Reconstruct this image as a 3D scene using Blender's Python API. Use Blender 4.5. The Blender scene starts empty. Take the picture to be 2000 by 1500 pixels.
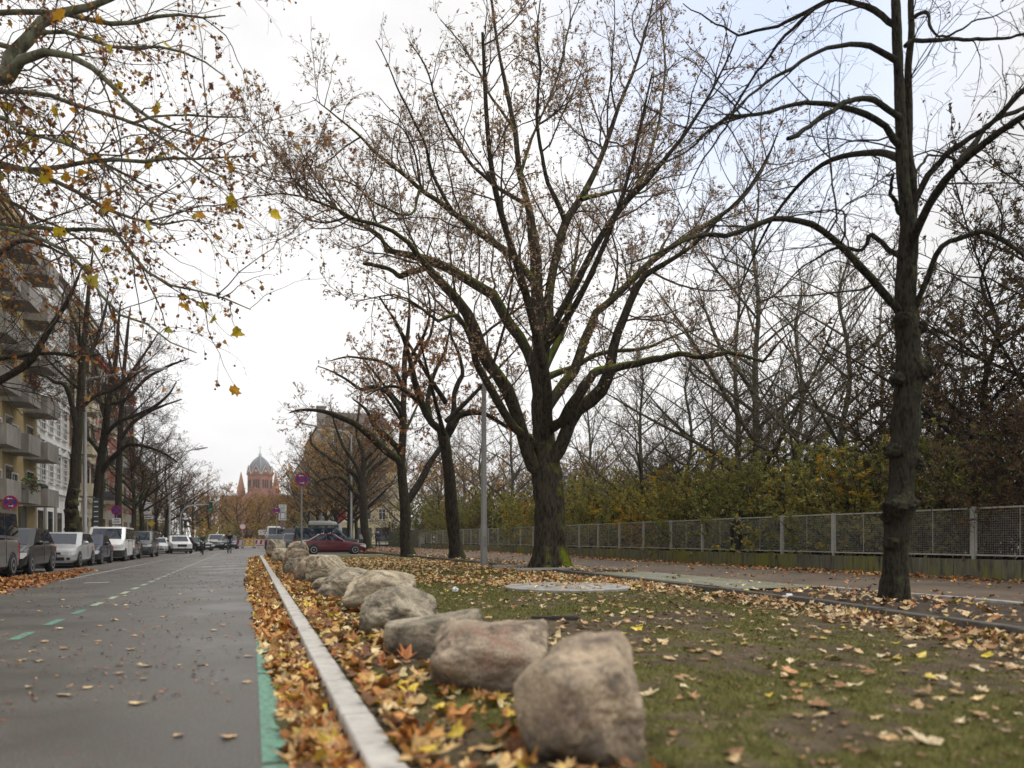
import bpy, math, random
import numpy as np
from mathutils import Vector, Matrix
PI = math.pi
R_ = math.radians
rng = np.random.default_rng(11)
random.seed(5)
SC = bpy.context.scene
COL = SC.collection

# ------------------------------------------------------------------ camera numbers
EYE = 1.05
FPX = 1450.0                      # focal length in photo pixels (photo 2000 x 1500)
HZ, VPX = 1052.0, 490.0           # horizon row, vanishing point column of the street
YAW = math.atan((1000.0 - VPX) / FPX)
SY, CY = math.sin(YAW), math.cos(YAW)

def at(px, py, d):
    """world point seen at photo pixel (px,py) at depth d"""
    cx = (px - 1000.0) / FPX * d
    return np.array([cx * CY + d * SY, -cx * SY + d * CY, EYE + (HZ - py) / FPX * d])
def on_ground(px, py, z=0.0):
    return at(px, py, FPX * (EYE - z) / (py - HZ))
def y_for(px, X):
    k = (px - 1000.0) / FPX
    return X * (CY - k * SY) / (SY + k * CY)
def depth(X, Y):
    return X * SY + Y * CY

# ------------------------------------------------------------------ mesh helpers
def mesh_arrays(name, V, F, mats=(), mi=None, smooth=True, col=None, uv=None):
    """V (n,3), F list of (m,k) int arrays"""
    V = np.asarray(V, dtype=np.float32)
    if isinstance(F, np.ndarray): F = [F]
    F = [f for f in F if len(f)]
    me = bpy.data.meshes.new(name)
    nl = sum(f.size for f in F); nf = sum(len(f) for f in F)
    me.vertices.add(len(V)); me.vertices.foreach_set('co', V.ravel())
    me.loops.add(nl); me.polygons.add(nf)
    me.loops.foreach_set('vertex_index', np.concatenate([f.ravel() for f in F]).astype(np.int32))
    st = []; o = 0
    for f in F:
        st.append(o + np.arange(len(f)) * f.shape[1]); o += f.size
    me.polygons.foreach_set('loop_start', np.concatenate(st).astype(np.int32))
    if mi is not None: me.polygons.foreach_set('material_index', np.asarray(mi, dtype=np.int32))
    me.update(calc_edges=True)
    me.polygons.foreach_set('use_smooth', np.full(nf, bool(smooth)))
    for m in mats: me.materials.append(m)
    if col is not None:
        ca = me.color_attributes.new('tint', 'FLOAT_COLOR', 'POINT')
        c4 = np.ones((len(V), 4), dtype=np.float32); c4[:, :3] = col
        ca.data.foreach_set('color', c4.ravel())
    return me

class MB:
    """collects faces with a material slot each; .mesh() makes one mesh"""
    def __init__(s): s.v = []; s.f = []; s.m = []
    def add(s, vs, fs, mi=0):
        o = len(s.v); s.v.extend([tuple(map(float, v)) for v in vs])
        for f in fs: s.f.append(tuple(i + o for i in f)); s.m.append(mi)
    def box(s, c, d, mi=0, rz=0.0, rx=0.0, ry=0.0):
        hx, hy, hz = d[0]/2, d[1]/2, d[2]/2
        M = Matrix.Rotation(rz, 3, 'Z') @ Matrix.Rotation(ry, 3, 'Y') @ Matrix.Rotation(rx, 3, 'X')
        vs = [Vector(c) + M @ Vector((x*hx, y*hy, z*hz)) for x in (-1,1) for y in (-1,1) for z in (-1,1)]
        s.add(vs, [(0,1,3,2),(4,6,7,5),(0,4,5,1),(2,3,7,6),(0,2,6,4),(1,5,7,3)], mi)
    def quad(s, a, b, c, d, mi=0): s.add([a,b,c,d], [(0,1,2,3)], mi)
    def tube(s, pts, rad, k=8, mi=0, cap=True):
        pts = [Vector(p) for p in pts]
        if not hasattr(rad, '__len__'): rad = [rad]*len(pts)
        ref = None; rings = []
        for i, p in enumerate(pts):
            t = (pts[min(i+1,len(pts)-1)] - pts[max(i-1,0)]).normalized()
            if ref is None: ref = Vector((0,0,1)) if abs(t.z) < .9 else Vector((1,0,0))
            b = t.cross(ref).normalized(); n = b.cross(t); ref = n
            rings.append([p + (b*math.cos(2*PI*j/k) + n*math.sin(2*PI*j/k))*rad[i] for j in range(k)])
        vs = [v for r in rings for v in r]; fs = []
        for i in range(len(pts)-1):
            for j in range(k):
                a = i*k+j; b = i*k+(j+1)%k
                fs.append((a, b, b+k, a+k))
        if cap:
            fs.append(tuple(reversed(range(k)))); fs.append(tuple((len(pts)-1)*k+j for j in range(k)))
        s.add(vs, fs, mi)
    def disc(s, c, n, r, k=24, mi=0, th=.004):
        n = Vector(n).normalized()
        s.tube([Vector(c) - n*th/2, Vector(c) + n*th/2], r, k, mi)
    def ring(s, c, n, r0, r1, k=24, mi=0, th=.004):
        n = Vector(n).normalized(); ref = Vector((0,0,1)) if abs(n.z)<.9 else Vector((1,0,0))
        a = n.cross(ref).normalized(); b = a.cross(n); vs = []; c = Vector(c)
        for z in (-th/2, th/2):
            for r in (r0, r1):
                vs += [c + n*z + (a*math.cos(2*PI*j/k)+b*math.sin(2*PI*j/k))*r for j in range(k)]
        fs = []
        for j in range(k):
            q = (j+1)%k
            fs += [(j,k+j,k+q,q), (2*k+j,2*k+q,3*k+q,3*k+j), (k+j,3*k+j,3*k+q,k+q), (j,q,2*k+q,2*k+j)]
        s.add(vs, fs, mi)
    def sphere(s, c, r, k=10, mi=0, sc=(1,1,1)):
        vs = []; fs = []
        for i in range(k//2+1):
            th = PI*i/(k//2)
            for j in range(k):
                vs.append((c[0]+r*sc[0]*math.sin(th)*math.cos(2*PI*j/k), c[1]+r*sc[1]*math.sin(th)*math.sin(2*PI*j/k), c[2]+r*sc[2]*math.cos(th)))
        for i in range(k//2):
            for j in range(k):
                fs.append((i*k+j, (i+1)*k+j, (i+1)*k+(j+1)%k, i*k+(j+1)%k))
        s.add(vs, fs, mi)
    def loft(s, rings, mi=0, cap=True, closed=True):
        k = len(rings[0]); vs = [v for r in rings for v in r]; fs = []
        for i in range(len(rings)-1):
            for j in range(k if closed else k-1):
                a = i*k+j; b = i*k+(j+1)%k
                fs.append((a,b,b+k,a+k))
        if cap: fs.append(tuple(reversed(range(k)))); fs.append(tuple((len(rings)-1)*k+j for j in range(k)))
        s.add(vs, fs, mi)
    def prism(s, poly, n0, n1, mi=0):
        """poly: list of 3D points; n0/n1 offset vectors"""
        k = len(poly); a = [Vector(p)+Vector(n0) for p in poly]; b = [Vector(p)+Vector(n1) for p in poly]
        s.add(a+b, [tuple(reversed(range(k))), tuple(range(k,2*k))] + [(j,(j+1)%k,k+(j+1)%k,k+j) for j in range(k)], mi)
    def mesh(s, name, mats, smooth=False, sharp=40):
        me = bpy.data.meshes.new(name); me.from_pydata(s.v, [], s.f); me.update()
        for m in (mats if isinstance(mats, (list, tuple)) else [mats]): me.materials.append(m)
        me.polygons.foreach_set('material_index', np.array(s.m, dtype=np.int32))
        import bmesh
        bm = bmesh.new(); bm.from_mesh(me); bmesh.ops.recalc_face_normals(bm, faces=bm.faces); bm.to_mesh(me); bm.free()
        if smooth:
            me.polygons.foreach_set('use_smooth', np.ones(len(me.polygons), dtype=bool))
            me.set_sharp_from_angle(angle=R_(sharp))
        return me

# ------------------------------------------------------------------ objects
def link(name, me, parent=None):
    o = bpy.data.objects.new(name, me); COL.objects.link(o)
    if parent is not None: o.parent = parent
    return o
def tag(o, label, cat, group=None, kind=None):
    if label: o['label'] = label
    if cat: o['category'] = cat
    if group: o['group'] = group
    if kind: o['kind'] = kind
    return o
def thing(name, label, cat, loc=(0,0,0), rz=0.0, group=None):
    o = bpy.data.objects.new(name, None); COL.objects.link(o)
    o.location = tuple(map(float, loc)); o.rotation_euler = (0,0,rz); o.empty_display_size = .2
    return tag(o, label, cat, group)
def structure(name, me):
    o = link(name, me); o['kind'] = 'structure'; return o
def stuff(name, me, label=None, cat=None):
    o = link(name, me); return tag(o, label, cat, kind='stuff')
def copy_tree(o, parent=None):
    c = o.copy(); COL.objects.link(c)
    if parent is not None: c.parent = parent
    for ch in list(o.children): copy_tree(ch, c)
    return c

# ------------------------------------------------------------------ numpy value noise (for masks and displacement)
_G = np.random.default_rng(3).random((64,64,64)).astype(np.float32)
def vnoise(p, s=1.0, oct=3, seed=0):
    p = np.asarray(p, dtype=np.float64) / s + seed*17.31
    if p.shape[-1] == 2: p = np.concatenate([p, np.full(p.shape[:-1]+(1,), .37+seed)], -1)
    out = 0; amp = .5; tot = 0
    for _ in range(oct):
        i = np.floor(p).astype(int); f = p - i; f = f*f*(3-2*f); i &= 63; j = (i+1) & 63
        g = lambda a,b,c: _G[a[...,0], b[...,1], c[...,2]]
        x0 = g(i,i,i)*(1-f[...,0]) + g(j,i,i)*f[...,0]; x1 = g(i,j,i)*(1-f[...,0]) + g(j,j,i)*f[...,0]
        x2 = g(i,i,j)*(1-f[...,0]) + g(j,i,j)*f[...,0]; x3 = g(i,j,j)*(1-f[...,0]) + g(j,j,j)*f[...,0]
        y0 = x0*(1-f[...,1])+x1*f[...,1]; y1 = x2*(1-f[...,1])+x3*f[...,1]
        out = out + amp*(y0*(1-f[...,2])+y1*f[...,2]); tot += amp; amp *= .5; p = p*2.03+5.1
    return out/tot

# ------------------------------------------------------------------ materials
def new_mat(name):
    m = bpy.data.materials.new(name); m.use_nodes = True
    nt = m.node_tree; b = nt.nodes['Principled BSDF']
    return m, nt, b
def N(nt, t, **kw):
    n = nt.nodes.new(t)
    for k, v in kw.items():
        if k in n.inputs: n.inputs[k].default_value = v
        else: setattr(n, k, v)
    return n
def ramp(nt, stops):
    r = nt.nodes.new('ShaderNodeValToRGB'); e = r.color_ramp.elements
    while len(e) > 1: e.remove(e[-1])
    e[0].position = stops[0][0]; e[0].color = (*stops[0][1], 1)
    for p, c in stops[1:]:
        x = e.new(p); x.color = (*c, 1)
    return r
def bump(nt, b, src, strength=.3, dist=.02):
    bn = N(nt, 'ShaderNodeBump', Strength=strength, Distance=dist)
    nt.links.new(src, bn.inputs['Height']); nt.links.new(bn.outputs['Normal'], b.inputs['Normal'])
def mat_noise(name, stops, scale=5.0, rough=.7, detail=6, bmp=0, bscale=None, bdist=.02, metallic=0, stretch=None, spec=.5, coat=0, rnd=0):
    m, nt, b = new_mat(name)
    tc = N(nt, 'ShaderNodeTexCoord'); src = tc.outputs['Object']
    if stretch:
        mp = N(nt, 'ShaderNodeMapping'); mp.inputs['Scale'].default_value = stretch
        nt.links.new(src, mp.inputs['Vector']); src = mp.outputs['Vector']
    nz = N(nt, 'ShaderNodeTexNoise', Scale=scale, Detail=detail, Roughness=.62)
    nt.links.new(src, nz.inputs['Vector'])
    r = ramp(nt, stops); nt.links.new(nz.outputs['Fac'], r.inputs['Fac'])
    out = r.outputs['Color']
    if rnd:
        oi = N(nt, 'ShaderNodeObjectInfo'); hs = N(nt, 'ShaderNodeHueSaturation')
        mr = N(nt, 'ShaderNodeMapRange'); mr.inputs['To Min'].default_value = 1-rnd; mr.inputs['To Max'].default_value = 1+rnd
        nt.links.new(oi.outputs['Random'], mr.inputs['Value']); nt.links.new(mr.outputs['Result'], hs.inputs['Value'])
        nt.links.new(out, hs.inputs['Color']); out = hs.outputs['Color']
    nt.links.new(out, b.inputs['Base Color'])
    b.inputs['Roughness'].default_value = rough; b.inputs['Metallic'].default_value = metallic
    b.inputs['Specular IOR Level'].default_value = spec; b.inputs['Coat Weight'].default_value = coat
    if bmp:
        n2 = N(nt, 'ShaderNodeTexNoise', Scale=bscale or scale*4, Detail=5)
        nt.links.new(src, n2.inputs['Vector']); bump(nt, b, n2.outputs['Fac'], bmp, bdist)
    return m
def mat_flat(name, c, rough=.5, metallic=0, spec=.5, coat=0, var=.12):
    c = np.array(c)
    return mat_noise(name, [(.3, tuple(c*(1-var))), (.7, tuple(np.minimum(c*(1+var),1)))], 3.0, rough, 4, metallic=metallic, spec=spec, coat=coat)
def mat_tint(name, rough=.6, trans=0.0, spec=.12, rnd=0.0):
    m, nt, b = new_mat(name)
    a = N(nt, 'ShaderNodeAttribute', attribute_name='tint')
    src = a.outputs['Color']
    if rnd:
        oi = N(nt, 'ShaderNodeObjectInfo'); hs = N(nt, 'ShaderNodeHueSaturation')
        mr = N(nt, 'ShaderNodeMapRange'); mr.inputs['To Min'].default_value = 1-rnd; mr.inputs['To Max'].default_value = 1+rnd
        nt.links.new(oi.outputs['Random'], mr.inputs['Value']); nt.links.new(mr.outputs['Result'], hs.inputs['Value'])
        nt.links.new(src, hs.inputs['Color']); src = hs.outputs['Color']
    nt.links.new(src, b.inputs['Base Color']); b.inputs['Roughness'].default_value = rough
    b.inputs['Specular IOR Level'].default_value = spec
    if trans:
        t = N(nt, 'ShaderNodeBsdfTranslucent'); mx = N(nt, 'ShaderNodeMixShader', Fac=trans)
        nt.links.new(src, t.inputs['Color']); nt.links.new(b.outputs[0], mx.inputs[1]); nt.links.new(t.outputs[0], mx.inputs[2])
        nt.links.new(mx.outputs[0], nt.nodes['Material Output'].inputs['Surface'])
    return m
def mat_bark(name, dark, light, moss=None, moss_amt=0.0, scale=9.0, moss_dir=(0.55,-.1,.75), dirw=1.0, mscale=2.3):
    """fissured bark; moss grows where the surface looks up / towards the light"""
    m, nt, b = new_mat(name); L = nt.links.new
    tc = N(nt, 'ShaderNodeTexCoord'); mp = N(nt, 'ShaderNodeMapping'); mp.inputs['Scale'].default_value = (1,1,.28)
    L(tc.outputs['Object'], mp.inputs['Vector'])
    nz = N(nt, 'ShaderNodeTexNoise', Scale=scale, Detail=8, Roughness=.7); L(mp.outputs['Vector'], nz.inputs['Vector'])
    vo = N(nt, 'ShaderNodeTexVoronoi', Scale=scale*2.2); L(mp.outputs['Vector'], vo.inputs['Vector'])
    mm = N(nt, 'ShaderNodeMath', operation='MULTIPLY'); L(nz.outputs['Fac'], mm.inputs[0]); L(vo.outputs['Distance'], mm.inputs[1])
    ad = N(nt, 'ShaderNodeMath', operation='ADD'); L(nz.outputs['Fac'], ad.inputs[0]); L(mm.outputs[0], ad.inputs[1])
    r = ramp(nt, [(.45, dark), (.85, light)]); L(ad.outputs[0], r.inputs['Fac'])
    col = r.outputs['Color']
    if moss:
        g = N(nt, 'ShaderNodeNewGeometry'); dp = N(nt, 'ShaderNodeVectorMath', operation='DOT_PRODUCT')
        v = Vector(moss_dir).normalized(); dp.inputs[1].default_value = v; L(g.outputs['Normal'], dp.inputs[0])
        n3 = N(nt, 'ShaderNodeTexNoise', Scale=mscale, Detail=7, Roughness=.7); L(tc.outputs['Object'], n3.inputs['Vector'])
        a2 = N(nt, 'ShaderNodeMath', operation='MULTIPLY_ADD'); L(n3.outputs['Fac'], a2.inputs[0]); a2.inputs[1].default_value = 1.7; dw = N(nt,'ShaderNodeMath',operation='MULTIPLY'); L(dp.outputs['Value'],dw.inputs[0]); dw.inputs[1].default_value=dirw; L(dw.outputs[0], a2.inputs[2])
        mr = N(nt, 'ShaderNodeMapRange'); L(a2.outputs[0], mr.inputs['Value'])
        mr.inputs['From Min'].default_value = 1.75 - moss_amt; mr.inputs['From Max'].default_value = 2.15 - moss_amt
        n4 = N(nt, 'ShaderNodeTexNoise', Scale=30, Detail=4); L(tc.outputs['Object'], n4.inputs['Vector'])
        mc = ramp(nt, [(.35, tuple(np.array(moss)*.45)), (.65, moss)]); L(n4.outputs['Fac'], mc.inputs['Fac'])
        mx = N(nt, 'ShaderNodeMix', data_type='RGBA'); L(mr.outputs['Result'], mx.inputs['Factor']); L(col, mx.inputs['A']); L(mc.outputs['Color'], mx.inputs['B'])
        col = mx.outputs['Result']
    L(col, b.inputs['Base Color']); b.inputs['Roughness'].default_value = .9; b.inputs['Specular IOR Level'].default_value = .08
    bump(nt, b, ad.outputs[0], 1.0, .04)
    return m
# ================================================================== camera
cam = bpy.data.cameras.new('camera'); camo = bpy.data.objects.new('camera', cam); COL.objects.link(camo)
cam.sensor_width = 36; cam.lens = FPX/2000*36; cam.shift_y = (HZ-750)/2000
cam.clip_start = .1; cam.clip_end = 3000
camo.location = (0,0,EYE); camo.rotation_euler = (PI/2, 0, -YAW)
cam.dof.use_dof = True; cam.dof.focus_distance = 20.0; cam.dof.aperture_fstop = cam.lens/23.0
SC.camera = camo
# ================================================================== light
SUN_EL, SUN_AZ = R_(66), R_(112)          # azimuth from +Y (street direction) clockwise; behind right
w = bpy.data.worlds.new('World'); SC.world = w; w.use_nodes = True
nt = w.node_tree; L = nt.links.new; bg = nt.nodes['Background']
sky = N(nt, 'ShaderNodeTexSky'); sky.sky_type = 'NISHITA'; sky.sun_disc = False; sky.sun_elevation = SUN_EL; sky.sun_rotation = SUN_AZ
tc = N(nt, 'ShaderNodeTexCoord'); mp = N(nt, 'ShaderNodeMapping'); mp.inputs['Scale'].default_value = (1.0,1.0,2.0); L(tc.outputs['Generated'], mp.inputs['Vector'])
n1 = N(nt, 'ShaderNodeTexNoise', Scale=1.7, Detail=5, Roughness=.5); L(mp.outputs['Vector'], n1.inputs['Vector'])
cl = ramp(nt, [(.33, (6.5,6.5,6.6)), (.47, (7.65,7.6,7.6)), (.62, (9.4,9.3,9.2))]); L(n1.outputs['Fac'], cl.inputs['Fac'])
n2 = N(nt, 'ShaderNodeTexNoise', Scale=1.3, Detail=4, Roughness=.5); mp2 = N(nt, 'ShaderNodeMapping'); mp2.inputs['Location'].default_value = (3.1,1.7,.4)
L(tc.outputs['Generated'], mp2.inputs['Vector']); L(mp2.outputs['Vector'], n2.inputs['Vector'])
# a thin blue break in the cloud, high on the right
dv = N(nt, 'ShaderNodeVectorMath', operation='DOT_PRODUCT'); L(tc.outputs['Generated'], dv.inputs[0])
tgt = Vector(at(1480, 90, 1.0) - np.array([0,0,EYE])).normalized(); dv.inputs[1].default_value = tgt
gap = N(nt, 'ShaderNodeMapRange'); L(dv.outputs['Value'], gap.inputs['Value'])
gap.inputs['From Min'].default_value = .965; gap.inputs['From Max'].default_value = 1.0; gap.inputs['To Max'].default_value = 1.5
gm = N(nt, 'ShaderNodeMath', operation='MULTIPLY'); L(gap.outputs['Result'], gm.inputs[0]); L(n2.outputs['Fac'], gm.inputs[1])
sk = N(nt, 'ShaderNodeMix', data_type='RGBA', blend_type='ADD'); sk.inputs['Factor'].default_value = 1; L(sky.outputs['Color'], sk.inputs['A']); sk.inputs['B'].default_value = (4.2,4.3,4.6,1)
mx = N(nt, 'ShaderNodeMix', data_type='RGBA'); L(gm.outputs[0], mx.inputs['Factor']); L(cl.outputs['Color'], mx.inputs['A']); L(sk.outputs['Result'], mx.inputs['B'])
L(mx.outputs['Result'], bg.inputs['Color']); bg.inputs['Strength'].default_value = .1
sd = bpy.data.lights.new('sun', 'SUN'); sd.energy = 1.5; sd.angle = R_(25); sd.color = (1,.96,.9)
so = bpy.data.objects.new('sun', sd); COL.objects.link(so)
sv = Vector((math.sin(SUN_AZ)*math.cos(SUN_EL), math.cos(SUN_AZ)*math.cos(SUN_EL), math.sin(SUN_EL)))
so.rotation_euler = sv.to_track_quat('Z','Y').to_euler(); so.location = (5,-5,30)
vs = SC.view_settings; vs.view_transform = 'Standard'; vs.look = 'None'; vs.exposure = 0.33; vs.gamma = 1
SC.render.engine = 'CYCLES'
SC.cycles.max_bounces = 5; SC.cycles.diffuse_bounces = 3; SC.cycles.glossy_bounces = 3; SC.cycles.transmission_bounces = 3; SC.cycles.transparent_max_bounces = 6
SC.cycles.use_denoising = True

# ================================================================== ground materials
def mat_asphalt(name, base, sheet=.5, leafy=True):
    m, nt, b = new_mat(name); L = nt.links.new
    tc = N(nt, 'ShaderNodeTexCoord')
    n1 = N(nt, 'ShaderNodeTexNoise', Scale=70, Detail=6, Roughness=.9); L(tc.outputs['Object'], n1.inputs['Vector'])
    n2 = N(nt, 'ShaderNodeTexNoise', Scale=.7, Detail=6, Roughness=.6); L(tc.outputs['Object'], n2.inputs['Vector'])
    n3 = N(nt, 'ShaderNodeTexNoise', Scale=10, Detail=8, Roughness=.75); L(tc.outputs['Object'], n3.inputs['Vector'])
    r1 = ramp(nt, [(.34, tuple(np.array(base)*.18)), (.5, base), (.64, tuple(np.array(base)*3.4))]); L(n1.outputs['Fac'], r1.inputs['Fac'])
    r2 = ramp(nt, [(.35, (.62,.6,.58)), (.65, (1.2,1.2,1.22))]); L(n2.outputs['Fac'], r2.inputs['Fac'])
    mu = N(nt, 'ShaderNodeMix', data_type='RGBA', blend_type='MULTIPLY'); mu.inputs['Factor'].default_value = 1
    L(r1.outputs['Color'], mu.inputs['A']); L(r2.outputs['Color'], mu.inputs['B'])
    r3 = ramp(nt, [(.54, (0,0,0)), (.68, (1,1,1))]); L(n3.outputs['Fac'], r3.inputs['Fac'])
    m3 = N(nt, 'ShaderNodeMath', operation='MULTIPLY'); L(r3.outputs['Color'], m3.inputs[0]); m3.inputs[1].default_value = .65 if leafy else .15
    m2 = N(nt, 'ShaderNodeMix', data_type='RGBA'); L(m3.outputs[0], m2.inputs['Factor']); L(mu.outputs['Result'], m2.inputs['A']); m2.inputs['B'].default_value = (.12,.062,.038,1)
    L(m2.outputs['Result'], b.inputs['Base Color'])
    rr = ramp(nt, [(.35, (sheet,)*3), (.7, (sheet+.28,)*3)]); L(n2.outputs['Fac'], rr.inputs['Fac']); L(rr.outputs['Color'], b.inputs['Roughness'])
    b.inputs['Specular IOR Level'].default_value = .45
    bump(nt, b, n1.outputs['Fac'], .25, .004)
    return m
M_road = mat_asphalt('asphalt', (.073,.068,.058), .38)
M_path = mat_asphalt('path_asphalt', (.098,.073,.050), .65)
M_pave = mat_noise('pavement_stone', [(.3,(.14,.13,.12)),(.7,(.26,.25,.23))], 2, .8, 6, .3, 12)
M_soil = mat_noise('soil', [(.3,(.045,.036,.03)),(.6,(.085,.066,.05)),(.8,(.12,.10,.07))], 7, .9, 8, .7, 30, .03, spec=.1)
M_conc = mat_noise('kerb_concrete', [(.25,(.27,.25,.22)),(.45,(.46,.435,.395)),(.75,(.58,.55,.505))], 7, .75, 9, .3, 90, .004)
M_cobble = None
def mat_cobble():
    m, nt, b = new_mat('mossy_cobble'); L = nt.links.new
    tc = N(nt, 'ShaderNodeTexCoord'); vo = N(nt, 'ShaderNodeTexVoronoi', Scale=16, feature='DISTANCE_TO_EDGE'); L(tc.outputs['Object'], vo.inputs['Vector'])
    n = N(nt, 'ShaderNodeTexNoise', Scale=1.6, Detail=6); L(tc.outputs['Object'], n.inputs['Vector'])
    r = ramp(nt, [(.38,(.27,.26,.22)),(.62,(.19,.19,.11))]); L(n.outputs['Fac'], r.inputs['Fac'])
    r2 = ramp(nt, [(.02,(.4,.4,.28)),(.12,(1,1,1))]); L(vo.outputs['Distance'], r2.inputs['Fac'])
    mu = N(nt, 'ShaderNodeMix', data_type='RGBA', blend_type='MULTIPLY'); mu.inputs['Factor'].default_value = 1; L(r.outputs['Color'], mu.inputs['A']); L(r2.outputs['Color'], mu.inputs['B'])
    L(mu.outputs['Result'], b.inputs['Base Color']); b.inputs['Roughness'].default_value = .8; bump(nt, b, vo.outputs['Distance'], .5, .02)
    return m
M_cobble = mat_cobble()
def mat_paint(name, c, worn=.5):
    m, nt, b = new_mat(name); L = nt.links.new
    tc = N(nt, 'ShaderNodeTexCoord'); n = N(nt, 'ShaderNodeTexNoise', Scale=28, Detail=8, Roughness=.75); L(tc.outputs['Object'], n.inputs['Vector'])
    r = ramp(nt, [(.36, (.075,.074,.078)), (.36+.25*worn, c)]); L(n.outputs['Fac'], r.inputs['Fac']); L(r.outputs['Color'], b.inputs['Base Color'])
    b.inputs['Roughness'].default_value = .6
    return m
M_green = mat_paint('green_marking', (.13,.31,.21), .75); M_palegreen = mat_paint('worn_green_marking', (.36,.46,.33), .6); M_white = mat_paint('white_marking', (.5,.5,.48), .9)

# ================================================================== ground sheets
def sheet(name, x0, x1, y0, y1, z, mat, nx=1, ny=1):
    xs = np.linspace(x0,x1,nx+1); ys = np.linspace(y0,y1,ny+1)
    V = np.array([[x,y,z] for y in ys for x in xs]); i = np.arange(nx*ny); r = i//nx; c = i%nx; a = r*(nx+1)+c
    return structure(name, mesh_arrays(name, V, np.stack([a,a+1,a+nx+2,a+nx+1],1), [mat], smooth=False))
M_far = mat_noise('far_ground', [(.3,(.06,.055,.035)),(.7,(.11,.10,.05))], .15, .9, 6)
sheet('ground', -240, 240, -60, 680, -.42, M_far)
def rz(x, y):
    'the far left of the street lies a little lower than the near kerb'
    x = np.asarray(x, float); y = np.asarray(y, float)
    return -.0055*np.clip(y-12,0,50)*np.clip((-x-.5)/4.5,0,1)
def drape(o):
    me = o.data; co = np.empty(len(me.vertices)*3, dtype=np.float32); me.vertices.foreach_get('co', co); co = co.reshape(-1,3)
    co[:,2] += rz(co[:,0], co[:,1]); me.vertices.foreach_set('co', co.ravel()); me.update(); return o
drape(sheet('road', -9.0, .46, -20, 420, 0.0, M_road, 20, 220))
sheet('side_road', .46, 60, 43.3, 118, -.002, M_road)          # parking bay and crossing beyond the lawn
sheet('crossing_road', -80, -8.9, 100, 118, -.28, M_road)
def slab(name, x0,x1,y0,y1,z0,z1,mat,ridge=0):
    b = MB(); b.box(((x0+x1)/2,(y0+y1)/2,(z0+z1)/2),(x1-x0,y1-y0,z1-z0)); return structure(name, b.mesh(name, mat))
drape(sheet('pavement', -13.6, -9.12, -20, 103, .12, M_pave, 4, 60))
slab('pavement', -60, -9.0, 118, 400, -.5, -.15, M_pave)
slab('pavement', 8.0, 60, 118, 400, -.5, .12, M_pave)

# kerb stones of the lawn: short stones with tight joints, tiny misalignments
def kerb_run(name, pts, w, z0, z1, seg, mat, jit=.006, side=1, gap=.006):
    """stones laid along a polyline; the polyline is the street edge"""
    b = MB(); pts = [np.array(p, float) for p in pts]
    cum = np.concatenate([[0], np.cumsum([np.linalg.norm(q-p) for p,q in zip(pts,pts[1:])])]); s = 0
    f = lambda s: np.array([np.interp(s, cum, [p[0] for p in pts]), np.interp(s, cum, [p[1] for p in pts])])
    while s < cum[-1]-.05:
        e = min(s+seg, cum[-1]); A = f(s+gap/2); B = f(e-gap/2); d = (B-A)/np.linalg.norm(B-A); n = np.array([d[1],-d[0]])*side
        j = rng.normal(0, jit, 3); A = A+n*j[0]; B = B+n*j[1]; zt = z1+j[2]*.6; c = .009
        prof = [(0,z0),(0,zt-c),(c,zt),(w-c,zt),(w,zt-c),(w,z0)]
        b.loft([[(*(A+n*u),z) for u,z in prof],[(*(B+n*u),z) for u,z in prof]])
        s = e
    return structure(name, b.mesh(name, mat))
kerb_run('kerb', [(.455,-3),(.455,43.2)], .155, -.05, .12, 1.0, M_conc, .0015, gap=.012)
drape(kerb_run('kerb', [(-9.0,-10),(-9.0,100)], .15, -.05, .125, 1.0, M_pave, side=-1))
kerb_run('kerb', [(.60,43.3),(7.3,43.3)], .16, -.05, .13, 1.0, M_conc, side=-1)
M_oldkerb = mat_noise('old_mossy_kerb', [(.3,(.05,.047,.04)),(.55,(.11,.10,.085)),(.75,(.09,.10,.05))], 6, .85, 8, .4, 50, .01)
K2 = [(6.0,-2),(6.45,2.5),(6.75,5),(7.25,8),(7.55,11),(7.75,16),(7.9,22),(7.7,32),(7.4,43.2)]
kerb_run('kerb', K2, .13, 0, .215, 1.0, M_oldkerb, .012)
k2x = lambda y: np.interp(y, [p[1] for p in K2], [p[0] for p in K2])

# lawn: one fine grid, bare soil and moss patches carried by its own tint
ny, nx = 760, 150
ys = -2.5 + (43.2+2.5)*np.linspace(0,1,ny+1)**1.25
U = np.linspace(0,1,nx+1); X = .60 + (k2x(ys)[:,None]-.60)*U[None,:]; Yg = np.repeat(ys[:,None], nx+1, 1)
XY = np.stack([X,Yg],-1)
def moss_mask(xy):
    n = vnoise(xy, 1.6, 3, 1)*.40 + vnoise(xy, .33, 3, 2)*.38 + vnoise(xy, .11, 2, 3)*.22
    far = np.clip((xy[...,1]-5)/16, 0, 1)*.10                       # thicker growth further back
    nearR = np.clip((xy[...,0]-3.6)/3.0,0,1)*np.clip((14-xy[...,1])/7,0,1)*.085
    nearK = np.clip((1.5-xy[...,0])/.9,0,1)*.07
    return np.clip((n + far - nearR - nearK - .445)/.10, 0, 1)
mk = moss_mask(XY)[...,None]
sn = vnoise(XY, .12, 3, 4)[...,None]; cn = vnoise(XY, .9, 3, 9)[...,None]
soil = np.array([.104,.080,.053])*(.3+1.4*sn); moss = np.array([.122,.119,.040])*(.3+1.4*sn)*(1-.2*cn) + np.array([.045,.03,.005])*cn*.5
Zg = .08 + .02*vnoise(XY,1.3,3,5) + .034*vnoise(XY,.14,3,6)
i = np.arange(nx*ny); r = i//nx; c = i%nx; a = r*(nx+1)+c
structure('lawn', mesh_arrays('lawn', np.concatenate([XY, Zg[...,None]],-1).reshape(-1,3), np.stack([a,a+1,a+nx+2,a+nx+1],1), [None], col=(soil*(1-mk)+moss*mk).reshape(-1,3)))
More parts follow.
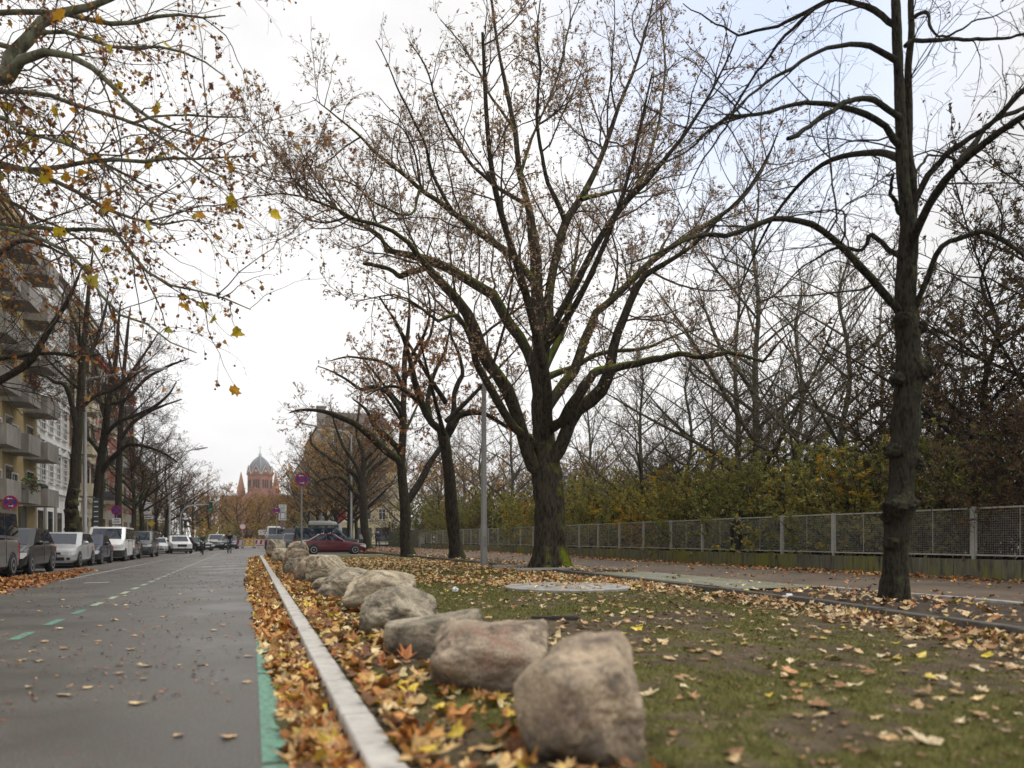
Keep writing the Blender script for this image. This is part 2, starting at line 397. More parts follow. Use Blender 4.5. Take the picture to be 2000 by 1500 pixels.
m, nt, b = new_mat('lawn'); L = nt.links.new
a_ = N(nt,'ShaderNodeAttribute', attribute_name='tint'); tc = N(nt,'ShaderNodeTexCoord'); n_ = N(nt,'ShaderNodeTexNoise', Scale=55, Detail=6, Roughness=.75); L(tc.outputs['Object'], n_.inputs['Vector'])
r_ = ramp(nt, [(.32,(.25,.25,.25)),(.68,(1.75,1.75,1.75))]); L(n_.outputs['Fac'], r_.inputs['Fac'])
mu = N(nt,'ShaderNodeMix', data_type='RGBA', blend_type='MULTIPLY'); mu.inputs['Factor'].default_value = 1; L(a_.outputs['Color'], mu.inputs['A']); L(r_.outputs['Color'], mu.inputs['B'])
L(mu.outputs['Result'], b.inputs['Base Color']); b.inputs['Roughness'].default_value = .95; b.inputs['Specular IOR Level'].default_value = .08; bump(nt, b, n_.outputs['Fac'], .8, .015)
bpy.data.meshes['lawn'].materials[0] = m
def lawn_z(xy): return .08 + .02*vnoise(xy,1.3,3,5) + .034*vnoise(xy,.14,3,6)

# tree bed, mossy cobble strip, edging, footpath
def strip(name, ys, xl, xr, z, mat, nz=0.0):
    xl = np.asarray(xl); xr = np.asarray(xr); n = len(ys); m = 12
    U = np.linspace(0,1,m+1); X = xl[:,None]+(xr-xl)[:,None]*U; Y = np.repeat(np.asarray(ys)[:,None], m+1, 1)
    Z = z + nz*vnoise(np.stack([X,Y],-1), .5, 3, 8)
    i = np.arange(m*(n-1)); r = i//m; c = i%m; a = r*(m+1)+c
    return structure(name, mesh_arrays(name, np.stack([X,Y,Z],-1).reshape(-1,3), np.stack([a,a+1,a+m+2,a+m+1],1), [mat], smooth=True))
yy = np.linspace(-2,80,300)
strip('bed', yy, k2x(yy)+.12, np.full(300,9.5), .165, M_soil, .05)
strip('footpath', np.linspace(-4,118,40), np.full(40,9.4), np.full(40,14.35), .20, M_path)
y3 = np.linspace(10.3,16.6,30)
strip('cobble_path', y3, k2x(y3)+.14, np.full(30,9.38), .214, M_cobble, .012)
M_edge = mat_noise('edging_stone', [(.3,(.3,.29,.27)),(.7,(.5,.49,.46))], 8, .8, 6)
kerb_run('path_edging', [(9.3,-3),(9.3,10.2)], .09, .1, .235, .5, M_edge, .006)
kerb_run('kerb', [(7.38,43.3),(7.42,80)], .13, -.05, .215, 1.0, M_oldkerb, .01)
strip('far_verge', np.linspace(43,80,20), np.full(20,7.5), np.full(20,9.5), .172, M_soil, .05)
strip('park_ground', np.linspace(-10,120,30), np.full(30,14.5), np.full(30,80), .35, M_far, .3)

# road markings
def marking(name, rects, mat, z=.004):
    b = MB()
    for (x0,y0,x1,y1) in rects:
        n = max(1,int(round(y1-y0))); e = np.linspace(y0,y1,n+1)
        for a_,c_ in zip(e[:-1],e[1:]): b.quad((x0,a_,z),(x1,a_,z),(x1,c_,z),(x0,c_,z))
    return drape(structure(name, b.mesh(name, mat)))
marking('road_marking', [(.05,y,.18,y+2.4) for y in np.arange(1.2,7.3,2.45)], M_green)
marking('road_marking', [(-2.38,8.97+1.38*k,-2.27,8.97+1.38*k+.69) for k in range(-3,3)], M_green)
marking('road_marking', [(-2.38,8.97+1.38*k,-2.27,8.97+1.38*k+.69) for k in range(3,9)], M_palegreen)
marking('road_marking', [(-2.38,8.97+1.38*k,-2.27,8.97+1.38*k+.8) for k in range(9,40)], M_white)
marking('road_marking', [(-4.72,22,-4.62,100),(-3.85,20.4,-3.3,20.75),(-1.75,30.3,-.5,30.9),(.0,38.5,.14,43.0),(-2.2,45,.4,45.4)], M_white)

import bmesh
_bm = bmesh.new(); bmesh.ops.create_icosphere(_bm, subdivisions=4, radius=1); _bm.verts.ensure_lookup_table()
ICO2_V = np.array([v.co[:] for v in _bm.verts]); ICO2_F = np.array([[v.index for v in f.verts] for f in _bm.faces]); _bm.free()
# ================================================================== tree engine (all branches of one level at once)
def nrm(v): return v/np.maximum(np.linalg.norm(v, axis=-1, keepdims=True), 1e-9)
def tube_arrays(P, R, k, off):
    n_, n, _ = P.shape
    T = nrm(np.gradient(P, axis=1)); main = nrm(P[:,-1]-P[:,0])
    ref = np.where(np.abs(main[:,2:3])>.85, np.array([[1.,0,0]]), np.array([[0,0,1.]]))
    B = nrm(np.cross(T, ref[:,None,:])); C = np.cross(B, T)
    a = 2*PI*np.arange(k)/k
    V = P[:,:,None,:] + R[:,:,None,None]*(np.cos(a)[None,None,:,None]*B[:,:,None,:] + np.sin(a)[None,None,:,None]*C[:,:,None,:])
    idx = (np.arange(n_*n*k).reshape(n_,n,k)) + off
    q = np.roll(idx, -1, axis=2)
    F = np.stack([idx[:,:-1], q[:,:-1], q[:,1:], idx[:,1:]], -1).reshape(-1,4)
    return V.reshape(-1,3), F
def tubes_mesh(name, groups, mat):
    Vs=[]; Fs=[]; o=0
    for P,R,k in groups:
        if len(P)==0: continue
        V,F = tube_arrays(P,R,k,o); Vs.append(V); Fs.append(F); o += len(V)
    return mesh_arrays(name, np.concatenate(Vs), [np.concatenate(Fs)], [mat])
def catmull(pts, M):
    pts = np.asarray(pts, float); n = len(pts)
    seg = np.linalg.norm(np.diff(pts[:,:3],axis=0),axis=1); cum = np.concatenate([[0],np.cumsum(seg)])
    s = np.linspace(0,cum[-1],M); i = np.clip(np.searchsorted(cum,s,side='right')-1,0,n-2); t = ((s-cum[i])/np.maximum(seg[i],1e-9))[:,None]
    p0 = pts[np.maximum(i-1,0)]; p1 = pts[i]; p2 = pts[i+1]; p3 = pts[np.minimum(i+2,n-1)]
    q = .5*((2*p1)+(-p0+p2)*t+(2*p0-5*p1+4*p2-p3)*t**2+(-p0+3*p1-3*p2+p3)*t**3)
    q[:,3] = np.interp(s, cum, pts[:,3])
    return q
MSEG = 26
def limb_px(tr, d0, dz=0.0, bend=0.0, knots=.04, r=rng, wk=1.0):
    """traced limb [(px,py,width px)...] -> world polyline with radius; depth runs from d0 to d0+dz along it"""
    n = len(tr); out = []
    L = np.concatenate([[0],np.cumsum([math.hypot(b[0]-a[0],b[1]-a[1]) for a,b in zip(tr,tr[1:])])]); L /= L[-1]
    for (x,y,w_),t in zip(tr,L):
        d = d0 + dz*t + bend*math.sin(PI*t)
        out.append((*at(x,y,d), .5*w_*d/FPX*wk))
    q = catmull(out, MSEG); s = np.linspace(0,1,MSEG)
    wv = knots*np.stack([vnoise(np.stack([s*9+r.random()*50, np.zeros(MSEG)],-1),1,2,j)-.5 for j in range(3)],-1)
    q[:,:3] += wv*(np.minimum(s*8,1)*1)[:,None]
    q[:,3] *= 1+.30*(vnoise(np.stack([s*14+r.random()*50,np.zeros(MSEG)],-1),1,2,4)-.5)
    return q
def spawn(P, R, r, per_m, t0, t1, ang, angj, lf, lmin, lmax, kr, rmin, up=0.0, cap=1e9):
    n_, n, _ = P.shape
    L = np.linalg.norm(np.diff(P,axis=1),axis=2).sum(1)
    cnt = np.minimum(np.maximum(r.poisson(per_m*L*(t1-t0)),1), int(cap)); idx = np.repeat(np.arange(n_), cnt); M = len(idx)
    t = t0+(t1-t0)*r.random(M); f = t*(n-1); i = np.minimum(f.astype(int), n-2); a = (f-i)[:,None]
    pos = P[idx,i]*(1-a)+P[idx,i+1]*a; tan = nrm(P[idx,i+1]-P[idx,i]); rad = R[idx,i]*(1-a[:,0])+R[idx,i+1]*a[:,0]
    q = r.normal(size=(M,3)); q[:,2] += up; q -= (q*tan).sum(1,keepdims=True)*tan; q = nrm(q)
    th = np.radians(ang+angj*r.normal(size=M))[:,None]
    D = np.cos(th)*tan+np.sin(th)*q
    ln = np.clip(lf*L[idx]*(1.1-.7*t)*(.55+.9*r.random(M)), lmin, lmax*(.6+.8*r.random(M)))
    r0 = np.minimum(rad*.75, np.maximum(ln*kr, rmin))
    return pos-tan*0, D, ln, r0
def grow(S, D, Ln, R0, n, wob, trop, r, tip=.25, rmin=.002, curl=0.0):
    n_ = len(S); P = np.zeros((n_,n+1,3)); P[:,0] = S; d = D.copy(); trop = np.asarray(trop,float)
    c = r.normal(size=(n_,3))*curl
    for i in range(n):
        d = nrm(d + wob*r.normal(size=(n_,3)) + trop + c); P[:,i+1] = P[:,i]+d*(Ln/n)[:,None]
    t = np.linspace(0,1,n+1)[None]
    return P, np.maximum(R0[:,None]*(1-(1-tip)*t), rmin)
def crown(P0, R0, r, levels):
    """levels: dicts; returns tube groups and the last level for leaves"""
    groups = []; P, R = P0, R0
    for lv in levels:
        S,D,Ln,r0 = spawn(P,R,r,lv['per_m'],lv.get('t0',.15),1.0,lv.get('ang',48),lv.get('angj',12),lv['lf'],lv['lmin'],lv['lmax'],lv.get('kr',.011),lv.get('rmin',.004),lv.get('up',0),lv.get('cap',1e9))
        P,R = grow(S,D,Ln,r0,lv['n'],lv.get('wob',.18),lv.get('trop',(0,0,.05)),r,lv.get('tip',.3),lv.get('rmin',.004)*.8,lv.get('curl',.05))
        groups.append((P,R,lv['k']))
    return groups

# ---- leaves: template outline, random bend, per-leaf tint
MAPLE = []
for a_,r_ in [(-90,.30),(-62,.66),(-40,.56),(-8,.93),(16,.66),(38,.92),(62,.70),(90,1.0)]: MAPLE.append((a_,r_))
MAPLE = MAPLE + [(180-a_,r_) for a_,r_ in MAPLE[-2:0:-1]]
MAPLE = np.array([[math.cos(R_(a_))*r_, math.sin(R_(a_))*r_] for a_,r_ in MAPLE])
OVAL = np.array([[0,-1],[.38,-.35],[.36,.3],[0,1],[-.36,.3],[-.38,-.35]])
TRI = np.array([[0,-1],[.42,.0],[0,1],[-.42,.0]])
def rotm(rx,ry,rz):
    cx,sx,cy,sy,cz,sz = np.cos(rx),np.sin(rx),np.cos(ry),np.sin(ry),np.cos(rz),np.sin(rz)
    return np.stack([np.stack([cy*cz, sx*sy*cz-cx*sz, cx*sy*cz+sx*sz],-1), np.stack([cy*sz, sx*sy*sz+cx*cz, cx*sy*sz-sx*cz],-1), np.stack([-sy, sx*cy, cx*cy],-1)],-2)
def leaf_arrays(pos, rot, size, tint, outline, r, curl=.35):
    n = len(pos); T = np.concatenate([[[0,0]], outline]); m = len(T)
    jit = 1+.18*r.normal(size=(n,m,1)); P2 = T[None]*jit
    c = r.normal(size=(n,4))*curl
    z = c[:,0:1]*P2[:,:,0]**2 + c[:,1:2]*P2[:,:,1]**2 + c[:,2:3]*P2[:,:,0]*P2[:,:,1] + np.abs(c[:,3:4])*np.abs(P2[:,:,0])*.6
    V = np.concatenate([P2, z[...,None]],-1)*np.asarray(size).reshape(-1,1,1)
    V = np.einsum('nij,nmj->nmi', rot, V) + pos[:,None]
    k = m-1; j = np.arange(k); F = np.stack([np.zeros(k,int), 1+j, 1+(j+1)%k],-1)
    F = (F[None]+(np.arange(n)*m)[:,None,None]).reshape(-1,3)
    C = np.repeat(tint[:,None], m, 1)*(1+.12*r.normal(size=(n,m,1)))
    return V.reshape(-1,3), F, np.clip(C,0,1).reshape(-1,3)
def pick_tint(r, n, pal, wts, j=.18):
    p = np.array(pal); i = r.choice(len(p), n, p=np.array(wts)/sum(wts)); return np.clip(p[i]*(1+j*r.normal(size=(n,1))),0,1)
def along(P, r, n, t0=.2):
    i = r.integers(0,len(P),n); f = (t0+(1-t0)*r.random(n))*(P.shape[1]-1); k = np.minimum(f.astype(int),P.shape[1]-2); a=(f-k)[:,None]
    return P[i,k]*(1-a)+P[i,k+1]*a
def leaves_on(name, P, r, n, size, pal, wts, mat, outline=TRI, hang=.05, curl=.4):
    pos = along(P,r,n); pos[:,2] -= hang*r.random(n)
    sz = size*(.6+.8*r.random(n))
    V,F,C = leaf_arrays(pos, rotm(r.random(n)*2*PI, r.random(n)*2*PI, r.random(n)*2*PI), sz, pick_tint(r,n,pal,wts), outline, r, curl)
    return mesh_arrays(name, V, [F], [mat], smooth=False, col=C)

M_oakbark = mat_bark('oak_bark', (.010,.0085,.0065), (.070,.059,.044), (.17,.20,.018), .60, 9, (.2,-.15,.97))
M_linbark = mat_bark('linden_bark', (.007,.006,.005), (.050,.044,.034), (.105,.118,.052), .84, 15, (.75,-.3,.45), .35, 6.5)
M_darkbark = mat_bark('dark_bark', (.012,.010,.008), (.052,.043,.033), (.075,.09,.025), .48)
M_palebark = mat_bark('pale_bark', (.05,.045,.032), (.16,.15,.11), (.11,.13,.05), .45)
M_planebark = mat_bark('plane_bark', (.05,.048,.032), (.19,.19,.13), (.10,.12,.05), .35, 5)
M_twig = mat_noise('twig', [(.3,(.026,.02,.016)),(.7,(.06,.045,.035))], 6, .85, spec=.1)
M_redtwig = mat_noise('reddish_twig', [(.3,(.06,.042,.034)),(.7,(.125,.09,.074))], 6, .85, spec=.1)
M_greytwig = mat_noise('pale_twig', [(.3,(.09,.08,.062)),(.7,(.19,.17,.135))], 6, .85, spec=.1)
M_leaf = mat_tint('tree_leaf', .6, .35)
M_leafr = mat_tint('tree_leaf_varied', .6, .42, rnd=.22)

def build_tree(name, label, base, limbs, levels, barkm, twigm, r, leaf=None, group=None, knobs=(), flare=None, ktrunk=12, extra=None, fine=None):
    """limbs: list of (26,4) arrays in world space; the first is the trunk"""
    base = np.asarray(base,float); root = thing(name, label, 'tree', base, 0, group)
    A = np.stack(limbs); P0 = A[:,:,:3]-base; R0 = A[:,:,3]
    tb = [(P0[:1],R0[:1],ktrunk+4),(P0[1:],R0[1:],ktrunk)]
    if fine:
        nr, ks, amp, lump, fl = fine; q = catmull(np.concatenate([P0[0],R0[0][:,None]],1), nr); nk = P0.shape[0]-1
        V1,F1 = tube_arrays(q[None,:,:3], q[None,:,3], ks, 0); ctr = np.repeat(q[:,:3],ks,0); d = nrm(V1-ctr); rad = np.repeat(q[:,3],ks)
        z = V1[:,2]; an = np.arctan2(d[:,1],d[:,0])
        pc = np.stack([d[:,0]*rad, d[:,1]*rad, z*.22],-1)
        fis = np.abs(vnoise(pc,.085,3,2)-.5)*2                                   # long bark furrows
        off = amp*(fis-.35) + lump*(vnoise(np.stack([d[:,0]*rad*1.5,d[:,1]*rad*1.5,z],-1),.42,3,5)-.45)
        off = off + fl*np.exp(-np.maximum(z,0)/.38)*(.5+.5*np.sin(an*5+1)+.25*np.sin(an*8))*.9
        for (c_,r_) in knobs: off = off + r_*.5*np.exp(-(((V1-(np.asarray(c_)-base))/(r_*np.array([1.3,1.3,1.0])))**2).sum(1))
        V1 = V1+d*(off*np.clip(rad/.2,.15,1))[:,None]
        V2,F2 = tube_arrays(P0[1:],R0[1:],ktrunk,len(V1))
        tr = mesh_arrays('trunk', np.concatenate([V1,V2]), [np.concatenate([F1,F2])], [barkm])
    else: tr = tubes_mesh('trunk', tb, barkm)
    link('trunk', tr, root)
    for (c,rad) in knobs:
        c = np.asarray(c)-base; d = nrm(ICO2_V+.0)
        n_ = (vnoise(ICO2_V+c,.5,3,3)-.4)*1.1
        link('burl', mesh_arrays('burl', ICO2_V*(1+n_)[:,None]*rad*np.array([1,1,.85])+c, [ICO2_F], [barkm]), root)
    g = crown(P0[1:] if levels[0].get('skip_trunk',True) else P0, R0[1:] if levels[0].get('skip_trunk',True) else R0, r, levels)
    link('crown', tubes_mesh('crown', g, twigm), root)
    if leaf:
        for lf in leaf:
            P = np.concatenate([g[-1][0]]) if not lf.get('level') else g[lf['level']][0]
            link(lf.get('name','foliage'), leaves_on(lf.get('name','foliage'), P, r, lf['n'], lf['size'], lf['pal'], lf['w'], lf.get('mat',M_leaf), lf.get('outline',TRI), lf.get('hang',.04)), root)
    if extra: extra(root, g, r)
    return root

DRY = [(.34,.22,.13),(.42,.29,.18),(.26,.15,.09),(.50,.38,.24)]
RUSTO = [(.44,.22,.09),(.52,.29,.13),(.36,.17,.07),(.40,.26,.15)]
RUSTL = [(.34,.20,.10),(.28,.15,.08),(.40,.25,.12),(.25,.17,.11)]
RUST = [(.33,.13,.035),(.24,.085,.03),(.42,.20,.06),(.18,.07,.03)]
# ================================================================== the big mossy oak
OD = depth(8.4,20.4)
OB = on_ground(1078,1109,.2); OD = depth(OB[0],OB[1])
T = lambda tr, dz=0, bend=0: limb_px(tr, OD, dz, bend, .09, wk=.80 if tr[0][1]<1000 else .88)
oak = [
 T([(1079,1112,86),(1077,1100,80),(1076,1085,74),(1076,1050,70),(1074,1000,70),(1070,950,68),(1068,915,64),(1065,880,50),(1060,840,44),(1058,800,41),(1057,740,38),(1055,680,34),(1052,617,29),(1047,520,25),(1040,470,22),(1032,405,18),(1015,350,14),(1004,250,12),(985,150,9),(970,80,7),(960,0,6),(948,-90,3)], .6),
 T([(1064,930,30),(1041,910,34),(1027,868,34),(1005,798,32),(988,756,31),(946,700,30),(935,670,28),(916,619,27),(895,585,25),(865,553,23),(836,522,20),(815,495,14),(790,465,11),(745,440,9),(700,432,8),(640,400,6),(560,378,4),(470,388,2)], -4.5),
 T([(1062,850,26),(1052,780,27),(1046,735,26),(1035,700,26),(1023,670,25),(985,617,25),(969,582,25),(927,555,23),(873,523,23),(830,507,19),(790,497,16),(758,491,14),(745,462,8),(720,445,7),(670,420,5),(620,345,4),(585,290,2)], 2.0),
 T([(1052,880,24),(1035,858,24),(1000,831,22),(965,773,20),(940,728,18),(929,700,17),(918,660,13),(890,612,10),(860,628,8),(820,600,6),(770,575,4),(700,590,2)], -3.5, -1),
 T([(836,520,15),(818,528,15),(797,534,15),(782,540,14),(770,532,11),(750,522,10),(728,517,10),(711,513,9)], 0),
 T([(1048,570,20),(1039,545,20),(1000,500,18),(953,465,17),(920,442,15),(887,417,14),(853,392,13),(820,371,11),(780,335,9),(735,300,7),(700,262,6),(660,230,4),(612,190,2)], 3),
 T([(1060,720,24),(1066,660,26),(1071,625,26),(1073,577,24),(1083,523,22),(1095,470,20),(1103,438,19),(1120,410,18),(1135,390,17),(1156,350,14),(1180,290,12),(1210,205,9),(1240,130,7),(1262,60,5),(1280,-20,3)], 2.5),
 T([(1104,436,14),(1095,411,14),(1080,380,12),(1068,350,11),(1058,300,9),(1048,220,7),(1056,130,5),(1050,60,4),(1062,-30,2)], -2),
 T([(1070,660,18),(1084,630,20),(1105,590,19),(1127,550,19),(1161,483,17),(1190,440,16),(1215,403,15),(1243,372,14),(1268,350,12),(1320,285,9),(1370,215,7),(1410,140,5),(1440,70,3)], -3),
 T([(1064,925,34),(1078,900,36),(1091,882,36),(1102,855,35),(1108,840,34),(1125,803,34),(1164,775,33),(1180,750,30),(1190,725,27),(1195,700,25),(1201,670,23),(1215,630,20),(1236,577,18),(1257,537,15),(1300,512,12),(1350,480,9),(1400,430,7),(1460,370,5),(1500,300,3)], -3),
 T([(1190,735,20),(1200,720,20),(1226,714,18),(1268,703,17),(1296,700,15),(1330,690,13),(1370,698,12),(1420,689,11),(1440,690,10),(1470,700,8),(1487,706,8),(1508,685,6),(1525,665,4),(1570,625,2)], -2.5),
 T([(1072,840,22),(1085,832,24),(1100,820,26),(1117,792,26),(1139,756,25),(1156,736,23),(1164,726,21),(1195,720,18),(1220,713,15)], -1.5,-1),
 T([(1064,805,26),(1075,790,27),(1089,764,26),(1114,736,26),(1128,712,24),(1135,678,22),(1153,638,21),(1164,610,20),(1185,595,19),(1220,563,18),(1273,510,17),(1320,478,14),(1380,440,11),(1440,395,8),(1490,330,5),(1520,260,3)], 3.5),
 T([(1060,745,22),(1072,735,20),(1100,726,16),(1129,714,13),(1160,695,12),(1200,685,11),(1260,680,8),(1320,655,5),(1375,640,3)], 3),
 T([(1014,350,9),(1030,300,8),(1050,240,6),(1090,150,5),(1110,60,4),(1140,-20,2)], 2.5),
 T([(1031,400,12),(985,375,10),(940,340,8),(900,290,7),(860,215,5),(835,140,4),(800,80,2)], -2.5),
 T([(1003,250,8),(960,190,6),(925,120,5),(890,70,3),(860,40,2)], 2),
 T([(887,417,10),(850,350,8),(825,270,6),(790,200,5),(760,130,3),(735,80,2)], -2),
 T([(820,371,8),(800,420,5),(740,400,5),(690,360,4),(640,350,3)], -3),
 T([(1135,390,11),(1180,378,9),(1215,372,7),(1255,375,5),(1290,350,4),(1340,340,2)], 4),
 T([(1243,372,10),(1270,300,8),(1290,220,6),(1300,130,5),(1290,40,3)], 3),
]
# limbs that lean towards and away from the street side, so the crown is round from every side
def limb_w(p0, pts, r0, r1):
    a = [(*p0, r0)]; n = len(pts)
    for i,p in enumerate(pts): a.append((*(np.array(p0)+np.array(p)), r0+(r1-r0)*(i+1)/n))
    return catmull(a, MSEG)
o1 = at(1064,860,OD); fw = np.array([SY,CY,0]); rt = np.array([CY,-SY,0]); up = np.array([0,0,1.])
oak += [limb_w(o1, [-fw*1.2+up*1.4,-fw*2.6+up*3.4-rt*.6,-fw*4.2+up*5.6-rt*1.4,-fw*5.4+up*8.2-rt*1.6], .17,.03),
        limb_w(o1+up*1, [fw*1.2+up*1.2,fw*2.8+up*3.2+rt*.8,fw*4.6+up*5.4+rt*1.2,fw*6+up*8+rt*1.6], .17,.03),
        limb_w(at(1056,690,OD), [-fw*1.2+up*1.2+rt,-fw*2.4+up*3.4+rt*2,-fw*3.4+up*6+rt*2.6], .12,.02)]
oak_levels = [dict(per_m=2.7,t0=.28,ang=46,angj=14,lf=.36,lmin=.7,lmax=3.2,n=8,k=5,wob=.17,trop=(0,0,.07),kr=.0105,rmin=.007,up=.25),
              dict(per_m=4.6,t0=.12,ang=44,angj=14,lf=.42,lmin=.35,lmax=1.4,n=5,k=4,wob=.22,trop=(0,0,.06),kr=.0085,rmin=.0048,up=.15),
              dict(per_m=7.0,t0=.15,ang=42,angj=16,lf=.55,lmin=.18,lmax=.7,n=3,k=3,wob=.22,trop=(0,0,.03),kr=.007,rmin=.0036)]
rO = np.random.default_rng(21)
okn = [(at(1062,906,OD-.45),.2),(at(1055,820,OD-.35),.13)]
oakt = build_tree('oak_tree','broad old oak with thick mossy limbs spreading above the lawn',OB,oak,oak_levels,M_oakbark,M_redtwig,rO,
   leaf=[dict(n=36000,size=.045,pal=DRY,w=[3,4,2,2],outline=TRI,hang=.07)],ktrunk=14,fine=(420,90,.045,.10,.22))
print('oak', sum(len(c.data.polygons) for c in oakt.children))
# ================================================================== the dark linden on the right
LB = on_ground(1748,1172,.2); LD = depth(LB[0],LB[1])
T = lambda tr, dz=0, bend=0: limb_px(tr, LD, dz, bend, .11 if tr[0][1]<1000 else .03, wk=.82 if tr[0][1]<1000 else .87)
lin = [
 T([(1747,1176,70),(1748,1160,58),(1749,1110,51),(1752,1050,49),(1755,1010,54),(1758,985,62),(1761,960,50),(1765,900,52),(1768,850,56),(1772,790,54),(1775,715,60),(1774,690,52),(1771,640,50),(1769,590,46),(1772,520,42),(1775,450,40),(1768,400,26),(1762,300,25),(1756,170,22),(1751,50,20),(1748,-60,15),(1742,-200,8)]),
 T([(1772,480,24),(1780,420,22),(1778,330,20),(1776,250,18),(1777,120,16),(1780,0,14),(1786,-140,8)], .3),
 T([(1754,120,16),(1744,115,15),(1720,101,13),(1692,89,12),(1650,89,11),(1604,98,9),(1545,133,8),(1500,161,7),(1440,212,5),(1380,262,4),(1310,305,2)], -1.6),
 T([(1751,50,16),(1737,44,15),(1713,21,13),(1678,7,12),(1625,3,11),(1594,16,10),(1545,38,8),(1517,52,7),(1468,60,6),(1440,66,5),(1370,28,3),(1330,5,2)], 1.2),
 T([(1590,18,8),(1559,45,8),(1527,77,7),(1500,115,6),(1475,150,6),(1430,220,5),(1380,300,4),(1340,380,2)], 1.0),
 T([(1762,235,16),(1751,224,15),(1720,199,14),(1700,190,13),(1678,192,12),(1643,206,12),(1604,231,12),(1575,255,11),(1556,270,11),(1541,273,9)], -1.4),
 T([(1763,290,17),(1748,276,16),(1734,252,15),(1702,227,14),(1650,210,13),(1580,203,10),(1538,205,9),(1489,219,8),(1422,227,7),(1387,252,6),(1352,290,5),(1300,318,4),(1225,352,2)], -1.9),
 T([(1764,625,18),(1750,598,19),(1725,572,19),(1692,532,18),(1664,500,17),(1625,465,16),(1580,437,15),(1527,427,14),(1475,437,13),(1447,451,12),(1415,462,11),(1380,455,10),(1335,472,9),(1280,492,6),(1215,522,3)], -2.2),
 T([(1785,462,17),(1797,441,16),(1825,385,15),(1860,336,14),(1902,280,13),(1923,252,12),(1950,232,11),(2000,210,10),(2070,190,7),(2180,170,3)], 1.6),
 T([(1782,408,15),(1790,388,15),(1807,350,15),(1842,308,14),(1895,269,13),(1930,245,12),(1958,222,12),(2000,178,11),(2060,120,8),(2150,60,3)], -1.3),
 T([(1768,90,11),(1783,78,10),(1820,81,9),(1877,79,8),(1947,75,7),(2000,68,6),(2080,50,3)], .8),
 T([(1782,620,15),(1792,590,14),(1812,540,13),(1835,490,13),(1867,465,12),(1912,451,12),(1955,462,11),(1986,486,10),(2040,520,7),(2110,570,3)], -1.2),
 T([(1756,500,12),(1737,488,12),(1720,469,11),(1695,462,11),(1681,486,9),(1636,485,7),(1580,510,4),(1520,570,2)], .8),
 T([(1777,350,8),(1800,320,6),(1830,300,5),(1870,320,4),(1910,380,2)], 1.6),
 T([(1778,40,10),(1810,25,8),(1820,60,6),(1850,70,5),(1900,45,4),(1960,20,2)], -1.3),
 T([(1764,425,10),(1748,400,10),(1740,380,9),(1746,345,7),(1730,340,4)], -.6),
]
l1 = at(1770,500,LD)
lin += [limb_w(l1,[-fw*.9+up*.6,-fw*1.9+up*.9+rt*.4,-fw*3.0+up*.5+rt*.6,-fw*3.9-up*.3+rt*.7],.06,.012),
        limb_w(l1+up*1.3,[fw*.9+up*.6,fw*1.9+up*.9-rt*.4,fw*3.0+up*.5-rt*.8,fw*4.2-up*.3-rt],.06,.012)]
lin_levels = [dict(per_m=3.6,t0=.12,ang=52,angj=18,lf=.34,lmin=.4,lmax=2.0,n=9,k=5,wob=.2,trop=(0,0,-.03),kr=.0075,rmin=.005,up=.1),
              dict(per_m=5.0,t0=.1,ang=46,angj=16,lf=.42,lmin=.2,lmax=.9,n=6,k=4,wob=.22,trop=(0,0,-.02),kr=.006,rmin=.0032),
              dict(per_m=6.0,t0=.1,ang=45,angj=16,lf=.45,lmin=.1,lmax=.36,n=3,k=3,wob=.2,trop=(0,0,.0),kr=.006,rmin=.0023)]
rL = np.random.default_rng(5)
lkn = [(at(1752,990,LD-.16),.15),(at(1772,985,LD-.12),.13),(at(1795,725,LD-.08),.14),(at(1742,880,LD-.12),.10),(at(1742,1062,LD-.12),.09),(at(1762,622,LD-.16),.09),(at(1790,905,LD-.08),.09),(at(1738,1010,LD-.05),.10),(at(1795,640,LD-.05),.10),(at(1752,740,LD-.14),.08)]
build_tree('linden_tree','dark linden with burled trunk and arching limbs beside the old kerb',LB,lin,lin_levels,M_linbark,M_twig,rL,knobs=lkn,
   leaf=[dict(n=320,size=.03,pal=[(.05,.035,.02),(.09,.06,.03)],w=[1,1],hang=.05)],ktrunk=12,fine=(520,64,.030,.075,.05))

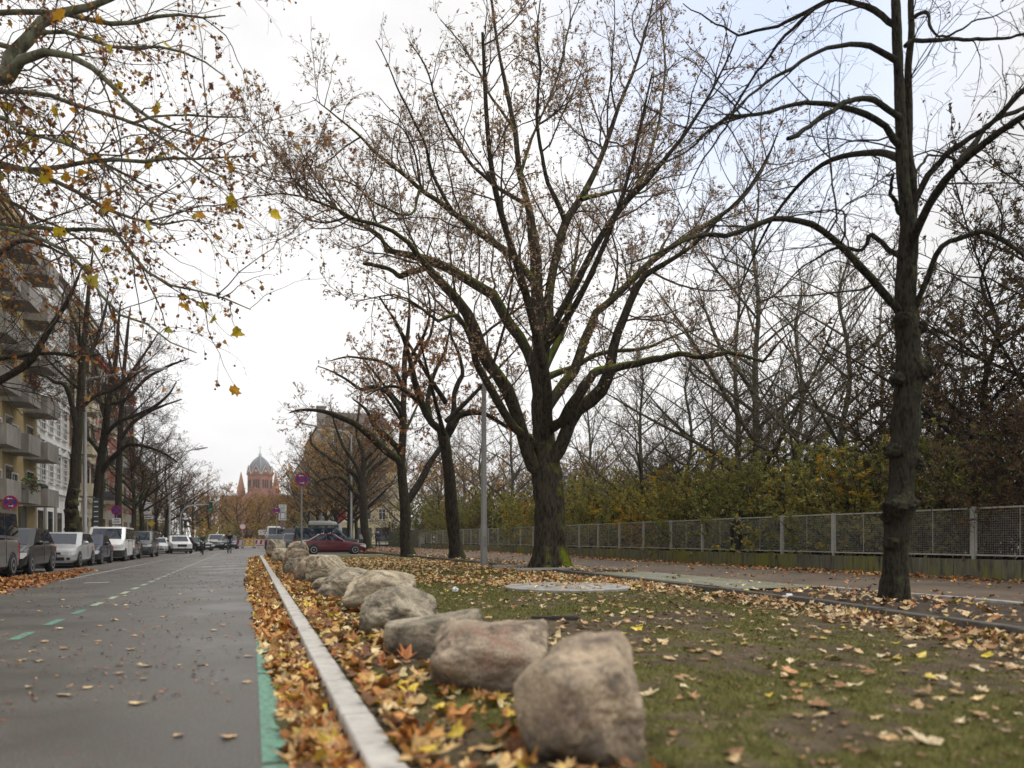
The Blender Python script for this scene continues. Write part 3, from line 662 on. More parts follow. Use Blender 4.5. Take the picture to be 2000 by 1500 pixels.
# ================================================================== plane tree hanging in from the left
PB = np.array([-9.75,14.2,.10]); PD = 11.5
T = lambda tr, d0=PD, dz=0, bend=0: limb_px(tr, d0, dz, bend, .03)
crot = np.array([-8.7,14.1,8.6])
def tail(tr, d0, h, dz=0):
    """continue a traced limb back to the trunk outside the frame"""
    q = T(tr, d0, dz); p = q[0]
    S = np.array([*(np.array([PB[0],PB[1],h])), p[3]*1.5])
    mid = (S+p)/2; mid[2] += .25
    return catmull(np.concatenate([[S,mid],q[::2],q[-1:]]), MSEG)
pl = [catmull([(*PB,.34),(PB[0]+.05,PB[1],1.2,.26),(PB[0]-.05,PB[1]+.1,3.5,.235),(PB[0]+.1,PB[1],6,.21),(PB[0],PB[1]-.1,8.5,.18),(PB[0]+.2,PB[1],11,.12),(PB[0]+.1,PB[1],14,.04)],MSEG),
 tail([(-20,160,30),(0,130,28),(52,80,24),(91,35,20),(140,21,16),(196,7,12),(260,-25,9),(340,-60,4)],PD,7.6,.8),
 tail([(-20,165,24),(0,142,23),(52,112,19),(105,100,15),(147,115,12),(196,143,10),(245,196,8),(300,235,6),(370,262,4),(440,280,2)],PD-.6,7.2,-1.0),
 tail([(-20,28,10),(0,24,10),(70,23,10),(140,28,9),(203,45,9),(262,45,8),(332,28,6),(390,35,4),(440,30,2)],PD+.8,8.4,.8),
 tail([(-20,178,9),(0,178,9),(87,184,9),(140,203,8),(210,224,8),(266,241,7),(301,259,6),(350,294,5),(400,330,4),(450,352,2)],PD,7.3,-.6),
 T([(262,240,6),(300,228,5),(350,225,4),(420,228,4),(470,228,2)],PD,.6),
 tail([(-30,322,10),(0,326,10),(70,332,9),(142,322,9),(200,310,8),(245,317,8),(297,315,7),(332,308,6),(420,310,4),(460,300,3),(500,304,2)],PD-.8,6.0,-.8),
 tail([(0,318,10),(40,328,10),(80,341,9),(140,367,8),(196,402,8),(245,423,6),(300,436,5),(330,441,4),(380,428,3),(420,440,2)],PD-.8,5.9,.5),
 tail([(-30,436,9),(0,440,9),(27,440,9),(83,445,9),(133,450,8),(173,448,8),(213,445,8),(240,460,8),(253,490,7),(283,527,6),(317,550,5),(350,563,4),(400,570,4),(450,588,3),(490,605,2)],PD-.3,5.1,-.6),
 tail([(-20,440,8),(40,453,8),(67,463,7),(107,478,7),(140,497,7),(167,523,6),(187,557,6),(207,590,5),(227,613,5),(267,620,4),(300,643,4),(327,667,3),(367,677,2),(385,690,2)],PD-1.2,5.0,-.3),
 tail([(-20,390,7),(10,385,7),(60,420,6),(110,440,5),(160,470,4),(190,500,3),(215,560,2)],PD+1.0,5.6,.5),
 tail([(-20,80,10),(30,100,9),(90,60,8),(160,70,7),(230,95,6),(300,90,5),(380,110,4),(440,150,2)],PD+.3,8.2,-.4),
 tail([(-20,220,8),(40,260,7),(100,270,6),(170,300,5),(240,350,4),(290,400,3),(350,480,2)],PD-1.0,6.6,-.9),
 tail([(-20,-40,12),(60,-50,11),(160,-60,9),(260,-70,7),(360,-40,4),(430,0,2)],PD,9.3,.2),
 limb_w((PB[0],PB[1],8.3),[(-1.5,1.0,1.2),(-3,1.6,2.5),(-4.5,2,4)],.11,.02), limb_w((PB[0],PB[1],7.6),[(-.8,2,.8),(-1.2,4,1.4),(-1.4,6,1.7)],.10,.02),
 limb_w((PB[0],PB[1],8.8),[(-1,-1.5,1),(-1.6,-3.2,1.6),(-2,-5,2)],.10,.02)]
pl_levels = [dict(per_m=4.0,t0=.2,ang=46,angj=14,lf=.36,lmin=.4,lmax=1.8,n=8,k=5,wob=.16,trop=(0,0,-.05),kr=.006,rmin=.0036,up=0),
             dict(per_m=3.7,t0=.15,ang=44,angj=14,lf=.45,lmin=.25,lmax=.85,n=6,k=4,wob=.2,trop=(0,0,-.04),kr=.005,rmin=.0026),
             dict(per_m=3.4,t0=.3,ang=40,angj=14,lf=.5,lmin=.12,lmax=.35,n=3,k=3,wob=.2,trop=(0,0,-.03),kr=.005,rmin=.0019)]
rP = np.random.default_rng(8)
def plane_extra(root, g, r):
    pos = along(g[1][0], r, 1100, .5); st = []; b = []
    ln = .06+.10*r.random(len(pos)); D = np.tile([[0,0,-1.]],(len(pos),1))+.25*r.normal(size=(len(pos),3))
    P,R = grow(pos, nrm(D), ln, np.full(len(pos),.0016), 2, .1, (0,0,-.1), r, .9, .0014)
    k = 6; th = np.linspace(0,PI,4); C = P[:,-1]; rad = .014+.006*r.random(len(C))
    t = np.array([[math.sin(a)*math.cos(2*PI*j/k), math.sin(a)*math.sin(2*PI*j/k), math.cos(a)] for a in th for j in range(k)])
    V = (C[:,None]+t[None]*rad[:,None,None]).reshape(-1,3)
    F = np.array([[i*k+j,(i+1)*k+j,(i+1)*k+(j+1)%k,i*k+(j+1)%k] for i in range(3) for j in range(k)])
    F = (F[None]+(np.arange(len(C))*len(t))[:,None,None]).reshape(-1,4)
    V2,F2 = tube_arrays(P,R,3,len(V))
    o = link('seed_balls', mesh_arrays('seed_balls', np.concatenate([V,V2]), [np.concatenate([F,F2])], [mat_noise('seed_ball',[(.3,(.03,.022,.016)),(.7,(.07,.045,.03))],60,.9)]), root); o['kind']='stuff'
    n = 130; pos = along(g[0][0], r, n, .3)
    rot = rotm(PI/2+.5*r.normal(size=n), .5*r.normal(size=n), PI+r.normal(size=n)*.8-YAW)
    V,F,C = leaf_arrays(pos+np.array([0,0,-.06]), rot, .075+.055*r.random(n), pick_tint(r,n,[(.60,.44,.03),(.50,.42,.06),(.58,.30,.03)],[4,3,2]), MAPLE, r, .25)
    link('yellow_leaves', mesh_arrays('yellow_leaves', V,[F],[M_leaf],smooth=False,col=C), root)
plane = build_tree('plane_tree','plane tree reaching in from the left with rusty leaves and hanging seed balls',PB,pl,pl_levels,M_planebark,M_redtwig,rP,
   leaf=[dict(n=4600,size=.036,pal=[(.26,.10,.045),(.38,.18,.06),(.18,.07,.04),(.50,.28,.06)],w=[3,4,2,3],outline=MAPLE,hang=.05,level=1),
         ],extra=plane_extra,ktrunk=8)

# ================================================================== traced street trees of the middle distance
row_levels = lambda s=1.0: [dict(per_m=3.0,t0=.15,ang=48,angj=14,lf=.40,lmin=.6*s,lmax=2.8*s,n=7,k=4,wob=.18,trop=(0,0,.03),kr=.009,rmin=.010,up=.2),
              dict(per_m=3.8,t0=.12,ang=45,angj=14,lf=.45,lmin=.4*s,lmax=1.4*s,n=4,k=3,wob=.22,trop=(0,0,.03),kr=.008,rmin=.0075),
              dict(per_m=4.4,t0=.15,ang=42,angj=16,lf=.5,lmin=.2*s,lmax=.7*s,n=2,k=3,wob=.2,trop=(0,0,.02),kr=.008,rmin=.006)]
def traced(name,label,bpx,bpy,z,trs,r,barkm,twigm,leaf=None,group=None,s=1.0,bd=None):
    B = on_ground(bpx,bpy,z); D = depth(B[0],B[1]); limbs=[]
    for i,(tr,dz) in enumerate(trs): limbs.append(limb_px(tr,D,dz,0,.05,r))
    c = limbs[0][10,:3]
    for k in range(3):
        a = r.random()*6.28; limbs.append(limb_w(c+up*(.4+k*.8),[np.array([math.cos(a)*1.0,math.sin(a)*1.0,1.0]),np.array([math.cos(a)*2.2,math.sin(a)*2.2,2.3]),np.array([math.cos(a)*3.4,math.sin(a)*3.4,3.6])],limbs[0][10,3]*.5,.02))
    return build_tree(name,label,B,limbs,row_levels(s),barkm,twigm,r,leaf,group,ktrunk=9)
GR = 'bare trees along the footpath'
traced('street_tree','leaning bare tree with forked trunk left of the grey pole',893,1091,.2,[
 ([(893,1092,40),(891,1080,30),(887,1050,25),(883,1000,24),(878,930,22),(872,885,22),(868,860,22),(860,840,16),(851,832,15),(842,824,15),(826,795,14),(812,750,12),(800,700,10),(786,655,8),(765,615,5),(740,580,2)],-1.5),
 ([(869,862,16),(876,843,17),(887,820,16),(904,809,13),(932,806,10),(955,812,8),(1000,838,6),(1040,850,3)],2),
 ([(880,838,13),(886,800,11),(888,767,10),(896,745,9),(904,728,8),(895,690,6),(880,650,5),(885,600,2)],1),
 ([(842,826,12),(836,780,10),(848,730,8),(868,690,6),(880,640,3)],2),
 ([(800,700,8),(825,660,6),(840,610,5),(835,560,2)],-2),
 ([(826,795,9),(800,770,8),(770,755,6),(740,760,4),(715,775,2)],-2)],np.random.default_rng(31),M_darkbark,M_twig,
 [dict(n=13000,size=.046,pal=RUSTO,w=[3,3,2,1],hang=.08,mat=M_leaf)],GR)
traced('street_tree','upright bare tree with low left boughs, second beyond the grey pole',797,1084,.2,[
 ([(798,1086,34),(796,1076,25),(791,1052,21),(792,1002,21),(788,960,20),(784,904,17),(787,848,14),(788,792,12),(790,750,11),(791,694,9),(798,640,7),(800,590,4),(795,540,2)],0),
 ([(786,915,16),(778,898,16),(756,882,15),(728,856,14),(694,828,12),(661,814,10),(630,803,8),(588,800,5),(565,806,2)],-2),
 ([(782,890,12),(778,876,12),(756,853,11),(733,834,9),(715,800,6),(690,780,3)],2),
 ([(792,985,15),(801,971,15),(823,937,14),(840,904,12),(862,873,10),(885,840,7),(905,800,3)],2),
 ([(787,815,9),(775,792,9),(756,767,8),(733,755,8),(705,760,7),(677,741,5),(641,722,3),(620,715,2)],-2),
 ([(789,770,8),(775,730,7),(750,708,6),(717,701,5),(677,697,4),(645,705,2)],1.5),
 ([(790,740,8),(815,700,7),(840,655,6),(850,600,4),(846,555,2)],-1.5)],np.random.default_rng(32),M_darkbark,M_twig,
 [dict(n=15000,size=.046,pal=RUSTO,w=[3,3,2,1],hang=.08)],GR)
traced('street_tree','low spreading bare tree beside the walking person',718,1072,.2,[
 ([(719,1074,24),(717,1062,18),(712,1030,17),(710,988,16),(708,960,15),(708,930,12),(711,904,10),(705,870,8),(697,848,6),(700,810,4),(705,770,2)],0),
 ([(708,975,11),(700,968,11),(683,949,10),(666,932,9),(633,935,6),(615,945,2)],-2),
 ([(708,965,9),(694,932,9),(672,912,8),(644,895,7),(610,868,6),(606,845,3)],2),
 ([(709,950,9),(720,930,8),(728,915,8),(756,893,6),(775,870,2)],2),
 ([(708,935,8),(690,900,7),(670,870,6),(655,830,4),(645,790,2)],-2)],np.random.default_rng(33),M_darkbark,M_twig,
 [dict(n=5200,size=.05,pal=RUSTL,w=[3,3,2,1],hang=.1)],GR,1.3)

# ---- left pavement row: three traced ones, then a shared kind
GL = 'street trees along the left pavement'
LV = row_levels(1.1)
for l_ in LV: l_['per_m']*=1.35
def left_traced(label, X, trs, seed, leafn=900, knobs=()):
    px = trs[0][0][0][0]; Y = y_for(px, X); B = np.array([X,Y,.12+float(rz(X,Y))]); D = depth(X,Y); r = np.random.default_rng(seed); limbs=[]
    for tr,dz in trs: limbs.append(limb_px(tr,D,dz,0,.05,r))
    limbs[0][0,2] = B[2]-.05
    kn = [(at(x,y,D-.3),rad) for x,y,rad in knobs]
    c = limbs[0][12,:3]
    for k in range(4):
        a = r.random()*6.28; limbs.append(limb_w(c+up*(k*.9),[np.array([math.cos(a)*1.2,math.sin(a)*1.2,1.0]),np.array([math.cos(a)*2.6,math.sin(a)*2.6,2.4]),np.array([math.cos(a)*3.8,math.sin(a)*3.8,3.8])],.09,.012))
    return build_tree('street_tree',label,B,limbs,LV,M_darkbark,M_twig,r,[dict(n=leafn,size=.06,pal=RUST,w=[3,3,2,1],hang=.1)],GL,kn,ktrunk=9)
left_traced('knobbly dark trunk beside the white facade, nearest whole tree on the left',-9.6,[
 ([(142,1080,24),(141,1010,24),(139,985,22),(146,940,20),(148,900,18),(152,850,17),(156,790,15),(160,740,13),(162,690,12),(168,630,10),(172,570,7),(178,520,4),(182,480,2)],0),
 ([(152,845,11),(146,815,11),(138,780,10),(132,760,9),(122,748,9),(108,747,7),(90,735,5),(65,730,3)],-1.5),
 ([(160,735,10),(172,700,9),(190,660,7),(205,610,5),(212,570,2)],1.5),
 ([(155,800,8),(185,775,7),(225,760,6),(262,735,4),(290,715,2)],-1.5),
 ([(161,690,8),(150,640,7),(135,600,5),(125,560,2)],1.5)],41,700,[(138,1000,.3),(143,985,.26),(139,1030,.22),(147,960,.18)])
left_traced('forked tree with a low bough over the white van',-9.6,[
 ([(190,1080,20),(190,1020,19),(193,960,18),(197,900,16),(202,870,15),(207,830,13),(212,790,11),(222,730,9),(228,680,7),(232,630,5),(236,590,2)],0),
 ([(196,930,10),(210,905,10),(235,880,9),(252,868,8),(285,872,6),(320,885,5),(350,905,2)],-1.5),
 ([(205,850,9),(230,825,8),(262,812,7),(300,795,6),(330,770,4),(345,745,2)],-1),
 ([(198,890,8),(185,870,8),(170,850,7),(165,820,5),(150,800,2)],1),
 ([(212,790,8),(245,780,7),(285,740,6),(330,715,5),(370,700,2)],1),
 ([(208,825,8),(195,780,7),(190,730,6),(180,680,4),(172,640,2)],1.5)],42,900)
left_traced('straight slim tree between forked tree and red brick house',-9.6,[
 ([(231,1080,13),(231,1020,13),(232,940,12),(234,880,11),(236,820,10),(240,760,9),(244,700,7),(250,640,5),(255,600,2)],0),
 ([(235,860,8),(255,830,7),(290,805,6),(325,790,4),(355,780,2)],-1),
 ([(238,800,7),(225,760,6),(215,710,5),(208,670,2)],1),
 ([(241,750,7),(265,715,6),(290,680,4),(310,650,2)],1)],43,600)
# a dark bough of the tree that stands just outside the frame
B0 = np.array([-9.6, 25.0, .12]); D0 = depth(B0[0],B0[1]); r0 = np.random.default_rng(44)
q = limb_px([(-70,760,18),(-20,750,16),(0,742,15),(50,713,14),(73,683,13),(100,637,10),(127,597,8),(150,550,5),(160,520,2)],D0,0,0,.03,r0)
q2 = limb_px([(-60,705,10),(0,700,9),(60,692,8),(110,690,7),(165,698,5),(200,690,2)],D0,1,0,.03,r0)
q3 = limb_px([(-60,520,10),(0,495,9),(40,470,8),(90,480,6),(130,500,4),(170,505,2)],D0,1,0,.03,r0)
tk = catmull([(*B0,.3),(B0[0],B0[1],2,.24),(B0[0]+.1,B0[1],4.5,.22),(B0[0],B0[1]-.1,6.5,.18),(B0[0]+.2,B0[1],9,.13),(B0[0],B0[1],13,.04)],MSEG)
j = lambda h,q: catmull(np.concatenate([[[B0[0],B0[1],h,q[0,3]*1.2]],q[::2],q[-1:]]),MSEG)
build_tree('street_tree','street tree outside the left edge whose dark bough crosses the yellow house',B0,[tk,j(5.0,q),j(6.2,q2),j(9,q3),limb_w((B0[0],B0[1],8),[(-1,1,1),(-2,2.2,2.4),(-2.6,3.4,4)],.1,.02),limb_w((B0[0],B0[1],7),[(-.5,-1.6,1),(-.7,-3.2,2),(-1,-4.6,3.4)],.1,.02)],row_levels(1.0),M_darkbark,M_twig,r0,[dict(n=500,size=.06,pal=RUST,w=[3,3,2,1],hang=.1)],GL,ktrunk=9)

# ================================================================== shared kinds for the far trees
def generic(seed, H, r0, fork, nl, spread, lean=.1, multi=0):
    r = np.random.default_rng(seed); limbs=[]
    tr = [(0,0,0,r0*1.35),(0,0,.35,r0*1.05)]
    for h in np.linspace(.1,1,8)[0:]:
        tr.append((r.normal()*lean*h*2, r.normal()*lean*h*2, H*h*(.96 if h==1 else 1), r0*(1-.93*h**.8) if h<1 else .012))
    limbs.append(catmull(tr,MSEG)); tk = limbs[0]
    for k in range(nl):
        t = fork+(.9-fork)*(k/nl)**1.1; i = int(t*(MSEG-1)); p = tk[i]
        a = k*2.4+r.normal()*.4; Lh = spread*(1.15-.75*(t-fork)/(1-fork))*(.8+.4*r.random()); ri = p[3]*(.55+.15*r.random())
        dx,dy = math.cos(a),math.sin(a); v = .55+.5*r.random()
        limbs.append(catmull([(*p[:3],ri),(p[0]+dx*Lh*.3,p[1]+dy*Lh*.3,p[2]+Lh*.28*v,ri*.8),(p[0]+dx*Lh*.65,p[1]+dy*Lh*.65,p[2]+Lh*.62*v+r.normal()*.2,ri*.5),(p[0]+dx*Lh,p[1]+dy*Lh,p[2]+Lh*(.8+.5*r.random())*v,.012)],MSEG))
    return limbs, r
def generic_tree(name,label,seed,H,r0,fork,nl,spread,barkm,twigm,leaf,group,s=1.2,dens=1.0,rm=.011):
    limbs, r = generic(seed,H,r0,fork,nl,spread)
    lv = [dict(per_m=2.6*dens,t0=.2,ang=44,angj=14,lf=.36,lmin=.5*s,lmax=2.4*s,n=6,k=4,wob=.17,trop=(0,0,.06),kr=.009,rmin=rm,up=.2,skip_trunk=False),
          dict(per_m=3.4*dens,t0=.12,ang=42,angj=14,lf=.42,lmin=.3*s,lmax=1.2*s,n=4,k=3,wob=.2,trop=(0,0,.05),kr=.008,rmin=rm*.75),
          dict(per_m=3.8*dens,t0=.15,ang=40,angj=16,lf=.5,lmin=.18*s,lmax=.6*s,n=2,k=3,wob=.2,trop=(0,0,.04),kr=.008,rmin=rm*.6)]
    return build_tree(name,label,(0,0,0),limbs,lv,barkm,twigm,r,leaf,group,ktrunk=8)
def place(o, x, y, z, rz, sc, label=None, group=None):
    o.location = (x,y,z); o.rotation_euler = (0,0,rz); o.scale = (sc,)*3
    if label: o['label'] = label
    if group: o['group'] = group
    return o
# street kind: round crown with rust-brown remnants
sA = generic_tree('street_tree','x',51,13,.26,.28,15,4.6,M_darkbark,M_twig,[dict(n=1200,size=.06,pal=RUSTL,w=[3,3,2,1],hang=.1,mat=M_leafr)],GL,1.2,1.3)
sB = generic_tree('street_tree','x',52,12,.24,.25,16,4.8,M_darkbark,M_twig,[dict(n=3600,size=.06,pal=RUSTL,w=[4,3,3,2],hang=.1,mat=M_leafr)],GL)
sD = generic_tree('street_tree','x',54,13,.25,.2,18,5.0,M_darkbark,M_greytwig,[dict(n=4200,size=.055,pal=RUSTL,w=[4,3,3,2],hang=.1,mat=M_leafr)],GL,1.2,1.35,.012)
sC = generic_tree('street_tree','x',53,11,.25,.24,15,4.6,M_darkbark,M_twig,[dict(n=11000,size=.075,pal=[(.58,.34,.09),(.66,.46,.13),(.48,.26,.08),(.40,.22,.09)],w=[4,3,3,2],hang=.15,mat=M_leafr)],GL)
rr = np.random.default_rng(61)
def far_row(pxs, X, kinds, labels, group, zs=.12, sc=(.95,1.15)):
    for k,(px,kd,lb) in enumerate(zip(pxs,kinds,labels)):
        Y = y_for(px,X) if px<1500 else px-1500
        c = copy_tree(kd); place(c, X+rr.normal()*.15, Y, zs+float(rz(X,Y)), rr.random()*6.28, rr.uniform(*sc), lb, group)
place(sA, -9.6, y_for(262,-9.6), -.15, .7, 1.0, 'bare street tree in front of the red brick house', GL)
place(sB, -9.6, y_for(305,-9.6), -.15, 2.7, 1.0, 'brown-leaved street tree just behind the black van', GL)
place(sC, -7.5, 150, .12, 1.7, 1.15, 'tall orange tree left of the church at the street end', 'orange trees closing the street')
far_row([278,328],-9.6,[sA,sB],['street tree right behind the white parking sign','leaning street tree above the two white cars'],GL)
far_row([352,372,388,402,412,420],-10.2,[sA,sB,sB,sC,sB,sC],['far street tree behind the arched signal mast','far street tree over the dark parked car','far street tree above the cyclist in green','far rust-coloured tree behind the silver minivan','far tree just past the rust-coloured one','last rusty tree before the church turret'],GL)
far_row([1500+152,1500+165,1500+160,1500+185,1500+170,1500+200],-3,[sC,sC,sC,sC,sC,sC],['x']*6,'orange trees closing the street')
ox = [(-2.5,150),(1.5,162),(5.5,155),(9.5,148),(-1,185),(8,178)]
ol = ['orange tree directly under the church dome','orange tree behind the one under the dome','orange tree below the right church turret','rusty tree beside the white framed sign','deep orange tree far behind the barrier','deep rusty tree far behind the white vans']
for o,(x,y),lb in zip([o for o in COL.objects if o.get('label')=='x' and o.get('group')=='orange trees closing the street'],ox,ol): place(o,x,y,.12,rr.random()*6,rr.uniform(.8,1.0),lb)
GE='shrubs closing the street end'
GRF = 'far trees on the right of the street'
for k,(X,px,kd,lb) in enumerate([(8.6,682,sB,'far tree behind the slim lamp post'),(8.6,656,sC,'far rusty tree behind the van with roof box'),(8.6,637,sB,'far tree above the red car'),(8.6,620,sB,'far tree right of the tall no-stopping sign'),(8.6,603,sC,'far rusty tree behind the tall no-stopping sign'),(8.6,588,sB,'far tree left of the tall no-stopping sign'),(8.6,575,sB,'far tree behind the white framed sign'),(8.6,563,sA,'farthest tree visible beside the white framed sign')]):
    c = copy_tree(kd); place(c, X, y_for(px,X), .15, rr.random()*6.28, rr.uniform(.95,1.2), lb, GRF)

for k,(x,y,kd,sc,lb) in enumerate([(9.3,74,sD,.95,'bare twiggy tree right behind the walking person'),(12.2,92,sD,1.1,'bare twiggy tree before the corner of the pale yellow house'),(9.0,84,sD,1.0,'bare twiggy tree between red sign and pale yellow house'),(15,104,sD,1.15,'bare twiggy tree in front of the pale yellow house middle'),(19.5,100,sD,1.1,'bare twiggy tree in front of the pale yellow house right half'),(24.5,98,sC,1.15,'orange-tinted tree right of the pale yellow house')]):
    place(copy_tree(kd) if k else sD, x, y, .15, k*1.7, sc, lb, GRF)
GY='yellowing trees behind the far fence'
for k,(px,d,sc,lb) in enumerate([(905,85,1.0,'yellow-tinted tree left of the grey pole far behind the fence'),(985,95,1.0,'yellow-tinted tree right of the grey pole far behind the fence'),(1125,90,1.1,'yellow-tinted tree right of the oak trunk far behind the hedge'),(1220,105,1.1,'yellow-tinted tree farthest right behind the hedge')]):
    q_=at(px,HZ,d); place(copy_tree(sC), q_[0], q_[1], .3, k*1.3, sc, lb, GY)
# ---- park trees behind the fence
GP = 'bare park trees behind the fence'
pA = generic_tree('park_tree','x',71,15,.20,.20,17,4.6,M_palebark,M_greytwig,[dict(n=500,size=.05,pal=DRY,w=[3,3,2,1],hang=.08,mat=M_leafr)],GP,1.2,.95)
pB = generic_tree('park_tree','x',72,12,.17,.18,18,4.0,M_palebark,M_greytwig,[dict(n=1800,size=.045,pal=DRY,w=[3,3,3,1],hang=.08,mat=M_leafr)],GP,1.1,1.0)
pC = generic_tree('park_tree','x',73,9.5,.13,.12,18,3.6,M_darkbark,M_twig,[dict(n=7000,size=.05,pal=[(.12,.075,.03),(.18,.11,.04),(.08,.05,.025),(.2,.16,.05)],w=[3,3,3,1],hang=.08,mat=M_leafr)],GP,1.0,1.3)
pk = [(1478,30,pA,1.05,'pale tall park tree between the oak and the linden'),(1440,33,pA,.95,'pale park tree just left of the tall pale one'),(1560,29,pB,.95,'pale bushy park tree left of the linden trunk'),
      (1345,31,pB,.75,'crooked dark park tree right of the oak trunk'),(1252,34,pB,.85,'park tree behind the right oak boughs'),(1650,25,pB,.95,'pale park tree touching the linden crown on its left'),
      (1835,23,pC,.9,'leafy brown park tree right of the linden trunk'),(1935,20,pC,1.05,'leafy brown park tree near the right edge'),(2050,19,pC,1.15,'leafy brown park tree beyond the right edge of the fence'),
      (1150,46,pB,.95,'park tree directly behind the oak'),(1000,52,pA,.85,'pale park tree behind the grey pole'),(940,60,pB,1.0,'park tree left of the grey pole'),(860,72,pB,1.0,'park tree over the far end of the fence'),
      (1720,36,pA,.85,'pale park tree seen behind the linden trunk'),(1390,52,pA,.9,'pale park tree far behind the yellow shrubs'),(1880,36,pA,.9,'pale park tree far behind the brown leafy one'),
      (1060,70,pB,1.0,'park tree farthest behind the oak'),(1300,66,pA,.9,'pale park tree farthest behind the hedge'),(1500,60,pB,1.0,'pale park tree farthest behind the tall pale one')]
first = set()
for px,d,kd,sc,lb in pk:
    p = at(px,HZ,d); o = kd if id(kd) not in first else copy_tree(kd); first.add(id(kd))
    place(o, p[0], p[1], .35, rr.random()*6.28, sc*1.05, lb, GP)

# ---- hedge shrubs behind the fence
GS = 'shrubs of the hedge behind the fence'
SH = {}
def shrub(kind, seed, pal, w_, n, twn, H=3.4, W=1.7, sz=.045, label='x'):
    r = np.random.default_rng(seed); root = thing('shrub', label, 'shrub', (0,0,0), 0, GS)
    k = 26; S = np.zeros((k,3)); S[:,:2] = r.normal(size=(k,2))*.35; D = r.normal(size=(k,3))*.42; D[:,2] = 1
    P,R = grow(S,nrm(D),H*(.65+.45*r.random(k)),np.full(k,.02),9,.13,(0,0,.0),r,.3,.004,.05)
    lv = [dict(per_m=3.4,t0=.1,ang=50,angj=16,lf=.34,lmin=.4,lmax=1.3,n=5,k=3,wob=.22,trop=(0,0,.02),kr=.007,rmin=.005),
          dict(per_m=twn,t0=.1,ang=48,angj=16,lf=.5,lmin=.15,lmax=.5,n=3,k=3,wob=.25,trop=(0,0,-.02),kr=.007,rmin=.0035)]
    g = crown(P,R,r,lv); link('stems', tubes_mesh('stems',[(P,R,5)]+g,M_twig),root)
    link('foliage', leaves_on('foliage', np.concatenate([g[1][0]]), r, n, sz, pal, w_, M_leafr, TRI, .05), root)
    return root
GREEN = [(.31,.32,.09),(.38,.37,.12),(.23,.245,.075),(.43,.39,.14)]; YEL = [(.68,.36,.03),(.60,.38,.05),(.34,.32,.06),(.72,.50,.07)]; BRN = [(.14,.085,.05),(.10,.07,.042),(.18,.125,.06),(.13,.14,.05)]
hT = shrub('t',85,[(.30,.22,.10),(.22,.15,.07),(.34,.27,.12)],[3,3,2],2600,4.6,H=6.4,sz=.05)
hG = shrub('g',81,GREEN,[4,3,3,1],15000,4.6,H=3.7,sz=.055); hM = shrub('m',82,GREEN+YEL[:2],[4,3,2,2,1,1],14000,4.6,H=3.7,sz=.055); hY = shrub('y',83,YEL+GREEN[:2],[4,3,2,2,3,2],13500,4.6,H=3.8,sz=.055); hB = shrub('b',84,BRN,[4,4,2,1],5000,6.0)
hs = [(15.7,6.2,hB,1.15),(15.6,7.9,hB,1.12),(15.9,9.5,hB,1.2),(15.5,11.0,hB,1.05),(15.7,12.5,hB,1.02),(15.6,14.0,hG,.95),(15.6,15.6,hM,.92),(15.6,17.2,hG,.92),(16.0,18.6,hM,.92),(16.0,20.7,hG,.9),(15.7,22.3,hG,.95),(15.6,24.0,hG,.88),(15.8,25.8,hM,.9),(15.7,27.7,hY,.9),(15.7,29.6,hG,.92),(15.8,31.6,hM,.95),(15.7,33.8,hG,.95),(15.7,36.2,hM,.95),(15.8,38.6,hY,.95),(15.7,41.2,hG,1.0),(15.8,44,hM,1.0),(15.8,47,hG,1.0),(15.8,50.5,hB,1.0),(15.8,54,hG,1.0),(15.8,58,hM,1.0),
      (17.6,8.5,hB,1.5),(17.4,11.3,hB,1.5),(17.5,14,hB,1.3),(17.6,17,hY,1.1),(17.6,20,hG,1.1),(17.8,23,hM,1.15),(17.8,26,hY,1.2),(17.8,29.5,hY,1.2),(18,33,hM,1.2),(18,37,hG,1.2),(18,41.5,hY,1.2),(18,46,hB,1.3),(18,51,hM,1.3),(18,57,hG,1.3),(17.5,5.5,hB,1.5)]+[(19.6+2.2*(k%2),9+k*2.9,hT,.95+.06*(k%3)) for k in range(17)]+[(16.2,63,hG,1.2),(17.5,68,hM,1.35),(16.8,74,hG,1.4),(20,71,hY,1.5),(19,80,hM,1.6),(23,86,hG,1.8),(15.6,84,hB,1.5)]+[(-13-2.2*k,124+(k%3)*2,(hB,hM,hT,hG)[k%4],1.5) for k in range(10)]
kn = {id(hG):'dense green',id(hM):'yellow-green',id(hY):'orange-yellow',id(hB):'dark brown',id(hT):'tall bare tan-twigged'}
def hedge_place(x,y):
    if x<0: return 'on the left beyond the crossing'
    if y<11.5: q='right of the linden'
    elif y<16.5: q='between linden and jacket'
    elif y<21.5: q='left of the jacket'
    elif y<28.5: q='right of the oak'
    elif y<36: q='behind the grey pole'
    else: q='near the fence end'
    return ('close to the fence ' if x<16.5 else 'in the tall back row ' if x<19 else 'rearmost ')+q
first=set(); cnt={}
for x,y,kd,sc in hs:
    lb = f'{kn[id(kd)]} shrub {hedge_place(x,y)}'
    o = kd if id(kd) not in first else copy_tree(kd); first.add(id(kd)); cnt.setdefault(lb,[]).append(o)
    place(o,x+(.4 if 15<x<16.5 else 0)+rr.normal()*.12,y+rr.normal()*.2,.33,rr.random()*6.28,sc,lb,GS)
for lb,os_ in cnt.items():
    if len(os_)==2:
        a,b_ = sorted(os_, key=lambda o:o.location[1]); a['label']=lb.replace(' shrub',' shrub (nearer one)'); b_['label']=lb.replace(' shrub',' shrub (farther one)')
    elif len(os_)>2:
        for o,q in zip(sorted(os_, key=lambda o:o.location[1]),['nearest','second nearest','third nearest','fourth nearest','fifth nearest','sixth nearest','farthest']): o['label']=lb.replace(' shrub',f' shrub ({q} one)')
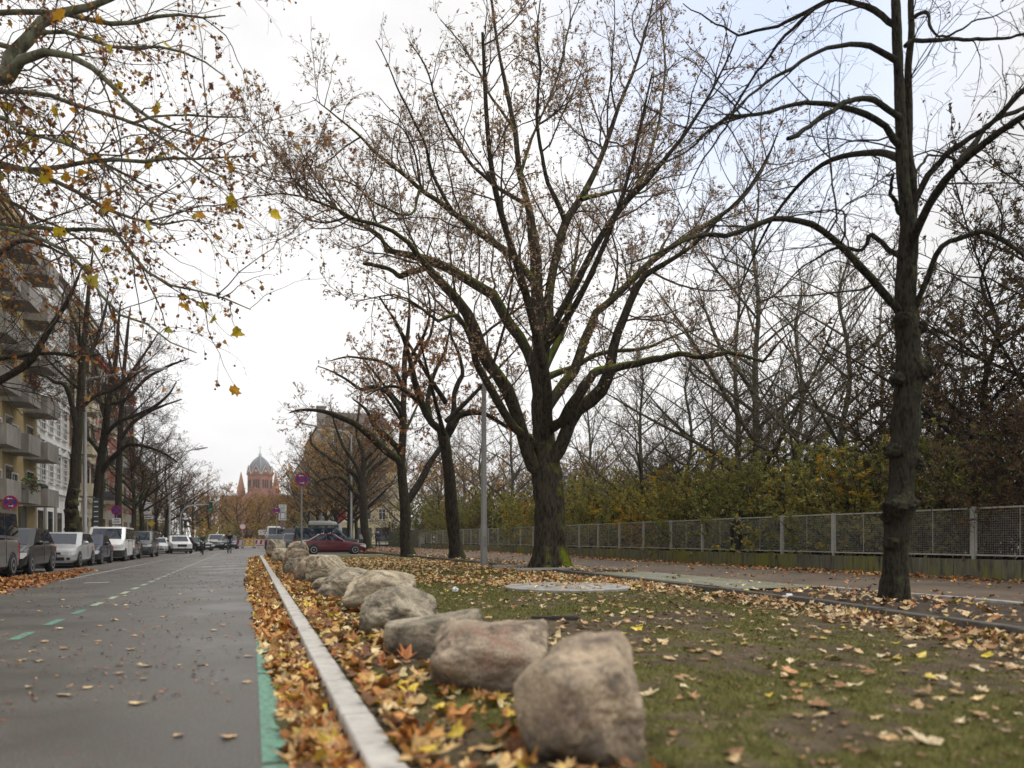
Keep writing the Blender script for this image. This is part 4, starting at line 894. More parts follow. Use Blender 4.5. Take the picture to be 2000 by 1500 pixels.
for k,(x,y,kd,sc,lb) in enumerate([(-7,128,hY,1.3,'low yellow shrub behind the beige minivan at the street end'),(-3.5,131,hM,1.2,'low green-yellow shrub behind the small round sign'),(-.5,127,hB,1.1,'brown shrub behind the yellow barrier'),(2.5,130,hY,1.2,'yellow shrub behind the white framed board'),(5.5,129,hM,1.2,'green shrub behind the white box van'),(9,127,hG,1.3,'green shrub at the street end right of the box van')]):
    c=copy_tree(kd); place(c,x,y,0,k*1.3,sc,lb,GE)
# a far-off wood closes the park
rw = np.random.default_rng(91); n=9; S=np.stack([rw.uniform(30,110,n*14),rw.uniform(70,135,n*14),np.zeros(n*14)],-1)
P,R = grow(S,nrm(np.array([0,0,1.])+.12*rw.normal(size=S.shape)),rw.uniform(8,13,len(S)),np.full(len(S),.14),9,.06,(0,0,.03),rw,.15,.02)
g = crown(P,R,rw,[dict(per_m=1.6,t0=.25,ang=45,lf=.3,lmin=1,lmax=3.2,n=5,k=3,rmin=.02,trop=(0,0,.06),kr=.008),dict(per_m=2.0,t0=.1,ang=45,lf=.4,lmin=.5,lmax=1.4,n=3,k=3,rmin=.014,kr=.008)])
stuff('woods', tubes_mesh('woods',[(P,R,5)]+g,M_greytwig),'far bare wood behind the park hedge','wood')
S=np.stack([rw.uniform(-75,20,150),rw.uniform(205,290,150),np.zeros(150)],-1); P,R = grow(S,nrm(np.array([0,0,1.])+.12*rw.normal(size=S.shape)),rw.uniform(9,15,len(S)),np.full(len(S),.2),9,.06,(0,0,.03),rw,.15,.03)
g = crown(P,R,rw,[dict(per_m=1.5,t0=.2,ang=45,lf=.3,lmin=1.4,lmax=4,n=5,k=3,rmin=.035,trop=(0,0,.06),kr=.009),dict(per_m=1.6,t0=.1,ang=45,lf=.4,lmin=.8,lmax=1.8,n=3,k=3,rmin=.025,kr=.009)])
wd_ = stuff('woods', tubes_mesh('woods',[(P,R,5)]+g,M_twig),'far autumn wood behind the orange trees at the street end','wood')
link('foliage', leaves_on('foliage', g[1][0], rw, 26000, .16, RUSTL, [3,3,3,2], M_leaf, TRI, .1), wd_)['kind']='stuff'
# ================================================================== boulders
def mat_rock(name, base, patch, dark, seed):
    m, nt, b = new_mat(name); L = nt.links.new
    tc = N(nt,'ShaderNodeTexCoord'); mp = N(nt,'ShaderNodeMapping'); mp.inputs['Location'].default_value = (seed*3.1,seed*1.7,seed*.9); L(tc.outputs['Object'], mp.inputs['Vector'])
    nA = N(nt,'ShaderNodeTexNoise', Scale=3.2, Detail=7, Roughness=.6, Distortion=.5); L(mp.outputs['Vector'], nA.inputs['Vector'])
    nB = N(nt,'ShaderNodeTexNoise', Scale=5.5, Detail=8, Roughness=.65); mp2 = N(nt,'ShaderNodeMapping'); mp2.inputs['Location'].default_value=(7,3,1); L(mp.outputs['Vector'], mp2.inputs['Vector']); L(mp2.outputs['Vector'], nB.inputs['Vector'])
    nC = N(nt,'ShaderNodeTexNoise', Scale=85, Detail=4, Roughness=.8); L(mp.outputs['Vector'], nC.inputs['Vector'])
    rA = ramp(nt,[(.36,tuple(np.array(base)*1.22)),(.48,base),(.56,tuple(np.array(base)*.8)),(.66,patch)]); L(nA.outputs['Fac'], rA.inputs['Fac'])
    rB = ramp(nt,[(.50,(0,0,0)),(.60,(1,1,1))]); L(nB.outputs['Fac'], rB.inputs['Fac'])
    f = N(nt,'ShaderNodeMath', operation='MULTIPLY'); L(rB.outputs['Color'], f.inputs[0]); f.inputs[1].default_value=.75
    mx = N(nt,'ShaderNodeMix', data_type='RGBA'); L(f.outputs[0], mx.inputs['Factor']); L(rA.outputs['Color'], mx.inputs['A']); mx.inputs['B'].default_value=(*dark,1)
    rC = ramp(nt,[(.33,(.35,.33,.30)),(.5,(1,1,1)),(.66,(1.55,1.55,1.5))]); L(nC.outputs['Fac'], rC.inputs['Fac'])
    mu = N(nt,'ShaderNodeMix', data_type='RGBA', blend_type='MULTIPLY'); mu.inputs['Factor'].default_value=.9; L(mx.outputs['Result'], mu.inputs['A']); L(rC.outputs['Color'], mu.inputs['B'])
    # soil splash near the foot, carried higher to paint shade on the undersides
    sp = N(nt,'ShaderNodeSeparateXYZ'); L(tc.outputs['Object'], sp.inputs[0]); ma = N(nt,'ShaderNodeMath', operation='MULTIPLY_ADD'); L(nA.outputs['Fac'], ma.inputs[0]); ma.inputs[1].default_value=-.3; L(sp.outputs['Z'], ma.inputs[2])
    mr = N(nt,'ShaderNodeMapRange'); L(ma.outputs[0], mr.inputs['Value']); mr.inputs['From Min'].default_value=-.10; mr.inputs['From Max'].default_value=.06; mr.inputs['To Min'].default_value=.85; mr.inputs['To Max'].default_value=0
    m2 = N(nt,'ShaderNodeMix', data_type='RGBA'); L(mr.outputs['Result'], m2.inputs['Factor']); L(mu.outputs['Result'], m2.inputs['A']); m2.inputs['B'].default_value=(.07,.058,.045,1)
    L(m2.outputs['Result'], b.inputs['Base Color']); b.inputs['Roughness'].default_value=.88; b.inputs['Specular IOR Level'].default_value=.25
    ad = N(nt,'ShaderNodeMath', operation='MULTIPLY_ADD'); L(nC.outputs['Fac'], ad.inputs[0]); ad.inputs[1].default_value=.25; L(nB.outputs['Fac'], ad.inputs[2])
    bump(nt,b,ad.outputs[0],.8,.02)
    return m
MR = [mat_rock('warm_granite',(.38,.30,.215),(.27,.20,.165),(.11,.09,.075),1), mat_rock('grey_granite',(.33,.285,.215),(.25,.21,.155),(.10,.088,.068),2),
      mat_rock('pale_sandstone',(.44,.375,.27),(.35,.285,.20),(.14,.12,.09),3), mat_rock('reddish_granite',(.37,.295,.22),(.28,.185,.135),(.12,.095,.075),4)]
import bmesh
_bm = bmesh.new(); bmesh.ops.create_icosphere(_bm, subdivisions=6, radius=1); _bm.verts.ensure_lookup_table()
ICO_V = np.array([v.co[:] for v in _bm.verts]); ICO_F = np.array([[v.index for v in f.verts] for f in _bm.faces]); _bm.free()
def boulder(label, px, py, wpx, h, depth_m, planes, seed, mat, z=.09, sink=.06, p=9, rough=1.0, group='boulders along the kerb', zoff=0, kk=1.0):
    """px,py: middle of its front foot in the photo; wpx: its width there. planes: (direction in camera-right/away/up, distance as a share of the half size)"""
    g = on_ground(px,py,z); D = depth(g[0],g[1]); W = wpx*D/FPX*kk
    half = np.array([W/2, depth_m/2, (h+sink)/2]); r = np.random.default_rng(seed)
    pl = [((1,0,0),1),((-1,0,0),1),((0,1,0),1),((0,-1,0),1),((0,0,1),1),((0,0,-1),1)] + list(planes)
    for _ in range(7):
        v = nrm(r.normal(size=3)); pl.append((tuple(v), .93+.2*r.random()))
    acc = 0
    for v,dist in pl:
        v = nrm(np.array(v,float)); acc = acc + np.maximum(ICO_V@v,0)**(p*1.8)/dist**(p*1.8)
    rad = acc**(-1/(p*1.8))
    V = ICO_V*rad[:,None]
    rid = 1-np.abs(vnoise(ICO_V,.42,3,seed+11)-.5)*2
    nn = (vnoise(ICO_V,.75,4,seed)-.5)*.26*rough + (vnoise(ICO_V,.2,4,seed+3)-.5)*.11*rough + (vnoise(ICO_V,.07,3,seed+5)-.5)*.045 - np.maximum(rid-.93,0)*.55*rough - np.maximum(vnoise(ICO_V,.5,3,seed+7)-.60,0)*.8*rough
    V = V*(1+nn)[:,None]*half
    V[:,2] += half[2]-sink
    c = g+np.array([SY,CY,0])*depth_m*.5; c[2] = z+zoff
    Rm = np.array([[CY,SY,0],[-SY,CY,0],[0,0,1.]])   # camera-right / away -> world
    V = V@Rm.T
    o = link('boulder', mesh_arrays('boulder', V, [ICO_F], [mat])); o.location = c
    return tag(o, label, 'boulder', group)
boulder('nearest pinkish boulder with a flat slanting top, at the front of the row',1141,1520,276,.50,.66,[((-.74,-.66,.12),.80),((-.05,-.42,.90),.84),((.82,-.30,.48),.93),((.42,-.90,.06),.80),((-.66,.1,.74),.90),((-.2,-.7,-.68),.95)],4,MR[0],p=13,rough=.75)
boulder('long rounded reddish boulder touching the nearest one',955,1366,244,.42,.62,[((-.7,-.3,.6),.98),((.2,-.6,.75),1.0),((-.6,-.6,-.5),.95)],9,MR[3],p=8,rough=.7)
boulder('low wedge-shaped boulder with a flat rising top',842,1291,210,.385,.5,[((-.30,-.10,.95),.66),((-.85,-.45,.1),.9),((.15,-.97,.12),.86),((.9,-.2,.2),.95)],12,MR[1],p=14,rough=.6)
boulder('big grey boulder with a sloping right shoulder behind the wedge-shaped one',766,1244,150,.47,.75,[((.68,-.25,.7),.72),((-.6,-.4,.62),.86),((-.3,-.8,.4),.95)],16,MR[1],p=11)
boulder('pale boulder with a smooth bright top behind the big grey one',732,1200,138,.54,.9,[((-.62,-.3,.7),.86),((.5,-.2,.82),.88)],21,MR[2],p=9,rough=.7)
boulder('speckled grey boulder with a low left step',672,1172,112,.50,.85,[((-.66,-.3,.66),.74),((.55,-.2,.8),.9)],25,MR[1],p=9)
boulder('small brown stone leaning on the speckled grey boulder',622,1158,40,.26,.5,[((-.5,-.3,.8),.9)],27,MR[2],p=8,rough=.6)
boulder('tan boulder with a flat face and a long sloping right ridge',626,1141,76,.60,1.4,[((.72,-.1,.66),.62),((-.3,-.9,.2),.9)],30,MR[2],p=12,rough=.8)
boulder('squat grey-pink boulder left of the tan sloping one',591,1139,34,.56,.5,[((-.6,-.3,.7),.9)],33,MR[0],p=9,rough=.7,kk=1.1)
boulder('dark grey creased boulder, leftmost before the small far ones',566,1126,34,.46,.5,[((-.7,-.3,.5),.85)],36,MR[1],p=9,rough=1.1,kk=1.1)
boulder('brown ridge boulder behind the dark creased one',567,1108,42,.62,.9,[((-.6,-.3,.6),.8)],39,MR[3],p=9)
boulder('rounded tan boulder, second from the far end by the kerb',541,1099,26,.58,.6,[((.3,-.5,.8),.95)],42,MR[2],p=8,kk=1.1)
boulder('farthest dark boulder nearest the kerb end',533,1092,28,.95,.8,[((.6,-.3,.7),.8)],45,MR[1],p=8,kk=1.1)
boulder('far pale boulder at the foot of the tall no-stopping sign',577,1086,34,.80,.8,[((-.5,-.3,.8),.9)],48,MR[2],p=9,kk=1.1)

# ================================================================== fallen leaves, grass
ORANGE = [(.44,.19,.05),(.52,.29,.09),(.33,.12,.035),(.62,.42,.18),(.19,.085,.04),(.60,.44,.06),(.68,.55,.30)]; OW = [4,4,3,3.5,3,1.6,2.4]
PALE = [(.58,.42,.22),(.48,.31,.15),(.64,.52,.32),(.38,.20,.085),(.60,.46,.10),(.27,.14,.065)]; PW = [4,3.5,3,2.5,1,1.6]
M_litter = mat_tint('fallen_leaf', .55, 0, .35)
nt = M_litter.node_tree; b_ = nt.nodes['Principled BSDF']; tc_ = N(nt,'ShaderNodeTexCoord'); nz_ = N(nt,'ShaderNodeTexNoise',Scale=42,Detail=6,Roughness=.7); nt.links.new(tc_.outputs['Object'],nz_.inputs['Vector'])
rp_ = ramp(nt,[(.34,(.30,.24,.20)),(.5,(.95,.95,.95)),(.68,(1.35,1.35,1.3))]); nt.links.new(nz_.outputs['Fac'],rp_.inputs['Fac']); mu_ = N(nt,'ShaderNodeMix',data_type='RGBA',blend_type='MULTIPLY'); mu_.inputs['Factor'].default_value=.9
nt.links.new(nt.nodes['Attribute'].outputs['Color'],mu_.inputs['A']); nt.links.new(rp_.outputs['Color'],mu_.inputs['B']); nt.links.new(mu_.outputs['Result'],b_.inputs['Base Color'])
def litter(name, label, pos, r, size, pal, wts, tilt, outline=MAPLE, curl=.35):
    n = len(pos); big = size*(.38+.85*r.random(n)**1.3)
    V,F,C = leaf_arrays(pos, rotm(tilt*r.normal(size=n), tilt*r.normal(size=n), r.random(n)*2*PI), big, pick_tint(r,n,pal,wts), outline, r, curl)
    V[:,2] = np.maximum(V[:,2], .003+rz(V[:,0],V[:,1]))
    return stuff(name, mesh_arrays(name, V, [F], [M_litter], smooth=False, col=C), label, 'leaves')
rF = np.random.default_rng(101)
def ydist(r, n, y0, y1, pw=1.6): return y0+(y1-y0)*r.random(n)**pw
# gutter strip, between green line and kerb
n=5800; y = ydist(rF,n,1.2,43,1.5); wd = .19+.10*vnoise(np.stack([y,y*0],-1),1.5,2,3)+.021*np.clip(y-3.8,0,13)
u = rF.random(n)**.72; x = .425-wd*(1-u)*1.05; z = .006+.07*u**2*rF.random(n)
litter('fallen_leaves','orange and yellow leaves heaped in the gutter along the pale kerb',np.stack([x,y,z],-1),rF,.078,ORANGE,OW,.42)
# lawn side of the kerb
n=3700; y = ydist(rF,n,1.2,42,1.12); u = rF.random(n)**1.9; x = .645+u*(.70+.5*vnoise(np.stack([y,y*0],-1),1.2,2,5)); z=.12+.05*(1-u)*rF.random(n)
litter('fallen_leaves','orange leaves drifted between the pale kerb and the boulders',np.stack([x,y,z],-1),rF,.076,ORANGE,OW,.38)
# thick band in front of the old kerb, far part of lawn
n=7500; y = 12.5+26*rF.random(n)**1.1; k=k2x(y); u=rF.random(n)**1.25; x = k-.12-u*(k-1.7)*np.clip((y-9)/9,.25,.85)
m_ = vnoise(np.stack([x,y],-1),1.1,3,12) > .34+.30*np.clip((y-30)/10,0,1); x,y=x[m_],y[m_]
litter('fallen_leaves','broad carpet of orange leaves on the lawn in front of the oak',np.stack([x,y,.125+.03*rF.random(len(x))],-1),rF,.066,ORANGE[:4]+PALE,[3,3,2,3]+PW,.28,OVAL*np.array([1.2,.9]) if False else MAPLE)
# row caught by the old kerb, nearer part
n=1900; y = 3.6+12*rF.random(n)**1.0; k=k2x(y); u=rF.random(n)**3; x=k-.06-u*.95
m_ = vnoise(np.stack([y,y*0],-1),.8,2,14)>.33; x,y,u=x[m_],y[m_],u[m_]
litter('fallen_leaves','tan leaves caught along the foot of the old mossy kerb',np.stack([x,y,.115+.05*(1-u)*rF.random(len(x))],-1),rF,.060,PALE,PW,.36)
# loose leaves over the near lawn
n=1900; y = 2.2+16*rF.random(n)**.95; k=k2x(y); x=.9+(k-1.0)*rF.random(n); m_=vnoise(np.stack([x,y],-1),.9,3,17)>.40; x,y=x[m_],y[m_]
xy=np.stack([x,y],-1); litter('fallen_leaves','scattered pale yellow leaves lying on the near lawn',np.concatenate([xy,(lawn_z(xy)+.018)[:,None]],-1),rF,.060,PALE+[(.66,.50,.05)],PW+[.7],.16,MAPLE,.25)
n=5000; y = 2.2+14*rF.random(n)**1.2; k=k2x(y); x=.8+(k-.9)*rF.random(n); xy=np.stack([x,y],-1); litter('leaf_crumbs','small brown leaf bits and crumbs strewn over the lawn',np.concatenate([xy,(lawn_z(xy)+.012)[:,None]],-1),rF,.024,[(.16,.09,.05),(.26,.16,.09),(.36,.25,.15),(.10,.065,.04)],[3,3,2,2],.3,OVAL)
cs_=on_ground(1108,1151,.10); n=60; a=rF.random(n)*6.28; q=1.1*rF.random(n)**.5
litter('fallen_leaves','few tan leaves lying on the round concrete slab',np.stack([cs_[0]+q*np.cos(a),cs_[1]+q*np.sin(a),np.full(n,.185)],-1),rF,.06,PALE,PW,.12)
# tree bed and footpath
n=2400; y = 4+40*rF.random(n)**1.2; k=k2x(y); x=k+.2+(9.2-k)*rF.random(n); m_=(vnoise(np.stack([x,y],-1),1.2,3,19)>.42)&~((y>10.3)&(y<16.6)&(rF.random(n)<.85)); x,y=x[m_],y[m_]
litter('fallen_leaves','brown leaves on the bare soil of the tree bed',np.stack([x,y,.215+.02*rF.random(len(x))],-1),rF,.062,PALE+ORANGE[:3],PW+[1,1,1],.25)
n=2600; y = 6+50*rF.random(n)**1.2; x=14.28-1.1*rF.random(n)**2.6; litter('fallen_leaves','leaves drifted along the foot of the low concrete wall',np.stack([x,y,.215+.02*rF.random(n)],-1),rF,.07,ORANGE[:5],[3,3,3,2,2],.3)
n=600; y = 6+45*rF.random(n); x=9.5+4.6*rF.random(n); litter('fallen_leaves','few leaves on the dark footpath',np.stack([x,y,.21+.01*rF.random(n)],-1),rF,.06,ORANGE[:5],[2,3,3,2,2],.15)
# left lane: drift beside the parked cars and crumbs on the road
n=4200; y = 13+17*rF.random(n)**1.0; u=rF.normal(size=n)*.5; x=-5.2-.09*(23-y)*0+u*np.clip((29-y)/8,.25,1.0)-.3; m_=(x<-4.3+.2*rF.normal(size=n)); x,y=x[m_],y[m_]
z0=rz(x,y)
litter('fallen_leaves','rusty leaf drift beside the grey van and black car',np.stack([x,y,z0+.01+.05*rF.random(len(x))],-1),rF,.08,RUST+ORANGE[:3],[3,3,3,1,2,2,2],.4)
n=15000; y = ydist(rF,n,5,75,1.2); x=rF.uniform(-8.3,-.05,n); m_=(vnoise(np.stack([x,y],-1),2.2,3,23)>.49+.10*np.clip((8-y)/6,0,1)); x,y=x[m_],y[m_]
litter('leaf_crumbs','small brown leaf bits scattered over the road',np.stack([x,y,rz(x,y)+.012],-1),rF,.026,[(.19,.08,.045),(.27,.13,.075),(.34,.2,.13),(.12,.055,.04)],[3,3,2,2],.2,OVAL)
n=150; y = 2.4+14*rF.random(n); x=rF.uniform(-4.5,0,n); litter('fallen_leaves','few tan leaves lying flat on the near road',np.stack([x,y,np.full(n,.012)],-1),rF,.055,PALE[:4],[3,3,2,2],.08,MAPLE,.15)
n=900; y = rF.uniform(45,75,n); x=rF.uniform(6.5,14,n); litter('fallen_leaves','leaves around the far trees of the footpath',np.stack([x,y,np.full(n,.225)],-1),rF,.09,ORANGE[:5],[3,3,3,2,2],.25)
# grass blades where the moss mask is high
n=260000; y = 2.0+24*rF.random(n)**1.5; k=k2x(y); x=.66+(k-.75)*rF.random(n); xy=np.stack([x,y],-1); mk=moss_mask(xy); m_=rF.random(n)<mk*.9*(.35+.65*vnoise(xy,.22,2,29)); xy=xy[m_]; n=len(xy)
ln=(.014+.040*rF.random(n)**2)*(1+.25*np.clip(xy[:,1]-8,0,8)/8); a=rF.random(n)*2*PI; ht=rF.normal(size=(n,2))*.6
P3=np.concatenate([xy,lawn_z(xy)[:,None]],-1); wv=np.stack([np.cos(a),np.sin(a),0*a],-1)*(.0022+.0003*xy[:,1:2])
tip=P3+np.stack([ht[:,0]*ln,ht[:,1]*ln,ln],-1)
V=np.stack([P3-wv,P3+wv,tip],1).reshape(-1,3); C=pick_tint(rF,n,[(.13,.14,.038),(.165,.165,.052),(.09,.098,.03),(.22,.19,.085)],[3,3,2,1.5])
stuff('grass', mesh_arrays('grass',V,[np.arange(n*3).reshape(-1,3)],[mat_tint('grass_blade',.7,.25)],smooth=False,col=np.repeat(C,3,0)),'short mossy grass in patches on the lawn','grass')

# ================================================================== low wall, fence, small things
def mat_wall():
    m, nt, b = new_mat('mossy_concrete_wall'); L = nt.links.new
    tc = N(nt,'ShaderNodeTexCoord'); mp = N(nt,'ShaderNodeMapping'); mp.inputs['Scale'].default_value=(1,5,.6); L(tc.outputs['Object'],mp.inputs['Vector'])
    n1 = N(nt,'ShaderNodeTexNoise',Scale=2.2,Detail=8,Roughness=.7); L(mp.outputs['Vector'],n1.inputs['Vector'])
    n2 = N(nt,'ShaderNodeTexNoise',Scale=.55,Detail=5,Roughness=.6); L(tc.outputs['Object'],n2.inputs['Vector'])
    r = ramp(nt,[(.35,(.045,.042,.032)),(.5,(.12,.115,.09)),(.68,(.20,.19,.155))]); L(n1.outputs['Fac'],r.inputs['Fac'])
    mm = N(nt,'ShaderNodeMath',operation='MULTIPLY'); L(n1.outputs['Fac'],mm.inputs[0]); L(n2.outputs['Fac'],mm.inputs[1])
    mr = N(nt,'ShaderNodeMapRange'); L(mm.outputs[0],mr.inputs['Value']); mr.inputs['From Min'].default_value=.22; mr.inputs['From Max'].default_value=.34
    mx = N(nt,'ShaderNodeMix',data_type='RGBA'); L(mr.outputs['Result'],mx.inputs['Factor']); L(r.outputs['Color'],mx.inputs['A']); mx.inputs['B'].default_value=(.17,.18,.022,1)
    L(mx.outputs['Result'],b.inputs['Base Color']); b.inputs['Roughness'].default_value=.9; bump(nt,b,n1.outputs['Fac'],.5,.02)
    return m
b = MB()
for y0 in np.arange(-4,66,2.0): b.box((14.5+rng.normal()*.004,y0+1,.34),(.3,1.985,.54+rng.normal()*.006))
w_ = link('low_wall', b.mesh('low_wall', mat_wall())); tag(w_,'low mossy concrete wall carrying the mesh fence','wall')
M_galv = mat_noise('galvanised_steel',[(.3,(.33,.33,.30)),(.7,(.50,.50,.47))],20,.55,6,metallic=.25)
FX=14.42; root = thing('mesh_fence','galvanised wire mesh fence on the low wall in front of the hedge','fence',(FX,0,.6))
post = MB(); post.box((0,0,.52),(.06,.06,1.18)); post.box((0,0,1.115),(.07,.07,.02)); post_me = post.mesh('post',M_galv)
fr = MB()
for z_ in (.10,1.085): fr.box((0,1,z_),(.034,1.92,.034))
for y_ in (.055,1.945): fr.box((0,y_,.5925),(.034,.034,.95))
fr.box((.004,1,.5925),(.012,.012,.95)); frame_me = fr.mesh('panel_frame',M_galv)
wr = MB()
for z_ in np.arange(.15,1.06,.048): wr.box((.0,1,z_),(.005,1.86,.005))
for y_ in np.arange(.10,1.92,.048): wr.box((.005,y_,.5925),(.003,.003,.93))
wire_me = wr.mesh('wire_mesh',mat_noise('dull_wire',[(.3,(.26,.26,.235)),(.7,(.38,.38,.35))],20,.6,4))
for k in range(30):
    y0 = 3.57+2*k
    p = link('post', post_me, root); p.location=(0,y0,0)
    f = link('panel', frame_me, root); f.location=(0,y0,rng.normal()*.004); f.rotation_euler=(0,rng.normal()*.006,0)
    link('wire_mesh', wire_me, f)
# concrete pillar and green board fence further on
b=MB(); b.box((14.45,65.5,.95),(.5,.5,1.7)); b.box((14.45,65.5,1.84),(.58,.58,.09)); tag(link('gate_pillar',b.mesh('gate_pillar',M_pave)),'stout concrete pillar where the mesh fence ends','pillar')
M_board = mat_noise('weathered_green_board',[(.3,(.09,.10,.075)),(.7,(.17,.18,.14))],6,.85,6,stretch=(1,8,1))
root = thing('board_fence','weathered green board fence behind the walking person','fence',(14.4,66,.2))
for k in range(8):
    b=MB()
    for i in range(12): b.box((rng.normal()*.01,i*.165+.08,.85+rng.normal()*.01),(.025,.15,1.65))
    for z_ in (.3,1.35): b.box((.04,1,z_),(.04,1.97,.08))
    o=link('panel',b.mesh('panel',M_board),root); o.location=(0,k*2.0,0)
# dark jacket hung over the fence
M_cloth = mat_flat('dark_cloth',(.012,.016,.018),.9)
rings=[]
for t in np.linspace(0,1,12):
    w0=.07+.16*math.sin(PI*min(t*1.05,1))**.8; z=1.1-1.0*t; k=14; ring=[]
    for j in range(k):
        a=2*PI*j/k; f=1+.22*math.sin(3*a+t*5)
        ring.append((-.05-.05*math.sin(a)*f*(.5+t), (w0*math.cos(a)*f)*.9-.1*t*t, z))
    rings.append(ring)
b=MB(); b.loft(rings); jk=thing('jacket','dark jacket hung by its collar over a fence post','jacket',(FX-.045,19.57,.6)); link('torso',b.mesh('torso',M_cloth,True,70),jk)
for s in (-1,1):
    b=MB(); b.tube([(-.06,s*.12,1.0),(-.09,s*.21,.75),(-.09,s*.19,.42),(-.08,s*.17,.2)],[.05,.055,.045,.04],8); link('sleeve',b.mesh('sleeve',M_cloth,True,70),jk)
# round slab, plank, paper, tree-bed rail
c = on_ground(1108,1151,.10); b=MB(); b.tube([(0,0,0),(0,0,.055),(0,0,.07)],[1.17,1.17,1.14],48); o=link('concrete_slab',b.mesh('concrete_slab',mat_noise('slab_concrete',[(.3,(.16,.15,.13)),(.5,(.30,.285,.26)),(.7,(.40,.385,.36))],3,.85,9,.3,40,.01),True,30)); o.location=(c[0],c[1],.10); tag(o,'round pale concrete slab set flush in the lawn before the oak','slab')
c = on_ground(1085,1212,.1); b=MB(); b.box((0,0,.02),(.56,.11,.035)); b.box((.1,.004,.041),(.3,.05,.008)); o=link('plank',b.mesh('plank',mat_flat('wet_wood',(.03,.024,.02),.6))); o.location=(c[0],c[1],.11); o.rotation_euler=(0,.03,-.28); tag(o,'short dark plank lying on the lawn behind the front boulder','plank')
c = on_ground(889,1158,.1); b=MB(); b.sphere((0,0,.05),.055,12,0,(1.2,1,.8)); me=b.mesh('crumpled_paper',mat_flat('paper_white',(.72,.72,.72),.8)); me.vertices.foreach_get
for v in me.vertices: v.co *= 1+.25*random.uniform(-1,1)
o=link('crumpled_paper',me); o.location=(c[0],c[1],.10); tag(o,'crumpled white paper ball on the leafy lawn','paper')
c = on_ground(1400+415,1168,.2)
c = on_ground(1538,1166,.2); b=MB(); b.box((0,0,.012),(.14,.09,.02),rz=.3); b.box((.06,.03,.03),(.08,.07,.012),rz=-.4,rx=.3); o=link('paper_scrap',b.mesh('paper_scrap',bpy.data.materials['paper_white'])); o.location=(c[0],c[1],.20); tag(o,'white paper scrap on the soil in front of the linden','paper')
rail=thing('tree_edging','thin pale edging bars on the ground around the oak foot','edging',(OB[0],OB[1],.19)); M_rail=mat_flat('pale_rail',(.36,.36,.34),.6)
for cc,dd in (((0,-1.15,.03),(2.9,.05,.06)),((0,1.3,.03),(2.7,.05,.06))):
    b=MB(); b.box((0,0,0),dd); o=link('bar',b.mesh('bar',M_rail),rail); o.location=cc; o.rotation_euler=(0,0,-YAW*.35)
# ================================================================== buildings
M_yel = mat_noise('ochre_render',[(.3,(.30,.225,.10)),(.7,(.42,.325,.16))],1.2,.9,8,.2,40,.01)
M_stucco = mat_noise('white_stucco',[(.3,(.62,.61,.58)),(.7,(.78,.77,.75))],1.0,.85,8)
M_cream = mat_noise('cream_stucco',[(.3,(.44,.38,.27)),(.7,(.58,.51,.38))],1.0,.85,8)
M_greyc = mat_noise('grey_concrete',[(.3,(.18,.165,.14)),(.7,(.32,.30,.265))],3,.85,8,.2,40,.01,stretch=(1,1,.3))
M_roofm = mat_noise('dark_roof_tile',[(.3,(.07,.055,.05)),(.7,(.14,.11,.095))],4,.8,6)
M_frame = mat_flat('window_frame_white',(.62,.61,.58),.5); M_dframe = mat_flat('window_frame_brown',(.12,.085,.06),.5)
def mat_glass(name,c=(.02,.023,.026),rough=.06):
    m,nt,b=new_mat(name); b.inputs['Base Color'].default_value=(*c,1); b.inputs['Roughness'].default_value=rough; b.inputs['Specular IOR Level'].default_value=.7
    return m
M_glass = mat_glass('window_glass')
def mat_brick(name,c1,c2,mortar,scale=1.0):
    m,nt,b=new_mat(name); L=nt.links.new; tc=N(nt,'ShaderNodeTexCoord'); mp=N(nt,'ShaderNodeMapping'); mp.inputs['Rotation'].default_value=(PI/2,0,PI/2); L(tc.outputs['Object'],mp.inputs['Vector'])
    br=N(nt,'ShaderNodeTexBrick',Scale=4.2*scale); br.inputs['Color1'].default_value=(*c1,1); br.inputs['Color2'].default_value=(*c2,1); br.inputs['Mortar'].default_value=(*mortar,1); br.inputs['Mortar Size'].default_value=.012
    L(mp.outputs['Vector'],br.inputs['Vector']); n=N(nt,'ShaderNodeTexNoise',Scale=.9,Detail=6); L(tc.outputs['Object'],n.inputs['Vector']); r=ramp(nt,[(.3,(.7,.7,.7)),(.7,(1.2,1.2,1.2))]); L(n.outputs['Fac'],r.inputs['Fac'])
    mu=N(nt,'ShaderNodeMix',data_type='RGBA',blend_type='MULTIPLY'); mu.inputs['Factor'].default_value=1; L(br.outputs['Color'],mu.inputs['A']); L(r.outputs['Color'],mu.inputs['B']); L(mu.outputs['Result'],b.inputs['Base Color']); b.inputs['Roughness'].default_value=.9
    return m
M_redbrick = mat_brick('red_brick',(.42,.065,.03),(.33,.05,.028),(.26,.09,.06))
M_rust = mat_brick('church_brick',(.33,.135,.08),(.28,.11,.07),(.30,.17,.12),.3)
def window_me(w,h,mat_f,ped=0):
    b=MB(); d=.10
    b.box((d/2,-w/2-.05,h/2),(d,.10,h+.2)); b.box((d/2,w/2+.05,h/2),(d,.10,h+.2)); b.box((d/2,0,h+.05),(d,w,.10)); b.box((d/2+.04,0,-.06),(d+.1,w+.3,.10))
    b.box((.035,0,h/2),(.05,.06,h)); b.box((.036,0,h*.68),(.045,w,.06))
    if ped: b.prism([(0,-w/2-.25,h+.28),(0,w/2+.25,h+.28),(0,0,h+.28+ped)],(0,0,0),(.2,0,0)); b.box((.11,0,h+.22),(.22,w+.5,.12))
    g=MB(); g.box((.012,0,h/2),(.02,w,h))
    return b.mesh('window',mat_f), g.mesh('pane',M_glass)
